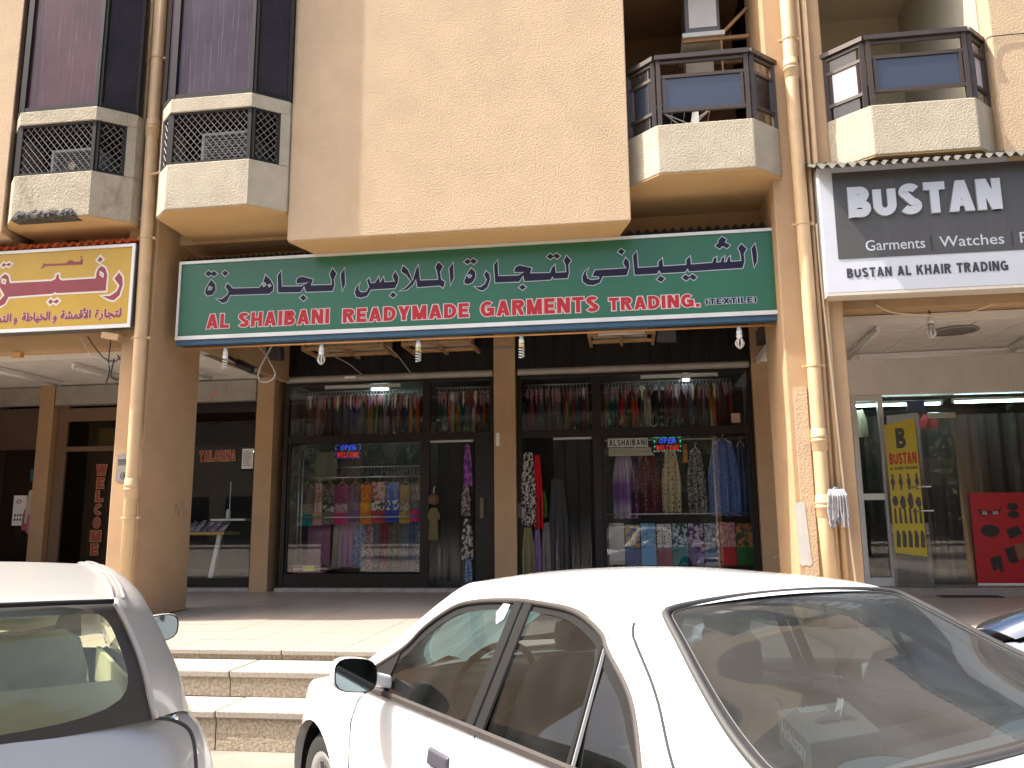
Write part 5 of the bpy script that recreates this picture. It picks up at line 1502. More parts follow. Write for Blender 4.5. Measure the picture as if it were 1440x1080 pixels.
# far left shop
fl = MB(); fl.box((-10.7, YF - .02, FZ - .05), (-9.66, YF + .05, .75)); fl.box((-10.7, YF - .02, 2.83), (-9.66, YF + .05, 2.9)); fl.box((-10.7, YF - .015, 2.9), (-9.66, YF + .03, 3.52))
sl_ = part('shopfront', fl, mat('dull brown panel', (.085, .055, .04), .6, var=.15), B)
pane(sl_, -10.7, -9.66, .75, 2.83, G_dark)
part('shutter_box', MB().box((-10.7, YF - .1, 3.56), (-9.66, YF + .05, 3.86)), M_greymetal, sl_)
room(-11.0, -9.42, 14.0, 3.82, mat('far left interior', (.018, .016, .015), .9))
t = thing('notice', 'small white picture sheet on the far left shop window', 'notice', (-9.97, 12.14, 1.6))
part('sheet', MB().box((-10.08, 12.143, 1.58), (-9.84, 12.147, 2.07)), M_paper, t)
a = MB()
for r_ in range(2):
    for k in range(4): a.add([(-10.05 + .05 * k, 12.142, 1.66 + .07 * r_), (-10.01 + .05 * k, 12.142, 1.66 + .07 * r_), (-10.02 + .05 * k, 12.142, 1.70 + .07 * r_), (-10.04 + .05 * k, 12.142, 1.70 + .07 * r_)], [(0, 1, 2, 3)])
part('print', a, M_ink, t)
a = MB()
for k in range(14):
    p, q = 2 * PI * k / 14, 2 * PI * (k + 1) / 14
    a.add([(-9.98 + .05 * math.cos(p), 12.142, 1.97 + .035 * math.sin(p)), (-9.98 + .05 * math.cos(q), 12.142, 1.97 + .035 * math.sin(q)), (-9.98 + .025 * math.cos(q), 12.142, 1.97 + .018 * math.sin(q)), (-9.98 + .025 * math.cos(p), 12.142, 1.97 + .018 * math.sin(p))], [(0, 1, 2, 3)])
part('red_ring', a, mat('faded red print', (.4, .08, .09), .7), t)
for i, (x, z0, z1, w, c, lab) in enumerate(((-9.78, 1.50, 1.85, .14, 'rose', 'rose bag'), (-9.73, 1.62, 2.15, .12, 'cream', 'cream bag'), (-9.70, 1.45, 1.75, .12, 'pink', 'pink bag'), (-9.72, 2.3, 2.5, .10, 'teal', 'teal pouch'))):
    solo('hanging_bag', strip_cloth(x, 12.09 - .01 * i, w, z0, z1, .05, 1.2, 900 + i, .6), plain(c), f'{lab} hanging beside the leftmost pier', 'bag', (x, 12.1, z0), smooth=True)

# ================================================================ right-hand shop
YR = 11.98
part('fascia_band', MB().box((3.2, YR, 3.30), (6.4, YR + .2, 3.88)), mat('pale grey fascia', (.74, .71, .67), .6, var=.05, dirt=.2), B)
part('threshold', MB().box((3.2, 11.70, PZ), (6.4, 12.3, .645)), mat('grey stone threshold', (.30, .27, .25), .6, var=.2, vscale=20), B)
part('pier', MB().box((6.3, 11.98, PZ), (6.7, 12.4, 3.9)), M_smooth, B)
af = MB()
for x in (3.20, 3.56): af.box((x, YR - .02, .646), (x + .07, YR + .05, 3.30))
af.box((3.27, YR - .018, 3.22), (3.56, YR + .048, 3.298)); af.box((3.27, YR - .018, 1.82), (3.56, YR + .048, 1.91)); af.box((3.27, YR - .018, .648), (3.56, YR + .048, .76))
rw = part('shopfront', af, mat('white aluminium frame', (.62, .63, .62), .4, .1), B, bev=.004)
part('glass_pane', MB().box((3.27, YR + .01, .76), (3.56, YR + .018, 1.82)), G_shop, rw); part('glass_pane', MB().box((3.27, YR + .01, 1.91), (3.56, YR + .018, 3.22)), G_shop, rw)
part('glass_pane', MB().box((4.05, YR + .01, .65), (6.3, YR + .02, 3.28)), G_shop, rw); part('glass_pane', MB().box((3.63, YR + .01, 3.02), (4.045, YR + .02, 3.28)), G_shop, rw)
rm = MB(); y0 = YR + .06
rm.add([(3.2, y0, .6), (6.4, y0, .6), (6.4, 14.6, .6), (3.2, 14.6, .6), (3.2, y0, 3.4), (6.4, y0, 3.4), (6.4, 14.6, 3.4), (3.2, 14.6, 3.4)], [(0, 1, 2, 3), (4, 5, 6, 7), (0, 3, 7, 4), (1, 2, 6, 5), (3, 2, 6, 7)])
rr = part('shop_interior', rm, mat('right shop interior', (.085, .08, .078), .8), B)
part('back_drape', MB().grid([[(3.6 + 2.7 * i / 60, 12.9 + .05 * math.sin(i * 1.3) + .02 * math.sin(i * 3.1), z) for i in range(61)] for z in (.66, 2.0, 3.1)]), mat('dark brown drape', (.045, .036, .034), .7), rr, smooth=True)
# open glass door leaf with handle and poster
a = Vector((3.58, 11.72, 0)); b = Vector((3.98, 11.60, 0))
gd = part('glass_door', MB().hexa([(3.57, 11.90, .66), (3.97, 11.60, .66), (3.976, 11.606, .66), (3.576, 11.906, .66), (3.57, 11.90, 2.99), (3.97, 11.60, 2.99), (3.976, 11.606, 2.99), (3.576, 11.906, 2.99)]), G_dark, rw)
hb = MB()
hb.tube([(3.78, 11.70, 1.98), (4.02, 11.52, 1.98)], .012, 8); hb.tube([(3.82, 11.69, 1.66), (4.03, 11.53, 1.66)], .012, 8)
part('handle', hb, M_chrome, gd, smooth=True)
# yellow poster on the glass door (follows the leaf)
def leafp(u, v, d):           # u along the leaf, v up
    dx, dy = .8, -.6
    return (3.575 + dx * u - .6 * d * 1.0, 11.888 + dy * u - .8 * d, v)
yp = thing('poster', 'tall yellow poster of watches and goods on the open glass door', 'poster', (3.7, 11.8, 1.08))
part('sheet', MB().poly([leafp(.03, 1.10, .004), (leafp(.44, 1.06, .004)), leafp(.44, 2.92, .004), leafp(.03, 2.86, .004)]), mat('yellow poster', (.50, .40, .03), .5), yp)
a = MB(); stroke_text(a, 'BUSTAN', leafp, .06, .42, 2.30, 2.46, .22, 0, gap=.08, d0=.006); part('red_word', a, mat('poster red', (.45, .02, .02), .5), yp)
a = MB(); stroke_text(a, 'AL KHAIR TRADING', leafp, .06, .42, 2.225, 2.265, .22, 0, gap=.12, d0=.006)
stroke_text(a, 'B', leafp, .17, .30, 2.52, 2.80, .22, 0, d0=.006)
rnd = random.Random(4)
def blob(cx, cz, w, h, n=10):
    return [leafp(cx + w * math.cos(2 * PI * k / n) * (1 + .2 * math.sin(3 * k)), cz + h * math.sin(2 * PI * k / n), .006) for k in range(n)]
for k in range(4):
    cx = .08 + .105 * k
    a.poly(blob(cx, 2.06, .026, .06)); a.add([leafp(cx - .012, 1.95, .0065), leafp(cx + .012, 1.95, .0065), leafp(cx + .012, 2.17, .0065), leafp(cx - .012, 2.17, .0065)], [(0, 1, 2, 3)])
for k in range(4): a.poly(blob(.09 + .10 * k, 1.80 - .02 * (k % 2), .036, .075 + .02 * (k % 3)))
for k in range(6): a.add([leafp(.06 + .065 * k, 1.50, .006), leafp(.095 + .065 * k, 1.49, .006), leafp(.09 + .065 * k, 1.70 + .02 * (k % 2), .006), leafp(.065 + .065 * k, 1.70, .006)], [(0, 1, 2, 3)])
for k in range(5): a.add([leafp(.06 + .078 * k, 1.18, .006), leafp(.11 + .078 * k, 1.17, .006), leafp(.12 + .078 * k, 1.33, .006), leafp(.10 + .078 * k, 1.40, .006), leafp(.07 + .078 * k, 1.40, .006)], [(0, 1, 2, 3, 4)])
part('print', a, mat('poster dark print', (.05, .045, .04), .5), yp)
# red poster with sunglasses and leather goods
rp = thing('poster', 'large red poster of sunglasses and leather goods on the right shop window', 'poster', (5.3, 11.96, .67))
part('sheet', MB().box((4.655, YR - .008, .69), (6.2, YR - .003, 1.90)), mat('poster bright red', (.42, .015, .022), .45), rp)
part('lower_edge', MB().box((4.655, YR - .0085, .655), (6.2, YR - .003, .688)), M_paper, rp)
plr = lambda u, v: (u, YR - .0105, v)
a = MB()
def shp(pts): a.poly([plr(x, z) for x, z in pts])
shp([(4.75, 1.70), (4.80, 1.66), (4.90, 1.655), (5.0, 1.66), (5.06, 1.70), (5.06, 1.76), (5.03, 1.64), (4.97, 1.585), (4.92, 1.60), (4.90, 1.635), (4.87, 1.60), (4.81, 1.58), (4.77, 1.62)])
for cz in (1.71, 1.60): shp([(5.20 + .075 * math.cos(k * PI / 7), cz + .052 * math.sin(k * PI / 7)) for k in range(14)])
shp([(4.88 + .12 * math.cos(k * PI / 8), 1.385 + .085 * math.sin(k * PI / 8)) for k in range(16)])
shp([(5.08, 1.40), (5.24, 1.45), (5.29, 1.34), (5.12, 1.27)])
shp([(4.84, 1.02), (4.98, 1.06), (5.0, .84), (4.95, .84), (4.93, .93), (4.91, .85), (4.86, .86)]); shp([(5.03, 1.14), (5.16, 1.18), (5.2, .97), (5.14, .95), (5.08, .96)])
part('print', a, mat('poster black goods', (.025, .02, .022), .5), rp)
a = MB(); a.poly([plr(x, z) for x, z in ((4.80, 1.60), (4.87, 1.605), (4.86, 1.645), (4.80, 1.65))]); a.poly([plr(x, z) for x, z in ((4.94, 1.60), (5.0, 1.605), (5.01, 1.65), (4.93, 1.645))])
a.v = [(x, y - .001, z) for x, y, z in a.v]; part('lens_print', a, mat('pale lens print', (.4, .35, .33), .5), rp)
a = MB(); a.poly([plr(x, z) for x, z in ((5.17, 1.20), (5.27, 1.22), (5.28, 1.02), (5.2, 1.0))]); a.v = [(x, y - .001, z) for x, y, z in a.v]; part('tan_print', a, mat('poster tan glove', (.22, .11, .06), .5), rp)
# things inside the right shop
fixture((3.3, 12.3, 3.20), (4.55, 12.3, 3.20), 'lit tube along the top of the right shop, nearer the white frame', True)
fixture((4.7, 12.35, 3.22), (5.7, 12.35, 3.22), 'lit tube along the top of the right shop, nearer the frame edge', True)
solo('door_closer', MB().box((4.25, 12.05, 2.96), (4.62, 12.10, 3.04)), M_chrome, 'silver door closer bar inside the right shop window', 'door closer', (4.4, 12.05, 2.96), bev=.008)
solo('blue_board', MB().box((4.0, 12.1, 3.08), (4.24, 12.12, 3.22)), mat('blue board', (.03, .05, .16), .6), 'small dark blue board above the open glass door', 'board', (4.1, 12.1, 3.08))
for i, (x, y, w, z0, z1, c, lab) in enumerate(((4.08, 12.15, .22, 1.1, 2.3, 'grey', 'grey draped garment'), (4.12, 12.3, .20, .95, 1.6, 'navy', 'navy draped garment'), (4.35, 12.25, .2, .70, 1.35, 'brown', 'brown wrapped parcel of cloth'), (3.40, 12.4, .25, 2.75, 3.15, 'cream', 'cream and red bag'), (4.38, 12.4, .22, 2.85, 3.05, 'crimson', 'crimson pouch'))):
    solo('hanging_garment', strip_cloth(x, y, w, z0, z1, .08, 1.5, 950 + i, .6), plain(c), f'{lab} hanging inside the right shop', 'garment', (x, y, z0), smooth=True)
G_strip2 = M_strip
t = thing('strip_curtain', 'clear plastic strips hanging inside the right shop window', 'curtain', (4.4, 12.2, .66))
for i in range(6): part('plastic_strip', strip_cloth(4.15 + .17 * i, 12.18 + .03 * (i % 2), .18, .68, 3.05, .02, .7, 980 + i, .95, 9, 8), M_strip, t, smooth=True)
solo('door_mat', MB().box((4.0, 11.42, PZ + .001), (4.75, 11.66, PZ + .012)), mat('black rubber mat', (.02, .019, .018), .8), 'thin black mat on the floor before the right shop', 'mat', (4.4, 11.5, PZ))

# ================================================================ arcade ceilings of square tiles
M_tile = mat('dusty white ceiling tile', (0.78, 0.755, 0.71), 0.85, var=.10, vscale=4, dirt=.3, dscale=3, dcol=(.35, .31, .27))
M_grid = mat('ceiling grid', (.16, .14, .13), .7)
for x0, x1, y0, y1 in ((-10.8, -5.45, 9.9, 12.15), (1.95, 6.5, 9.75, 12.0)):
    part('ceiling_panel', MB().box((x0, y0, 3.895), (x1, y1, 3.91)), M_grid, B)
    s = .56
    me = MB().box((.006, .006, 0), (s - .006, s - .006, .014)).mesh('ceiling_tile', M_tile)
    nx = int((x1 - x0) / s) + 1; ny = int((y1 - y0) / s)
    for i in range(nx):
        for j in range(ny):
            if x0 + (i + 1) * s > x1 + .02: continue
            piece('ceiling_tile', me, (x0 + i * s, y0 + .02 + j * s, 3.878 + random.uniform(0, .004)), B)
    part('ceiling_trim', MB().box((x0, y0 - .03, 3.83), (x1, y0 + .015, 3.93)), M_white, B)
part('ceiling_trim', MB().box((1.93, 9.77, 3.83), (1.97, 12.0, 3.93)), M_white, B)
part('ceiling_trim', MB().box((1.97, 11.9, 3.84), (6.5, 11.975, 3.89)), M_white, B)
fixture((-9.02, 10.3, 3.80), (-9.0, 11.6, 3.80), 'long tube light on the left arcade ceiling nearer the leftmost pier', False, 'tube lights on the left arcade ceiling', r=.025)
fixture((-7.77, 10.25, 3.80), (-7.74, 11.4, 3.80), 'long tube light on the left arcade ceiling nearer the tan column', False, 'tube lights on the left arcade ceiling', r=.025)
fixture((-6.35, 10.3, 3.80), (-6.33, 11.5, 3.80), 'tube light on the arcade ceiling just left of the central shop', False, 'tube lights on the left arcade ceiling', r=.025)
fixture((3.06, 10.0, 3.80), (3.16, 11.75, 3.80), 'tube light on the right arcade ceiling running away from the street', False, 'tube lights on the right arcade ceiling', r=.025)
fixture((3.30, 11.75, 3.80), (5.35, 11.62, 3.80), 'tube light lying along the right shop front', False, 'tube lights on the right arcade ceiling', r=.025)
fixture((5.12, 10.5, 3.80), (5.22, 11.55, 3.80), 'tube light on the right arcade ceiling at the frame edge', False, 'tube lights on the right arcade ceiling', r=.025)
dl = thing('ceiling_speaker', 'round grey flush cover in the right arcade ceiling', 'ceiling cover', (4.1, 10.45, 3.87))
part('rim', MB().lathe([(.0, 0), (.25, 0), (.27, -.012), (.27, -.02), (.23, -.022)], (4.1, 10.45, 3.876), (0, 0, 1), 28), M_greymetal, dl, smooth=True)
part('mesh_cover', MB().lathe([(.23, -.018), (0, -.02)], (4.1, 10.45, 3.876), (0, 0, 1), 28), mat('grey mesh', (.20, .19, .18), .7), dl)

# ================================================================ fittings hung under the signs
M_orange = mat('orange painted conduit', (.48, .23, .075), .6, var=.15, vscale=5)
solo('conduit', MB().tube([(-5.2, 8.76, 3.652), (1.70, 8.76, 3.645)], .014, 8), M_orange, 'thin orange conduit running along the bottom of the green sign', 'conduit', (-1.7, 8.76, 3.65), smooth=True)
M_cfl = mat('white spiral lamp glass', (.50, .49, .45), .25)
M_cfly = mat('aged yellow lamp base', (.55, .44, .20), .4)
def cfl(x, y, z, kind, label, base=None):
    t = thing('spiral_bulb', label, 'bulb', (x, y, z), 'bulbs hanging under the signs')
    part('socket', MB().lathe([(0, 0), (.022, 0), (.024, -.04), (.03, -.05), (.03, -.085), (0, -.085)], (x, y, z), (0, 0, 1), 12), M_white, t, smooth=True)
    part('lamp_base', MB().lathe([(0, -.086), (.030, -.087), (.033, -.11), (.026, -.135), (0, -.136)], (x, y, z), (0, 0, 1), 12), base or M_white, t, smooth=True)
    if kind == 's':
        pts = [(x + .027 * math.cos(a * .55), y + .027 * math.sin(a * .55), z - .14 - .0027 * a * 1.0) for a in range(44)]
        part('spiral_tube', MB().tube(pts, .0095, 6), M_cfl, t, smooth=True)
    else:
        u = MB()
        for k in range(3):
            a = k * PI / 3
            c, s = math.cos(a), math.sin(a)
            u.tube(catmull([(x + .022 * c, y + .022 * s, z - .135), (x + .042 * c, y + .042 * s, z - .19), (x + .012 * c, y + .012 * s, z - .235), (x - .012 * c, y - .012 * s, z - .235), (x - .042 * c, y - .042 * s, z - .19), (x - .022 * c, y - .022 * s, z - .135)], 4), .009, 6)
        part('looped_tube', u, M_cfl, t, smooth=True)
    return t
cfl(-4.67, 8.76, 3.64, 's', 'spiral bulb under the left end of the green sign')
cfl(-3.48, 8.76, 3.64, 'l', 'looped bulb hanging before the left bracket under the green sign')
cfl(-2.32, 8.76, 3.64, 's', 'spiral bulb with yellowed base left of the middle pier', M_cfly)
cfl(-1.13, 8.76, 3.64, 's', 'spiral bulb with yellowed base right of the middle pier', M_cfly)
cfl(1.25, 8.76, 3.64, 'l', 'looped bulb under the right end of the green sign')
cfl(3.22, 8.8, 3.68, 'l', 'looped bulb hanging on a wire below the white and charcoal sign', M_greymetal)
# window units on brackets above the fascia
M_brk = mat('brown painted angle iron', (.38, .225, .11), .65, var=.2, vscale=8)
def fascia_ac(x0, x1, y, zb, label, empty=False, tube=False):
    t = thing('air_conditioner', label, 'air conditioner', ((x0 + x1) / 2, y + .3, zb), 'window units over the central shop')
    b = MB()
    for yy in (y, y + .5): b.bar((x0, yy, zb), (x1, yy, zb), .05, .045)
    for xx in (x0 + .02, x1 - .02):
        b.bar((xx, y, zb + .001), (xx, 12.05, zb + .001), .045, .05); b.bar((xx, y, zb), (xx, y, zb + .55), .035, .035, up=(0, 1, 0)); b.bar((xx, y + .1, zb + .05), (xx, 12.0, zb + .5), .03, .03)
    b.bar((lerp(x0, x1, .5), y, zb + .002), (lerp(x0, x1, .5), 12.05, zb + .002), .045, .05)
    part('bracket', b, M_brk, t)
    part('casing', MB().box((x0 + .05, y + .05, zb + .06), (x1 - .1, 12.2, zb + .5)), mat('beige air conditioner casing', (.60, .53, .42), .6, var=.12, dirt=.4), t, bev=.015)
    if tube: part('tube', MB().tube([(x0 + .15, y - .02, zb - .0), (x1 - .15, y - .02, zb - .0)], .022, 8), M_tubedim, t, smooth=True)
    return t
fascia_ac(-4.80, -3.52, 11.3, 4.16, 'window unit on a wide brown bracket over the left display')
fascia_ac(-3.25, -2.20, 11.3, 4.17, 'window unit on a brown bracket just left of the middle pier')
fascia_ac(-.50, .46, 11.3, 4.20, 'window unit with a white tube below over the right display', tube=True)
def flood(x, y, z, label, tilt=-.3):
    t = thing('floodlight', label, 'floodlight', (x, y, z), 'black floodlights under the green sign')
    part('body', MB().hexa([(x - .14, y, z - .10), (x + .14, y, z - .12), (x + .14, y + .14, z - .10), (x - .14, y + .14, z - .08), (x - .13, y - .06, z + .10), (x + .13, y - .06, z + .08), (x + .14, y + .12, z + .11), (x - .14, y + .12, z + .13)]), mat('dusty black housing', (.04, .04, .045), .6, var=.2), t, bev=.012)
    part('bracket', MB().bar((x, y + .08, z + .1), (x, y + .1, z + .32), .04, .02, up=(0, 1, 0)), M_black, t)
flood(-5.22, 11.2, 4.10, 'black floodlight below the left end of the green sign')
flood(.62, 11.4, 4.18, 'black floodlight beside the right window unit')
t = thing('security_camera', 'black bullet camera pointing down on the side beam', 'camera', (-5.0, 10.2, 3.75))
part('mount', MB().tube([(-5.28, 10.0, 3.80), (-5.18, 10.0, 3.74), (-5.10, 10.0, 3.69)], .022, 8), M_black, t, smooth=True)
part('body', MB().tube([(-5.16, 10.02, 3.72), (-4.92, 9.96, 3.60)], .05, 12), M_black, t, smooth=True)
part('hood', MB().bar((-5.14, 10.02, 3.765), (-4.88, 9.95, 3.635), .10, .012), M_black, t)
M_cable = mat('pale grey cable', (.42, .39, .35), .6)
def cable(pts, r, label, m=M_cable, loc=None, group=None):
    return solo('cable', MB().tube(catmull(pts, 7), r, 6), m, label, 'cable', loc or pts[0], group, smooth=True)
cable([(-4.55, 9.3, 3.80), (-4.42, 9.25, 3.68), (-4.30, 9.2, 3.52), (-4.24, 9.2, 3.38), (-4.32, 9.2, 3.30), (-4.43, 9.2, 3.31), (-4.46, 9.2, 3.40), (-4.40, 9.2, 3.56), (-4.33, 9.25, 3.74), (-4.32, 9.3, 3.80)], .012, 'white looped cable hanging at the left end of the green sign')
cable([(-3.45, 11.25, 4.15), (-3.38, 11.6, 4.05), (-3.36, 12.03, 3.95), (-3.3, 12.03, 3.87)], .009, 'thin cable dropping from the left window unit to the shutter bar')
cable([(-4.45, 11.3, 4.12), (-4.3, 11.9, 4.05), (-4.22, 12.04, 3.98), (-4.10, 12.04, 3.88)], .008, 'thin grey cable curving down the left black fascia')
for i, (pts, lab) in enumerate((([(-6.25, 8.45, 3.78), (-6.15, 8.5, 3.62), (-6.02, 8.5, 3.50), (-5.9, 8.5, 3.48), (-5.8, 8.45, 3.52)], 'dark wire sagging from the right end of the yellow sign'), ([(-6.35, 8.45, 3.79), (-6.25, 8.5, 3.6), (-6.08, 8.5, 3.5), (-5.95, 8.5, 3.42)], 'tan wire sagging under the yellow sign'), ([(-5.98, 8.5, 3.75), (-5.99, 8.5, 3.5), (-5.97, 8.5, 3.36), (-6.0, 8.5, 3.22)], 'short wire hanging straight below the yellow sign'), ([(-5.88, 8.5, 3.55), (-5.80, 8.48, 3.42), (-5.84, 8.48, 3.25), (-5.93, 8.48, 3.30), (-5.92, 8.5, 3.5)], 'small tangled wire loop beside the tan column'))):
    cable(pts, .008, lab, M_black if i != 1 else M_cable, group='loose wires under the yellow sign')
cable([(2.62, 8.6, 3.78), (2.8, 8.65, 3.70), (3.1, 8.66, 3.66), (3.35, 8.66, 3.64), (3.6, 8.66, 3.68), (3.9, 8.64, 3.77), (4.4, 8.64, 3.79)], .009, 'cream wire sagging along the bottom of the white and charcoal sign', mat('cream cable', (0.62, 0.50, 0.34), .6))
cable([(3.22, 8.8, 3.69), (3.21, 8.8, 3.76), (3.14, 8.7, 3.82)], .008, 'short dark wire holding the bulb below the white and charcoal sign', M_black)
part('sign_bracket', MB().bar((-5.93, 8.3, 3.74), (-5.72, 8.3, 3.70), .1, .07), M_smooth, B)
for x in (-8.55, -7.35): part('hook_block', MB().box((x, 8.6, 3.60), (x + .12, 8.66, 3.66)), M_orange, B)
solo('conduit', MB().tube(catmull([(-7.75, 8.6, 5.1), (-7.3, 8.45, 4.98), (-6.95, 8.4, 4.86), (-6.8, 8.4, 4.80)], 5), .03, 8), M_pipe, 'grey tan pipe slanting down behind the yellow sign', 'conduit', (-7.3, 8.5, 4.9), smooth=True)
part('wall_box', MB().box((-6.72, 8.55, 4.78), (-6.55, 8.62, 5.02)), M_darkframe, B)
# ================================================================ parked cars
HEAD = R(129.05)
M_tyre = mat('black tyre rubber', (0.022, 0.021, 0.02), 0.85, var=.2, vscale=20)
M_rim = mat('silver wheel cover', (0.45, 0.45, 0.45), 0.35, 0.6)
M_well = mat('black wheel well', (0.012, 0.012, 0.012), 0.9)
M_trim = mat('weathered brown grey trim', (0.050, 0.044, 0.041), 0.6, spec=.25, var=.15, vscale=8)
M_seal = mat('black rubber seal', (0.009, 0.0085, 0.0085), 0.65, spec=.2)
M_gap = mat('dark panel gap', (0.03, 0.03, 0.03), 0.9)
M_mirror = mat('mirror glass', (0.15, 0.19, 0.21), 0.03, 1.0)
M_lampred = mat('red tail lamp', (0.35, 0.02, 0.02), 0.15, coat=1)
M_lampclr = mat('clear head lamp', (0.6, 0.6, 0.6), 0.1, coat=1)


def build_car(name, label, pos, heading, K, D):
    f = Vector((math.cos(heading), math.sin(heading), 0)); Lv = Vector((-math.sin(heading), math.cos(heading), 0))
    base = Vector((pos[0], pos[1], 0))
    def P(p):
        s, l, z = p
        return base - f * (s * K) + Lv * (l * K) + Vector((0, 0, z * K))
    root = thing(name, label, 'car', (pos[0], pos[1], 0), 'cars parked in front of the steps')
    both = (1, -1)
    def mir(pts, sg): return [(p[0], p[1] * sg, p[2]) for p in pts]
    def pt(nm, mb, m, parent=None, **kw):
        mb.v = [tuple(P(v)) for v in mb.v]
        return part(nm, mb, m, parent or root, **kw)
    paint = D['paint']
    n = 5
    U = catmull(D['U'], n); O = catmull(D['O'], n)
    iT0, iT1 = D['roof'][0] * n, D['roof'][1] * n
    iE = D.get('rend', len(D['O']) - 1) * n
    lat = D['lat']
    # ---- lower body
    def w_prof(z): return interp(D['prof'], z)
    plan = D['plan']
    keys = catmull([(a, b, 0) for a, b in plan], 12)
    keys = [(k.x, max(0.0, k.y)) for k in keys]
    # densify to an even step
    dens = [keys[0]]
    for a, b in zip(keys, keys[1:]):
        d = math.hypot(b[0] - a[0], (b[1] - a[1]) * D['W'])
        m = max(1, int(d / .045))
        for q in range(1, m + 1): dens.append((lerp(a[0], b[0], q / m), lerp(a[1], b[1], q / m)))
    NV = 20
    Zb = .20
    smax = max(k[0] for k in dens); smin = min(k[0] for k in dens)
    def rowpt(s, fr, v):
        zt = interp(D['ztop'], s)
        z = Zb + (zt - Zb) * v
        sr = interp(D['tail'], z); sf = interp(D['nose'], z)
        s2 = s
        if s > D['sm']: s2 = D['sm'] + (s - D['sm']) * (sr - D['sm']) / (smax - D['sm'])
        if s < .3: s2 = .3 + (s - .3) * (sf - .3) / (smin - .3)
        return (s2, D['W'] * fr * w_prof(z) * interp(D['wtop'], v), z)
    body = MB()
    cells = []
    rows = [[rowpt(s, fr, v / NV) for v in range(NV + 1)] for s, fr in dens]
    wheels = [(0.0, D['wz'], D['wr']), (D['wb'], D['wz'], D['wr'])]
    def snap(p):
        s, l, z = p
        if l < .5: return p
        for cs, cz, r in wheels:
            d = math.hypot(s - cs, z - cz)
            if d < r + .022 and d > 1e-4:
                if d >= r - .022: return (cs + (s - cs) * r / d, l, cz + (z - cz) * r / d)
        return p
    def inside(p):
        return p[1] > .5 and any(math.hypot(p[0] - cs, p[2] - cz) < r - .024 for cs, cz, r in wheels)
    R2 = [[snap(p) for p in row] for row in rows]
    nr = len(R2)
    vs = [p for row in R2 for p in row]
    ins = [inside(p) for row in rows for p in row]
    fs = []
    for i in range(nr - 1):
        for j in range(NV):
            q = (i * (NV + 1) + j, i * (NV + 1) + j + 1, (i + 1) * (NV + 1) + j + 1, (i + 1) * (NV + 1) + j)
            if any(ins[k] for k in q): continue
            fs.append(q)
    body.add(vs, fs)
    body.add([(s, -l, z) for s, l, z in vs], [q[::-1] for q in fs])
    # arch lips
    for cs, cz, r in wheels:
        for sg in both:
            lip = []
            for k in range(29):
                a = R(-8 + 196 * k / 28)
                s, z = cs + r * math.cos(a), cz + r * math.sin(a)
                l = D['W'] * w_prof(z)
                lip.append([(s, (l + .002) * sg, z), (s, (l - .10) * sg, z)])
            body.grid(lip)
    # hood and deck panels across the car
    top = [rows[i][NV] for i in range(nr)]
    def across(sel, crown, nm, m, drop=0):
        mb = MB()
        rws = []
        for s, l, z in sel:
            rws.append([(s, l * (1 - 2 * k / 14), z - drop + crown * (1 - (1 - 2 * k / 14) ** 2) * min(1, l / .4)) for k in range(15)])
        mb.grid(rws)
        return pt(nm, mb, m, smooth=True)
    b_o = pt('body', body, paint, ang=35)
    across([p for p in top if p[0] < D['cowl']], .045, 'bonnet', paint)
    if D.get('deck'): across([p for p in top if p[0] > D['deck']], .025, 'boot_lid', paint)
    # ---- greenhouse skin: pillars and rails between window opening U and outer line O
    for sg in both:
        rws = []
        for a, b in zip(U, O):
            row = []
            for k in range(8):
                t = k / 7
                p = a.lerp(b, t)
                bul = math.sin(PI * t) * D['bulge']
                row.append((p.x, (p.y + bul * .75) * sg, p.z + bul * .55))
            rws.append(row)
        pt('pillar_rail', MB().grid(rws), paint, smooth=True)
    # roof
    rws = []
    for i in range(iT0, iT1 + 1):
        p = O[i]
        cr = interp(D['crown'], p.x)
        rws.append([(p.x + D['roofbow'](i, iT0, iT1) * (1 - (1 - 2 * k / 16) ** 2), p.y * (1 - 2 * k / 16), p.z + cr * (1 - (1 - 2 * k / 16) ** 2)) for k in range(17)])
    ro = pt('roof', MB().grid(rws), paint, smooth=True)
    # ---- glass patches front and rear
    def gpatch(edge, bow0, bow1, cr0, cr1, nm, m, frit, ns=3.0, sw=.05, frit_mat=None):
        """edge: left edge points from roof to base. superellipse daylight inside a dark border"""
        m_ = len(edge) - 1
        ed = [Vector(p) for p in edge]
        def ev(v):
            x = v * m_; i = min(int(x), m_ - 1)
            return ed[i].lerp(ed[i + 1], x - i)
        def at(u, v, off=0):
            p = ev((v + 1) / 2); t = (v + 1) / 2
            q = 1 - u * u
            return (p.x + lerp(bow0, bow1, t) * q + off, -p.y * u, p.z + lerp(cr0, cr1, t) * q)
        NA = 72
        ring_in, ring_out = [], []
        for k in range(NA):
            a = 2 * PI * k / NA
            c, s = math.cos(a), math.sin(a)
            r = (abs(c) ** ns + abs(s) ** ns) ** (-1 / ns)
            iu, iv = c * r * frit[0], s * r * (frit[1] if s < 0 else frit[2])
            ro_ = 1 / max(abs(c), abs(s))
            ring_in.append((iu, iv)); ring_out.append((c * ro_, s * ro_))
        g = MB()
        rws = [[at(u * q, v * q) for u, v in ring_in] for q in (1.0, .8, .6, .4, .2, .001)]
        g.grid(rws, close=True)
        go = pt(nm, g, m, smooth=True)
        fr = MB()
        fr.grid([[at(lerp(a[0], b[0], q), lerp(a[1], b[1], q), -.0) for a, b in zip(ring_in, ring_out)] for q in (0, .35, .7, 1)], close=True)
        pt('glass_border', fr, frit_mat or M_seal, go, smooth=True)
        return go, at
    wso, wat = gpatch(list(reversed(O[:iT0 + 1])), -.02, -.16, D['crown'][0][1], .01, 'windscreen', D['gfront'], (.95, .90, .92))
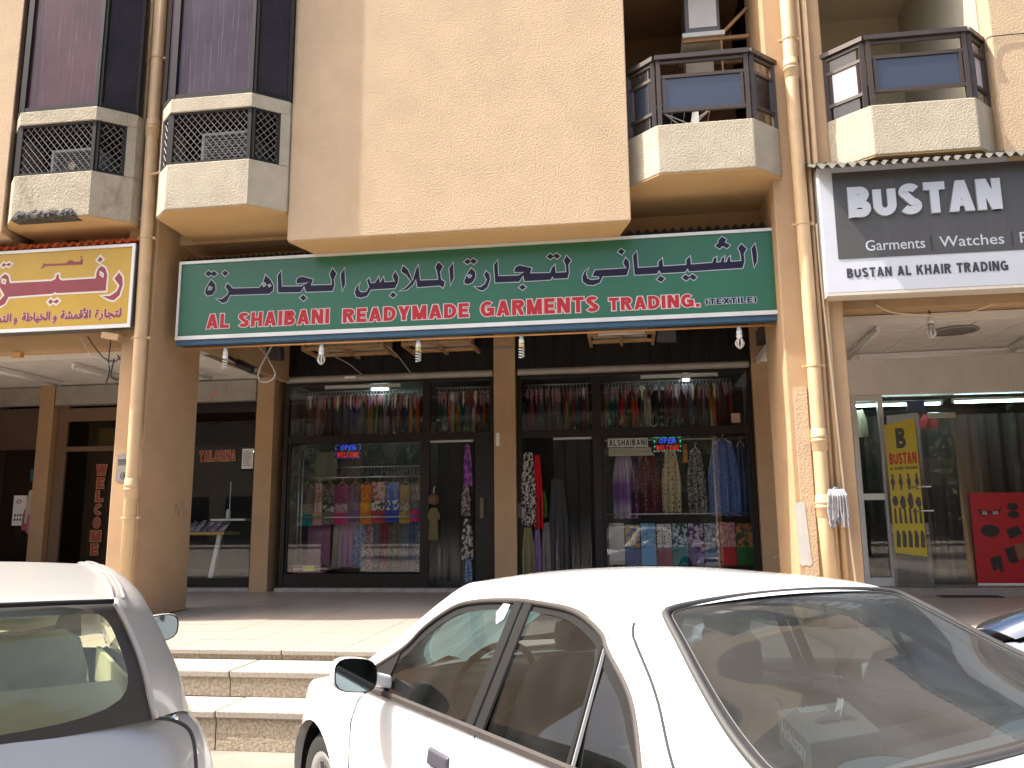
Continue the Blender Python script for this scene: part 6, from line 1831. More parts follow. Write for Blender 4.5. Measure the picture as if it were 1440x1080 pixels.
    rwo, rat = gpatch(O[iT1:iE + 1], D['rbow'][0], D['rbow'][1], D['rcr'][0], D['rcr'][1], 'rear_window', D['grear'], D['frit'], D['ns'], frit_mat=D['fritmat'])
    # raised rubber trim round the rear window
    if D['rtrim']:
        def se(q_, off=0, ns=14.0):
            out = []
            for k in range(96):
                a = 2 * PI * k / 96
                c, s = math.cos(a), math.sin(a)
                r = (abs(c) ** ns + abs(s) ** ns) ** (-1 / ns) * q_
                out.append(rat(c * r, s * r, off))
            return out
        loop = [(a, b, c + .003) for a, b, c in se(1.0)]
        cor = []
        for k in range(96):
            a = 2 * PI * k / 96
            c, s = math.cos(a), math.sin(a)
            r0 = (abs(c) ** 14 + abs(s) ** 14) ** (-1 / 14); r1 = 1 / max(abs(c), abs(s))
            cor.append([rat(c * r0, s * r0, .0), rat(c * r1, s * r1, .0)])
        pt('corner_filler', MB().grid([[(a, b, z + .0025) for a, b, z in [q[j] for q in cor]] for j in (0, 1)], close=True), paint, smooth=True)
        pt('window_seal', MB().tube(loop, .011, 8, closed=True), mat('dark grey rubber', (.04, .038, .038), .6), rwo, smooth=True)
        loop2 = se(.962, .004)
        pt('bright_bead', MB().tube(loop2, .0018, 5, closed=True), mat('dull bead', (.10, .10, .10), .5), rwo, smooth=True)
    # ---- side glass, trims and pillars
    b0, b1 = U[0], U[-1]
    for sg in both:
        rws = []
        for i, p in enumerate(U):
            s = min(max(p.x, D['dlo'][0]), D['dlo'][1])
            zb = interp(D['belt'], s)
            bs = lerp(b0.x, b1.x, (p.x - b0.x) / (b1.x - b0.x))
            rws.append([(p.x, (lat(lerp(zb, p.z, k / 6)) - .006 + .008 * math.sin(PI * k / 6)) * sg, lerp(zb, max(p.z, zb), k / 6)) for k in range(7)])
        go = pt('side_window', MB().grid(rws), D['gside'], smooth=True)
        fr = MB()
        up = [(p.x, (lat(p.z) + .002) * sg, p.z) for p in U if p.z > interp(D['belt'], p.x) - .004]
        cx = sum(q[0] for q in up) / len(up); cz = 1.0
        inn = []
        for q in up:
            d = Vector((cx - q[0], 0, cz - q[2])); 
            k = .030 / max(.2, d.length)
            z2 = q[2] - min(.028, max(0, (q[2] - interp(D['belt'], q[0])) * .5)) ; s2 = q[0] + max(-.028, min(.028, (cx - q[0]) * .09))
            inn.append((s2, (lat(z2) + .001) * sg, z2))
        fr.grid([up, inn])
        if D.get('trimr', 1) > .006: pt('inner_frame', fr, M_seal, go)
        if D.get('trimr', 1) > .006: pt('window_trim', MB().tube([(a, b + D.get('trimo', .003) * sg, c) for a, b, c in up], D.get('trimr', .0105), 7), D['trim'], go, smooth=True)
        bl = [(D['dlo'][0] + (D['dlo'][1] - D['dlo'][0]) * k / 14) for k in range(15)]
        bt = MB()
        bt.grid([[(s, (lat(interp(D['belt'], s)) + .006) * sg, interp(D['belt'], s) + .012) for s in bl], [(s, (lat(interp(D['belt'], s)) + .013) * sg, interp(D['belt'], s) + .004) for s in bl], [(s, (lat(interp(D['belt'], s)) + .014) * sg, interp(D['belt'], s) - .012) for s in bl], [(s, (lat(interp(D['belt'], s)) + .004) * sg, interp(D['belt'], s) - .016) for s in bl]])
        if D.get('trimr', 1) > .006: pt('belt_trim', bt, D['trim'], go, smooth=False)
        for (s0, s1, t0, t1, zt, m) in D['posts']:
            bm_ = MB()
            zb = interp(D['belt'], s0)
            zs = [lerp(zb, zt, k / 5) for k in range(6)]
            bm_.grid([[(lerp(s0, t0, k / 5), (lat(z) + .007) * sg, z) for k, z in enumerate(zs)], [(lerp(s0, t0, k / 5) + .004, (lat(z) + .012) * sg, z) for k, z in enumerate(zs)], [(lerp(s1, t1, k / 5) - .004, (lat(z) + .012) * sg, z) for k, z in enumerate(zs)], [(lerp(s1, t1, k / 5), (lat(z) + .005) * sg, z) for k, z in enumerate(zs)]])
            pt('window_post', bm_, m, go)
        # black sail panel at the mirror
        if D.get('sail'):
            pt('mirror_sail', MB().add([(s, (lat(z) + .008) * sg, z) for s, z in D['sail']], [tuple(range(len(D['sail'])))]), M_seal, go)
    # ---- bright chrome strip on the rear edge of the side windows
    if D.get('chrome'):
        for sg in both:
            i0 = D['chrome'] * n
            pt('chrome_strip', MB().tube([(p.x + .013, (lat(p.z) + .006) * sg, p.z + .006) for p in U[i0:]], .0075, 7), mat('dull chrome strip', (.33, .33, .32), .4, .8), smooth=True)
    # ---- panel gaps
    def skin(s, z, sg, off=.0012):
        fr = interp(sorted([(a, b) for a, b in dens]), s)
        v = (z - Zb) / (interp(D['ztop'], s) - Zb)
        return (s, (D['W'] * fr * w_prof(z) * interp(D['wtop'], v) + off) * sg, z)
    for sg in both:
        gp = MB()
        for line in D['gaps']: gp.tube([skin(s, z, sg) for s, z in line], .0032, 5)
        pt('panel_gap', gp, M_gap)
    if D.get('seam'):
        for sg in both:
            ln = []
            for q in range(int(D['seam'][0][0] * n), int(D['seam'][-1][0] * n) + 1):
                t = interp(D['seam'], q / n)
                p = U[q].lerp(O[q], t); bul = math.sin(PI * t) * D['bulge']
                ln.append((p.x, (p.y + bul * .75 + .001) * sg, p.z + bul * .55 + .001))
            pt('panel_gap', MB().tube(ln, .0042, 6), M_gap, smooth=True)
    for line in D.get('gaps3d', []):
        for sg in both: pt('panel_gap', MB().tube(catmull(mir(line, sg), 5), D.get('g3r', .004), 6), M_gap, smooth=True)
    # ---- door handles
    for s, z in D['handles']:
        for sg in both:
            h = MB()
            a, b, c, d = [skin(s + ds, z + dz, sg, .012) for ds, dz in ((-.075, .022), (.075, .022), (.075, -.026), (-.075, -.026))]
            a2, b2, c2, d2 = [skin(s + ds, z + dz, sg, -.01) for ds, dz in ((-.08, .03), (.08, .03), (.08, -.034), (-.08, -.034))]
            h.hexa([d2, c2, b2, a2, d, c, b, a])
            pt('door_handle', h, D['handlemat'], bev=.006)
    # ---- mirrors
    ms, ml, mz, mwid, mh = D['mirror']
    for sg in both:
        hz = MB()
        rws = []
        for j, (q, ds) in enumerate(((1.0, .0), (1.03, -.02), (1.0, -.05), (.85, -.085), (.5, -.11), (.01, -.115))):
            row = []
            for k in range(24):
                a = 2 * PI * k / 24
                c, s_ = math.cos(a), math.sin(a)
                r = (abs(c) ** 3.2 + abs(s_) ** 3.2) ** (-1 / 3.2)
                row.append((ms + ds, (ml + c * r * mwid / 2 * q) * sg, mz + s_ * r * mh / 2 * q + c * .012))
            rws.append(row)
        hz.grid(rws, close=True)
        mo = pt('wing_mirror', hz, paint, smooth=True)
        g = MB(); g.poly([(ms - .004, (ml + (x_ - ml) * .90) * sg, mz + (z_ - mz) * .88) for (q0, x_, z_) in [(a0, abs(b0_), c0) for a0, b0_, c0 in rws[0]]])
        gm = MB(); gm.grid([[(ms + .001, (ml + (abs(b0_) - ml) * q) * sg, mz + (c0 - mz) * q) for a0, b0_, c0 in rws[0]] for q in (1.0, .93)], close=True)
        pt('mirror_rim', gm, M_seal, mo)
        gg = MB(); gg.poly([(ms + .0015, (ml + (abs(b0_) - ml) * .935) * sg, mz + (c0 - mz) * .935) for a0, b0_, c0 in rws[0]])
        pt('mirror_glass', gg, M_mirror, mo)
        pt('mirror_arm', MB().hexa([(ms - .06, (ml - mwid / 2 - .07) * sg, mz - .07), (ms - .01, (ml - mwid / 2 - .07) * sg, mz - .07), (ms - .01, (ml - mwid / 2 + .03) * sg, mz - .045), (ms - .07, (ml - mwid / 2 + .03) * sg, mz - .045), (ms - .06, (ml - mwid / 2 - .07) * sg, mz - .02), (ms - .01, (ml - mwid / 2 - .07) * sg, mz - .02), (ms - .01, (ml - mwid / 2 + .03) * sg, mz + .01), (ms - .07, (ml - mwid / 2 + .03) * sg, mz + .01)]), M_seal if D.get('blackarm') else paint, mo, bev=.01)
    # ---- wheels
    for cs, cz, r in wheels:
        for sg in both:
            rt = r - .045
            w = MB().lathe([(rt - .10, -.09), (rt - .03, -.10), (rt, -.07), (rt, .07), (rt - .03, .10), (rt - .10, .09)], (cs, .70 * sg, rt), (0, sg, 0), 30)
            wo = pt('wheel', w, M_tyre, smooth=True)
            rm_ = MB().lathe([(.001, .075), (.06, .085), (.10, .07), (rt - .13, .08), (rt - .095, .095), (rt - .09, .06)], (cs, .70 * sg, rt), (0, sg, 0), 30)
            pt('wheel_cover', rm_, M_rim, wo, smooth=True)
            sp = MB()
            for k in range(7):
                a = 2 * PI * k / 7
                c, s_ = math.cos(a), math.sin(a)
                sp.add([(cs + c * .07 - s_ * .018, (.70 + .0865) * sg, rt + s_ * .07 + c * .018), (cs + c * .07 + s_ * .018, (.70 + .0865) * sg, rt + s_ * .07 - c * .018), (cs + c * (rt - .14) + s_ * .03, (.70 + .0865) * sg, rt + s_ * (rt - .14) - c * .03), (cs + c * (rt - .14) - s_ * .03, (.70 + .0865) * sg, rt + s_ * (rt - .14) + c * .03)], [(0, 1, 2, 3)])
            pt('cover_slot', sp, M_well, wo)
            well = MB()
            well.grid([[(cs + (r - .002) * math.cos(R(-10 + 200 * k / 20)), l * sg, cz + (r - .002) * math.sin(R(-10 + 200 * k / 20))) for k in range(21)] for l in (.80, .46)])
            well.add([(cs + (r - .002) * math.cos(R(-10 + 200 * k / 20)), .46 * sg, cz + (r - .002) * math.sin(R(-10 + 200 * k / 20))) for k in range(21)], [tuple(range(21))])
            pt('wheel_well', well, M_well)
    pt('underbody', MB().box((smin + .25, -.70, .17), (smax - .2, .70, .21)), M_well)
    # ---- lamps, grille, plate holder
    for sg in both:
        zf = interp(D['ztop'], -.6) - .16
        lp = MB(); lp.box((interp(D['nose'], zf) + .05, .38 * sg, zf - .06), (interp(D['nose'], zf) + .20, .58 * sg, zf + .05)); pt('headlight', lp, M_lampclr, bev=.02)
        zr = D['lamp'][0]
        tl_ = MB(); tl_.box((interp(D['tail'], zr) - .22, D['lamp'][1] * sg, zr - D['lamp'][3]), (interp(D['tail'], zr) - .03, D['lamp'][2] * sg, zr + D['lamp'][3])); pt('tail_light', tl_, M_lampred, bev=.02)
    gz = interp(D['ztop'], -.6) - .10
    pt('grille', MB().box((interp(D['nose'], gz) - .012, -.36, gz - .06), (interp(D['nose'], gz) + .1, .36, gz + .04)), M_seal, bev=.01)
    # ---- interior
    I = D['int']
    pt('cabin_floor', MB().box((.25, -.70, .32), (D['shelf'][1], .70, .36)), I['dark'])
    for sg in both: pt('door_card', MB().box((.4, .755 * sg, .34), (D['dlo'][1] + .05, .775 * sg, interp(D['belt'], 1.2) - .03)), I['seat'])
    pt('dashboard', MB().prism_y([(.12, .55), (.78, .60), (.76, .84), (.62, .90), (.10, .90)], -.70, .70), I['dark'], bev=.03)
    for sg in both:
        st = MB()
        rws = []
        for z, s, hw_, th in ((.55, 1.30, .25, .07), (.75, 1.40, .26, .085), (.95, 1.48, .245, .08), (1.06, 1.51, .21, .06), (1.10, 1.52, .15, .03)):
            z *= I['k']
            rws.append([(s + th * math.sin(2 * PI * k / 14), (.36 + hw_ * math.cos(2 * PI * k / 14)) * sg, z + .01 * math.cos(2 * PI * k / 14)) for k in range(14)])
        st.grid(rws, close=True); st.poly(rws[-1])
        so2 = pt('front_seat', st, I['seat'], smooth=True)
        hr = MB()
        rws = []
        for z, hw_, th in ((1.115, .02, .02), (1.125, .11, .045), (1.17, .125, .055), (1.215, .115, .045), (1.235, .06, .02)):
            z = z * I['k']
            rws.append([(1.545 + th * math.sin(2 * PI * k / 12), (.36 + hw_ * math.cos(2 * PI * k / 12)) * sg, z) for k in range(12)])
        hr.grid(rws, close=True); hr.poly(rws[-1])
        pt('headrest', hr, I['seat'], so2, smooth=True)
        cu = MB().box((.86, (.36 - .24) * sg, .42), (1.34, (.36 + .24) * sg, .56)); pt('seat_cushion', cu, I['seat'], so2, bev=.05)
    rs = MB()
    s0 = D['rseat']
    rws = []
    for z, s, th in ((.50, s0 - .05, .09), (.72, s0 + .05, .10), (.90, s0 + .13, .08), (D['rseatz'], s0 + .16, .05)):
        rws.append([(s + th * math.sin(2 * PI * k / 20), .66 * (abs(math.cos(2 * PI * k / 20)) ** .35) * (1 if math.cos(2 * PI * k / 20) > 0 else -1), z) for k in range(20)])
    rs.grid(rws, close=True); rs.poly(rws[-1])
    pt('rear_seat', rs, I['seat'], smooth=True)
    pt('rear_seat_cushion', MB().box((s0 - .52, -.66, .40), (s0, .66, .55)), I['seat'], bev=.05)
    sa, sb, sz0, sz1 = D['shelf']
    pt('parcel_shelf', MB().hexa([(sa, -.69, sz0 - .02), (sb, -.62, sz1 - .02), (sb, .62, sz1 - .02), (sa, .69, sz0 - .02), (sa, -.69, sz0), (sb, -.62, sz1), (sb, .62, sz1), (sa, .69, sz0)]), I['shelf'])
    wl = MB().tube([(.92 + .18 * .45 * math.sin(2 * PI * k / 24), (.37 + .185 * math.cos(2 * PI * k / 24)), .90 + .17 * math.sin(2 * PI * k / 24)) for k in range(24)], .014, 8, closed=True)
    wl.tube([(.92, .20, .90), (.90, .37, .88), (.92, .54, .90)], .02, 8); wl.tube([(.90, .37, .88), (.70, .37, .80)], .03, 8)
    pt('steering_wheel', wl, I['dark'], smooth=True)
    ml_ = MB()
    ml_.grid([[(O[i].x, (O[i].y - .03) * (1 - 2 * k / 8), O[i].z - .03 + interp(D['crown'], O[i].x) * (1 - (1 - 2 * k / 8) ** 2)) for k in range(9)] for i in range(iT0, iT1 + 1)])
    pt('headlining', ml_, I['liner'])
    pt('rear_view_mirror', MB().box((1.0, -.11, 1.20 * I['k']), (1.03, .11, 1.265 * I['k'])), I['dark'], bev=.01)
    return root, P


G_car = glass_mat('dusty car glass', (0.23, 0.285, 0.30), ior=1.5, dust_haze=.018, dust_haze_col=(.36, .36, .35), dvar=.015, smear=4)
G_carrear = glass_mat('dusty rear window', (0.26, 0.295, 0.305), ior=1.5, dust_haze=.075, dust_haze_col=(.28, .305, .32), dvar=.045, smear=2.5)
G_carfront = glass_mat('windscreen glass', (0.66, 0.70, 0.68), ior=1.5, dust_haze=.04, dvar=.02)
M_wpaint = mat('white car paint', (0.80, 0.805, 0.81), 0.35, coat=1.0, var=.012, vscale=3)
M_fabric = mat('dark grey seat fabric', (0.040, 0.040, 0.042), 0.9, var=.15, vscale=12)
M_plast = mat('dark dashboard plastic', (0.028, 0.028, 0.03), 0.6)
M_shelf = mat('grey shelf felt', (0.075, 0.075, 0.075), 0.95, var=.15, vscale=20)
M_liner = mat('grey headlining', (0.17, 0.17, 0.168), 0.95)

sedan = dict(
    paint=M_wpaint, W=.845, sm=2.6, wb=2.535, wz=.30, wr=.335, bulge=.022,
    U=[(.50, .812, .905), (.80, .735, 1.055), (.90, .690, 1.140), (1.005, .655, 1.205), (1.12, .632, 1.252), (1.29, .617, 1.280), (1.50, .607, 1.297), (1.62, .607, 1.300), (1.81, .604, 1.297), (1.924, .614, 1.280), (2.035, .635, 1.243), (2.085, .655, 1.205), (2.24, .702, 1.111), (2.35, .768, .985), (2.39, .80, .915)],
    O=[(.28, .70, .925), (.60, .655, 1.09), (.76, .615, 1.18), (.90, .585, 1.26), (1.04, .555, 1.325), (1.25, .548, 1.345), (1.5, .545, 1.352), (1.65, .545, 1.352), (1.88, .542, 1.348), (2.06, .538, 1.336), (2.17, .535, 1.315), (2.25, .565, 1.277), (2.45, .650, 1.162), (2.60, .708, 1.088), (2.76, .742, 1.012)],
    roof=(4, 10), lat=lambda z: .815 - .215 * (z - .89) / .42,
    prof=[(.18, .93), (.22, .955), (.35, .985), (.5, .998), (.62, 1.0), (.74, .995), (.82, .985), (.88, .972), (.95, .955)],
    wtop=[(0, 1), (.90, 1), (.97, .992), (1, .975)],
    plan=[(3.42, 0), (3.41, .35), (3.37, .64), (3.29, .82), (3.12, .92), (2.85, .965), (2.4, .99), (1.9, 1.0), (1.3, 1.0), (.7, .99), (.3, .98), (0, .965), (-.3, .93), (-.55, .86), (-.68, .75), (-.76, .58), (-.80, .32), (-.81, 0)],
    ztop=[(-.85, .60), (-.72, .68), (-.5, .745), (-.2, .80), (.1, .835), (.3, .86), (.5, .878), (.72, .888), (1.5, .902), (2.4, .918), (2.6, .955), (2.76, .995), (3.1, .995), (3.42, .955)],
    belt=[(.5, .893), (.72, .895), (1.5, .908), (2.4, .922)], dlo=(.52, 2.385),
    tail=[(.2, 3.36), (.35, 3.46), (.55, 3.47), (.7, 3.42), (.92, 3.37)], nose=[(.2, -.74), (.35, -.84), (.5, -.85), (.62, -.79), (.75, -.70)],
    cowl=.42, deck=2.74, crown=[(1.04, .030), (1.5, .036), (2.0, .028), (2.17, .020)], roofbow=lambda i, a, b: 0.0,
    rbow=(-.03, .10), rcr=(.020, .012), frit=(.955, .95, .93), ns=9.0, fritmat=mat('smoky glass border', (.035, .034, .034), .25), rtrim=2,
    gfront=G_carfront, grear=G_carrear, gside=G_car, trim=M_trim, chrome=9,
    posts=[(1.50, 1.556, 1.50, 1.556, 1.296, M_seal), (1.564, 1.622, 1.564, 1.618, 1.297, M_seal), (2.075, 2.098, 2.04, 2.058, 1.225, M_seal), (2.099, 2.112, 2.059, 2.070, 1.222, mat('dull chrome strip', (.33, .33, .32), .4, .8))],
    sail=[(.52, .90), (.80, .905), (.80, 1.05), (.70, 1.005)],
    gaps=[[(.47, .22), (.46, .5), (.47, .72), (.53, .82), (.60, .872)], [(1.60, .22), (1.60, .5), (1.585, .75), (1.560, .895)], [(2.36, .72), (2.42, .8), (2.44, .91)]],
    seam=[(10.4, .56), (10.6, .53), (11, .47), (12, .40), (13, .37), (14, .35)],
    handles=[(1.36, .775), (2.18, .785)], handlemat=mat('dark grey door handle', (.055, .055, .07), .5),
    mirror=(.86, .955, .985, .175, .128), lamp=(.78, .42, .74, .07), rseat=2.30, rseatz=.97, shelf=(2.42, 2.84, .946, .946), blackarm=False,
    int=dict(dark=M_plast, seat=M_fabric, shelf=M_shelf, liner=M_liner, k=1.0))
KW = 1.014
white, PW = build_car('parked_car', 'white saloon car parked at an angle before the steps, seen from behind', (-0.884, 4.484), HEAD, KW, sedan)

# tissue box, cushions and sunshade inside the white car
def carbox(c, hs, hl, z0, z1, rot):
    cs, cl = c
    out = []
    for z in (z0, z1):
        for a, b in ((-hs, -hl), (hs, -hl), (hs, hl), (-hs, hl)):
            out.append(PW((cs + a * math.cos(rot) - b * math.sin(rot), cl + a * math.sin(rot) + b * math.cos(rot), z)))
    return out
tb = thing('tissue_box', 'grey tissue box with white lettering on the rear shelf of the white car', 'tissue box', tuple(PW((2.58, .23, .945))))
# corners of the lid measured on the shelf, in world metres
q = [Vector((.424, 2.182, 0)), Vector((.631, 2.320, 0)), Vector((.635, 2.673, 0)), Vector((.406, 2.530, 0))]
ctr = sum(q, Vector()) / 4
ZB0, ZB1 = .96, 1.05
part('carton', MB().hexa([Vector((p.x, p.y, ZB0)) for p in q] + [Vector((p.x, p.y, ZB1)) for p in q]), mat('grey carton', (.27, .28, .265), .35, var=.1, vscale=10), tb, bev=.003)
eU = (q[1] - q[0]); eV = (q[3] - q[0])
def lid(u, v, d): 
    p = q[0] + eU * u + eV * v
    return (p.x, p.y, ZB1 + .0008 + d)
t1 = font_text('Alokozay', lambda u, v, d: lid(u, v, d), .26, .70, .78, .30, .02, .0004)
part('lettering', t1, M_paper, tb)
def sidep(u, v, d):     # the left end face of the box
    p = q[3] + (q[0] - q[3]) * u
    nx = (q[3] - q[2]).normalized()
    return (p.x + nx.x * (.0012 + d), p.y + nx.y * (.0012 + d), ZB0 + (ZB1 - ZB0) * v)
t2 = font_text('Alokozay', sidep, .10, .88, .40, .62, .022, .0004)
part('side_lettering', t2, M_paper, tb)
sl_m = MB(); sl_m.poly([lid(u, v, .0006) for u, v in ((.38, .38), (.62, .38), (.70, .46), (.62, .54), (.38, .54), (.30, .46))]); part('slot', sl_m, M_black, tb)
ts = MB()
ts.grid([[(lid(.32 + .42 * k / 6, .44 + .02 * math.sin(k), .002 + h * (.3 + .7 * (k / 6) ** 2))) for k in range(7)] for h in (0, .012, .034)])
ts.grid([[(lid(.66 + .07 * k / 3, .40 + .16 * j / 3, .010 + .040 * (k / 3) + .006 * math.sin(j * 2))) for k in range(4)] for j in range(4)])
part('tissue', ts, mat('white tissue', (.78, .78, .76), .9), tb, smooth=True)
M_cush = mat('pale blue cloth pad', (.20, .28, .32), .9, var=.1, vscale=10)
def pad(s, l, rs_, rl_, lab):
    mb = MB()
    rws = []
    for q_, h in ((.02, .045), (.4, .043), (.75, .034), (.95, .018), (1.0, .004)):
        rws.append([PW((s + rs_ * q_ * math.cos(2 * PI * k / 24), l + rl_ * q_ * math.sin(2 * PI * k / 24), .946 + h)) for k in range(24)])
    mb.grid(rws, close=True)
    solo('cushion', mb, M_cush, lab, 'cushion', tuple(PW((s, l, .946))), 'pale blue pads on the rear shelf', smooth=True)
pad(2.66, .29, .095, .155, 'pale blue oval pad below the tissue box on the rear shelf')
pad(2.67, -.44, .095, .22, 'pale blue oval pad at the right end of the rear shelf')
# crumpled reflective sunshade behind the windscreen
mb = MB()
rnd = random.Random(5)
rws = []
for i in range(13):
    row = []
    for j in range(8):
        u, v = i / 12, j / 7
        w = .12 + .86 * v - (.10 * math.sin(u * 7) ** 2 if j == 0 else 0)
        s = .40 + .66 * w + .02 * math.sin(u * 11 + v * 3) + rnd.uniform(-.008, .008)
        l = (.63 - .55 * u) * (1 - .16 * w) + rnd.uniform(-.010, .010)
        z = .905 + .385 * w + .012 * math.sin(u * 13 + 2 * v) + rnd.uniform(-.006, .006)
        row.append(PW((s, l, z)))
    rws.append(row)
mb.grid(rws)
solo('sunshade', mb, sheer_mat('crumpled pale sunshade', (.52, .66, .66)), 'crumpled pale sunshade behind the windscreen of the white car', 'sunshade', tuple(PW((.6, .4, .93))))
# small sticker in the rear corner of the front window
solo('sticker', MB().poly([PW((s, .815 - .215 * (z - .89) / .42 + .0055, z)) for s, z in ((1.43, 1.283), (1.475, 1.283), (1.47, 1.235), (1.435, 1.215), (1.405, 1.25))]), mat('torn sticker', (.62, .55, .62), .6, var=.6, vscale=60), 'torn pale sticker in the top rear corner of the white car front window', 'sticker', tuple(PW((1.44, .62, 1.25))))

# ---- silver estate car on the left
M_silver = mat('silver car paint', (0.36, 0.355, 0.345), 0.42, .35, coat=0.4, var=.01)
M_beige = mat('pale beige seat cloth', (0.40, 0.38, 0.30), 0.9, var=.1, vscale=10)
G_green = glass_mat('green tinted car glass', (0.80, 0.86, 0.74), ior=1.5, dust_haze=.05, dust_haze_col=(.4, .42, .36), dvar=.03, smear=3)
wagon = dict(sedan)
wagon.update(
    seam=None,
    paint=M_silver, W=.872, sm=2.4, wb=2.60, wz=.31, wr=.345, bulge=.046,
    U=[(.35, .83, .955), (.65, .755, 1.09), (.85, .70, 1.20), (1.05, .66, 1.29), (1.25, .638, 1.345), (1.6, .625, 1.375), (2.1, .628, 1.368), (2.42, .645, 1.33), (2.56, .672, 1.27), (2.64, .71, 1.18), (2.68, .745, 1.09), (2.70, .765, 1.00)],
    O=[(.08, .71, .97), (.45, .665, 1.14), (.65, .635, 1.24), (.85, .60, 1.34), (1.05, .575, 1.408), (1.6, .560, 1.432), (2.2, .548, 1.425), (2.7, .52, 1.412), (2.97, .498, 1.395), (2.985, .535, 1.32), (3.015, .572, 1.225), (3.04, .605, 1.095)],
    roof=(4, 8), rend=11, lat=lambda z: .80 - .175 * (z - .97) / .405,
    prof=[(.18, .93), (.24, .96), (.4, .985), (.6, 1.0), (.76, 1.0), (.86, .99), (.95, .968), (1.02, .935), (1.10, .88)],
    plan=[(3.18, 0), (3.168, .40), (3.135, .68), (3.06, .84), (2.92, .93), (2.70, .975), (2.4, .99), (1.9, 1.0), (1.3, 1.0), (.7, .99), (.3, .98), (0, .965), (-.3, .93), (-.55, .86), (-.68, .75), (-.76, .58), (-.80, .32), (-.81, 0)],
    ztop=[(-.85, .66), (-.72, .74), (-.5, .80), (-.2, .85), (.1, .89), (.35, .94), (.72, .955), (1.5, .975), (2.4, 1.01), (2.7, 1.035), (2.95, 1.075), (3.18, 1.095)],
    belt=[(.35, .96), (.72, .965), (1.5, .985), (2.7, 1.03)], dlo=(.37, 2.69),
    tail=[(.2, 3.26), (.4, 3.36), (.6, 3.36), (.66, 3.22), (.8, 3.19), (.95, 3.15), (1.1, 3.075)], nose=[(.2, -.74), (.35, -.84), (.5, -.85), (.62, -.80), (.80, -.70)],
    cowl=.25, deck=None, crown=[(1.05, .022), (1.6, .030), (2.5, .022), (2.97, .010)], roofbow=lambda i, a, b: .0 if i < b - 3 else .03 * (i - b + 3) / 3,
    rbow=(.03, .04), rcr=(.010, -.012), frit=(.945, .97, .875), ns=5.5, fritmat=mat('dark brown glass border', (.040, .035, .031), .45, spec=.25), rtrim=0,
    trimo=-.006, trimr=.005, gfront=G_green, grear=glass_mat('green tinted rear glass', (0.78, 0.84, 0.66), ior=1.5, dust_haze=.13, dust_haze_col=(.50, .52, .42), dvar=.05, smear=2.2), gside=G_green, trim=M_seal, chrome=None,  # lit look of the interior is put into the rear glass's diffuse layer
    posts=[(1.42, 1.50, 1.42, 1.48, 1.372, M_seal), (1.51, 1.57, 1.49, 1.55, 1.373, M_seal), (2.33, 2.37, 2.30, 2.34, 1.335, M_seal)],
    sail=[(.40, .965), (.62, .97), (.62, 1.06)],
    gaps=[[(.40, .22), (.39, .5), (.40, .75), (.46, .90)], [(1.52, .22), (1.52, .5), (1.51, .80), (1.50, .965)]],
    gaps3d=[[(3.045, .612, 1.10), (3.015, .66, 1.083), (3.02, .705, 1.05), (3.06, .715, .98), (3.09, .715, .85), (3.10, .71, .72), (3.12, .6, .66), (3.22, .3, .655), (3.235, 0, .655)]], g3r=.005,
    handles=[(1.32, .86), (2.15, .89)], handlemat=M_silver,
    mirror=(.66, 1.01, 1.045, .215, .14), lamp=(.58, .60, .76, .10), rseat=2.18, rseatz=.94, shelf=(1.72, 2.98, .985, 1.00),
    int=dict(dark=mat('taupe plastic', (.16, .15, .125), .7), seat=M_beige, shelf=mat('pale cargo cover', (.60, .59, .48), .9), liner=mat('pale headlining', (.36, .35, .30), .95), k=1.06))
hs = R(131)
fvec = Vector((math.cos(hs), math.sin(hs))); rv = Vector((math.sin(hs), -math.cos(hs)))
def axle(f_, r_): 
    p = fvec * f_ + rv * r_
    return (p.x, p.y)
silver, PS = build_car('parked_car', 'silver estate car parked left of the white car, seen from behind', axle(5.4, -.2), hs, 1.0, wagon)
def sp(nm, mb, m, parent=None, **kw):
    mb.v = [tuple(PS(v)) for v in mb.v]
    return part(nm, mb, m, parent or silver, **kw)
On = catmull(wagon['O'], 5)
for sg in (1, -1):
    sp('roof_strip', MB().tube([(p.x, (p.y + .004) * sg, p.z + .004) for p in On[20:41]], .006, 7), M_silver, smooth=True)
    sp('roof_strip', MB().tube([(p.x, (p.y + .030) * sg, p.z + .007) for p in On[20:41]], .005, 7), M_silver, smooth=True)
    sp('pillar_bead', MB().tube([(p.x + .006, (p.y + .008) * sg, p.z + .004) for p in On[40:56]], .008, 7), M_silver, smooth=True)
sp('hatch_lip', MB().tube([(3.0 + .03 * (1 - u * u), .50 * u, 1.398 + .010 * (1 - u * u)) for u in [k / 10 - 1 for k in range(21)]], .007, 6), M_seal, smooth=True)
# little antenna base on the right rear quarter
an = MB().lathe([(0, .0), (.022, .0), (.024, .006), (.014, .012), (.012, .028), (.008, .034), (0, .036)], (2.93, -.665, 1.052), (.35, -.45, .8), 14)
sp('antenna_base', an, M_chrome, smooth=True)
an = MB().lathe([(0, .0), (.034, .0), (.033, .004), (0, .005)], (2.933, -.668, 1.048), (.35, -.45, .8), 16)
sp('antenna_gasket', an, M_seal)
# cloth on the cargo cover and wiper
solo('cloth', MB().grid([[PS((2.86 + .05 * j + .01 * math.sin(i), -.16 + .05 * i, 1.005 + .02 * math.sin(i * 1.3 + j))) for i in range(5)] for j in range(4)]), mat('teal cloth', (.05, .22, .20), .8), 'small teal cloth on the load cover of the silver car', 'cloth', tuple(PS((2.9, -.06, 1.0))), smooth=True)

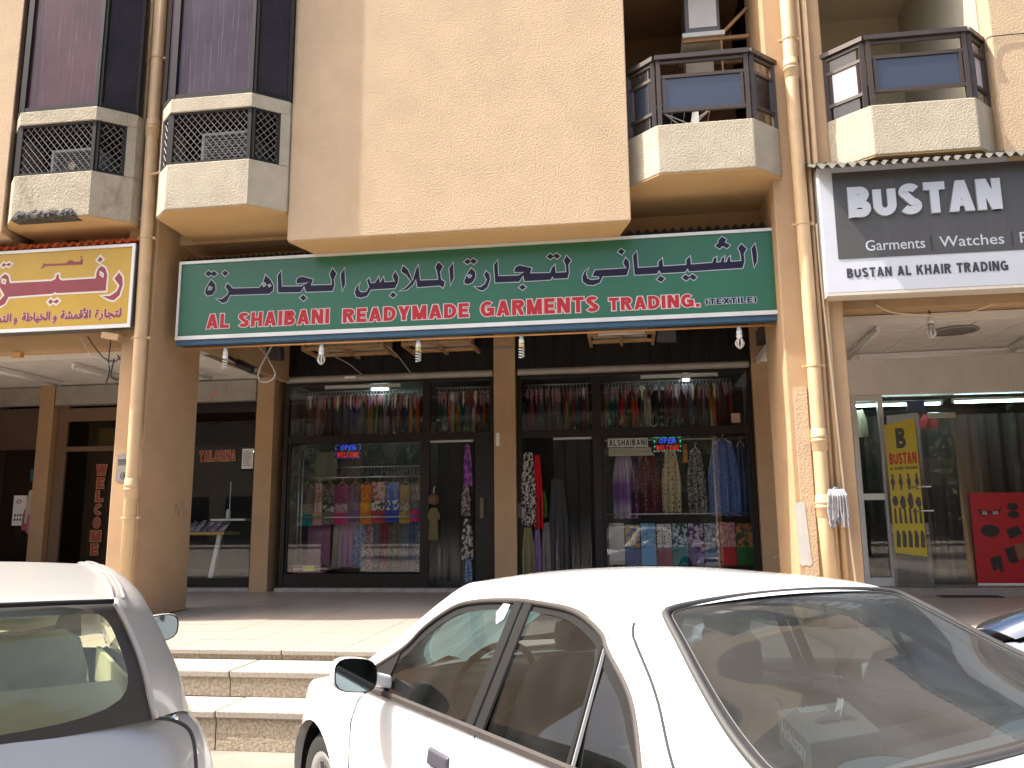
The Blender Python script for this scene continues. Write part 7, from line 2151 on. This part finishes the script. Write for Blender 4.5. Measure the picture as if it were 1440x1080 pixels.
# ---- blue car beyond the white one: same shape as the estate
M_redpaint = mat('blue car paint', (0.012, 0.032, 0.075), 0.35, coat=1.0)
for o in [silver] :
    red = copy_tree(silver)
    ax = axle(2.6, 5.42)
    red.location = (ax[0], ax[1], 0)
    red['label'] = 'blue car mostly hidden behind the right rear of the white car'
    swap = {}
    def repaint(o):
        for ch in o.children:
            if ch.type == 'MESH' and ch.data.materials and ch.data.materials[0] in (M_silver, M_beige):
                if ch.data.name not in swap:
                    me = ch.data.copy(); me.materials[0] = M_redpaint if ch.data.materials[0] == M_silver else M_fabric
                    swap[ch.data.name] = me
                ch.data = swap[ch.data.name]
            repaint(ch)
    repaint(red)
    red.rotation_euler = (0, 0, 0)
# ================================================================ the other side of the street (seen only as reflections)
M_opp = mat('sand coloured facade', (0.20, 0.165, 0.12), 0.9, var=.08, vscale=.5)
M_oppwin = mat('dark street window', (0.03, 0.03, 0.035), 0.1)
ob = thing('street_building', 'long sand coloured apartment block on the far side of the street', 'building', (0, -27, 0))
part('wall', MB().box((-45, -38, 0), (45, -27, 11)), M_opp, ob)
part('roof_parapet', MB().box((-45.2, -38.2, 11), (45.2, -26.8, 11.6)), M_opp, ob)
wmesh = MB().box((0, -.06, 0), (1.6, .0, 1.5)).mesh('window', M_oppwin)
smesh = MB().box((0, -.1, 0), (4.2, .0, 2.9)).mesh('shop_window', M_oppwin)
for k in range(16):
    for z in (5.0, 8.2): piece('window', wmesh, (-42 + 5.4 * k, -26.97, z), ob)
    piece('shop_window', smesh, (-43 + 5.4 * k, -26.95, .4), ob)
structure('far_pavement', MB().box((-60, -26.9, 0), (60, -22, .15)), mat('far paving', (.30, .27, .23), .9, var=.1))
M_leaf = mat('dusty green leaves', (0.055, 0.085, 0.03), 0.7, var=.3, vscale=2)
M_bark = mat('grey brown bark', (0.12, 0.09, 0.06), 0.9, var=.2, vscale=8)
def tree(x, y, h, seed, label):
    rnd = random.Random(seed)
    t = thing('street_tree', label, 'tree', (x, y, .0), 'trees across the street')
    tr = MB().tube([(x, y, 0), (x + .1, y, h * .25), (x, y + .1, h * .5), (x + .1, y, h * .75)], [.22, .17, .12, .05], 9)
    for k in range(7):
        a = rnd.uniform(0, 6.28); z = h * rnd.uniform(.3, .6)
        tr.tube([(x, y, z), (x + math.cos(a) * 1.0, y + math.sin(a) * 1.0, z + .9), (x + math.cos(a) * 1.9, y + math.sin(a) * 1.9, z + 1.4)], [.09, .06, .02], 6)
    part('trunk', tr, M_bark, t, smooth=True)
    lf = MB()
    cl = [(rnd.gauss(0, h * .17), rnd.gauss(0, h * .17), h * rnd.uniform(.24, .92), rnd.uniform(.5, 1.0)) for _ in range(44)]
    for _ in range(3600):
        cx, cy, cz, r = rnd.choice(cl)
        p = Vector((rnd.gauss(0, 1), rnd.gauss(0, 1), rnd.gauss(0, .8))).normalized() * r * rnd.random() ** .4
        p += Vector((x + cx, y + cy, cz))
        u = Vector((rnd.gauss(0, 1), rnd.gauss(0, 1), rnd.gauss(0, 1))).normalized(); v = u.orthogonal().normalized()
        s = rnd.uniform(.09, .2)
        lf.add([p - u * s, p + v * s * .5, p + u * s, p - v * s * .5], [(0, 1, 2, 3)])
    part('crown', lf, M_leaf, t)
for i, (x, y, h, lab) in enumerate(((-13, -11, 7.0, 'leftmost dusty tree across the street'), (-7, -12, 8.2, 'tallest dusty tree across the street'), (-1.5, -11.5, 7.4, 'dusty tree across the street opposite the camera'), (4, -12, 7.8, 'dusty tree across the street right of the middle'), (9.5, -11.2, 7.6, 'broad dusty tree across the street opposite the right-hand shop'), (15, -12, 7.0, 'rightmost dusty tree across the street'))):
    tree(x, y, h, 60 + i, lab)
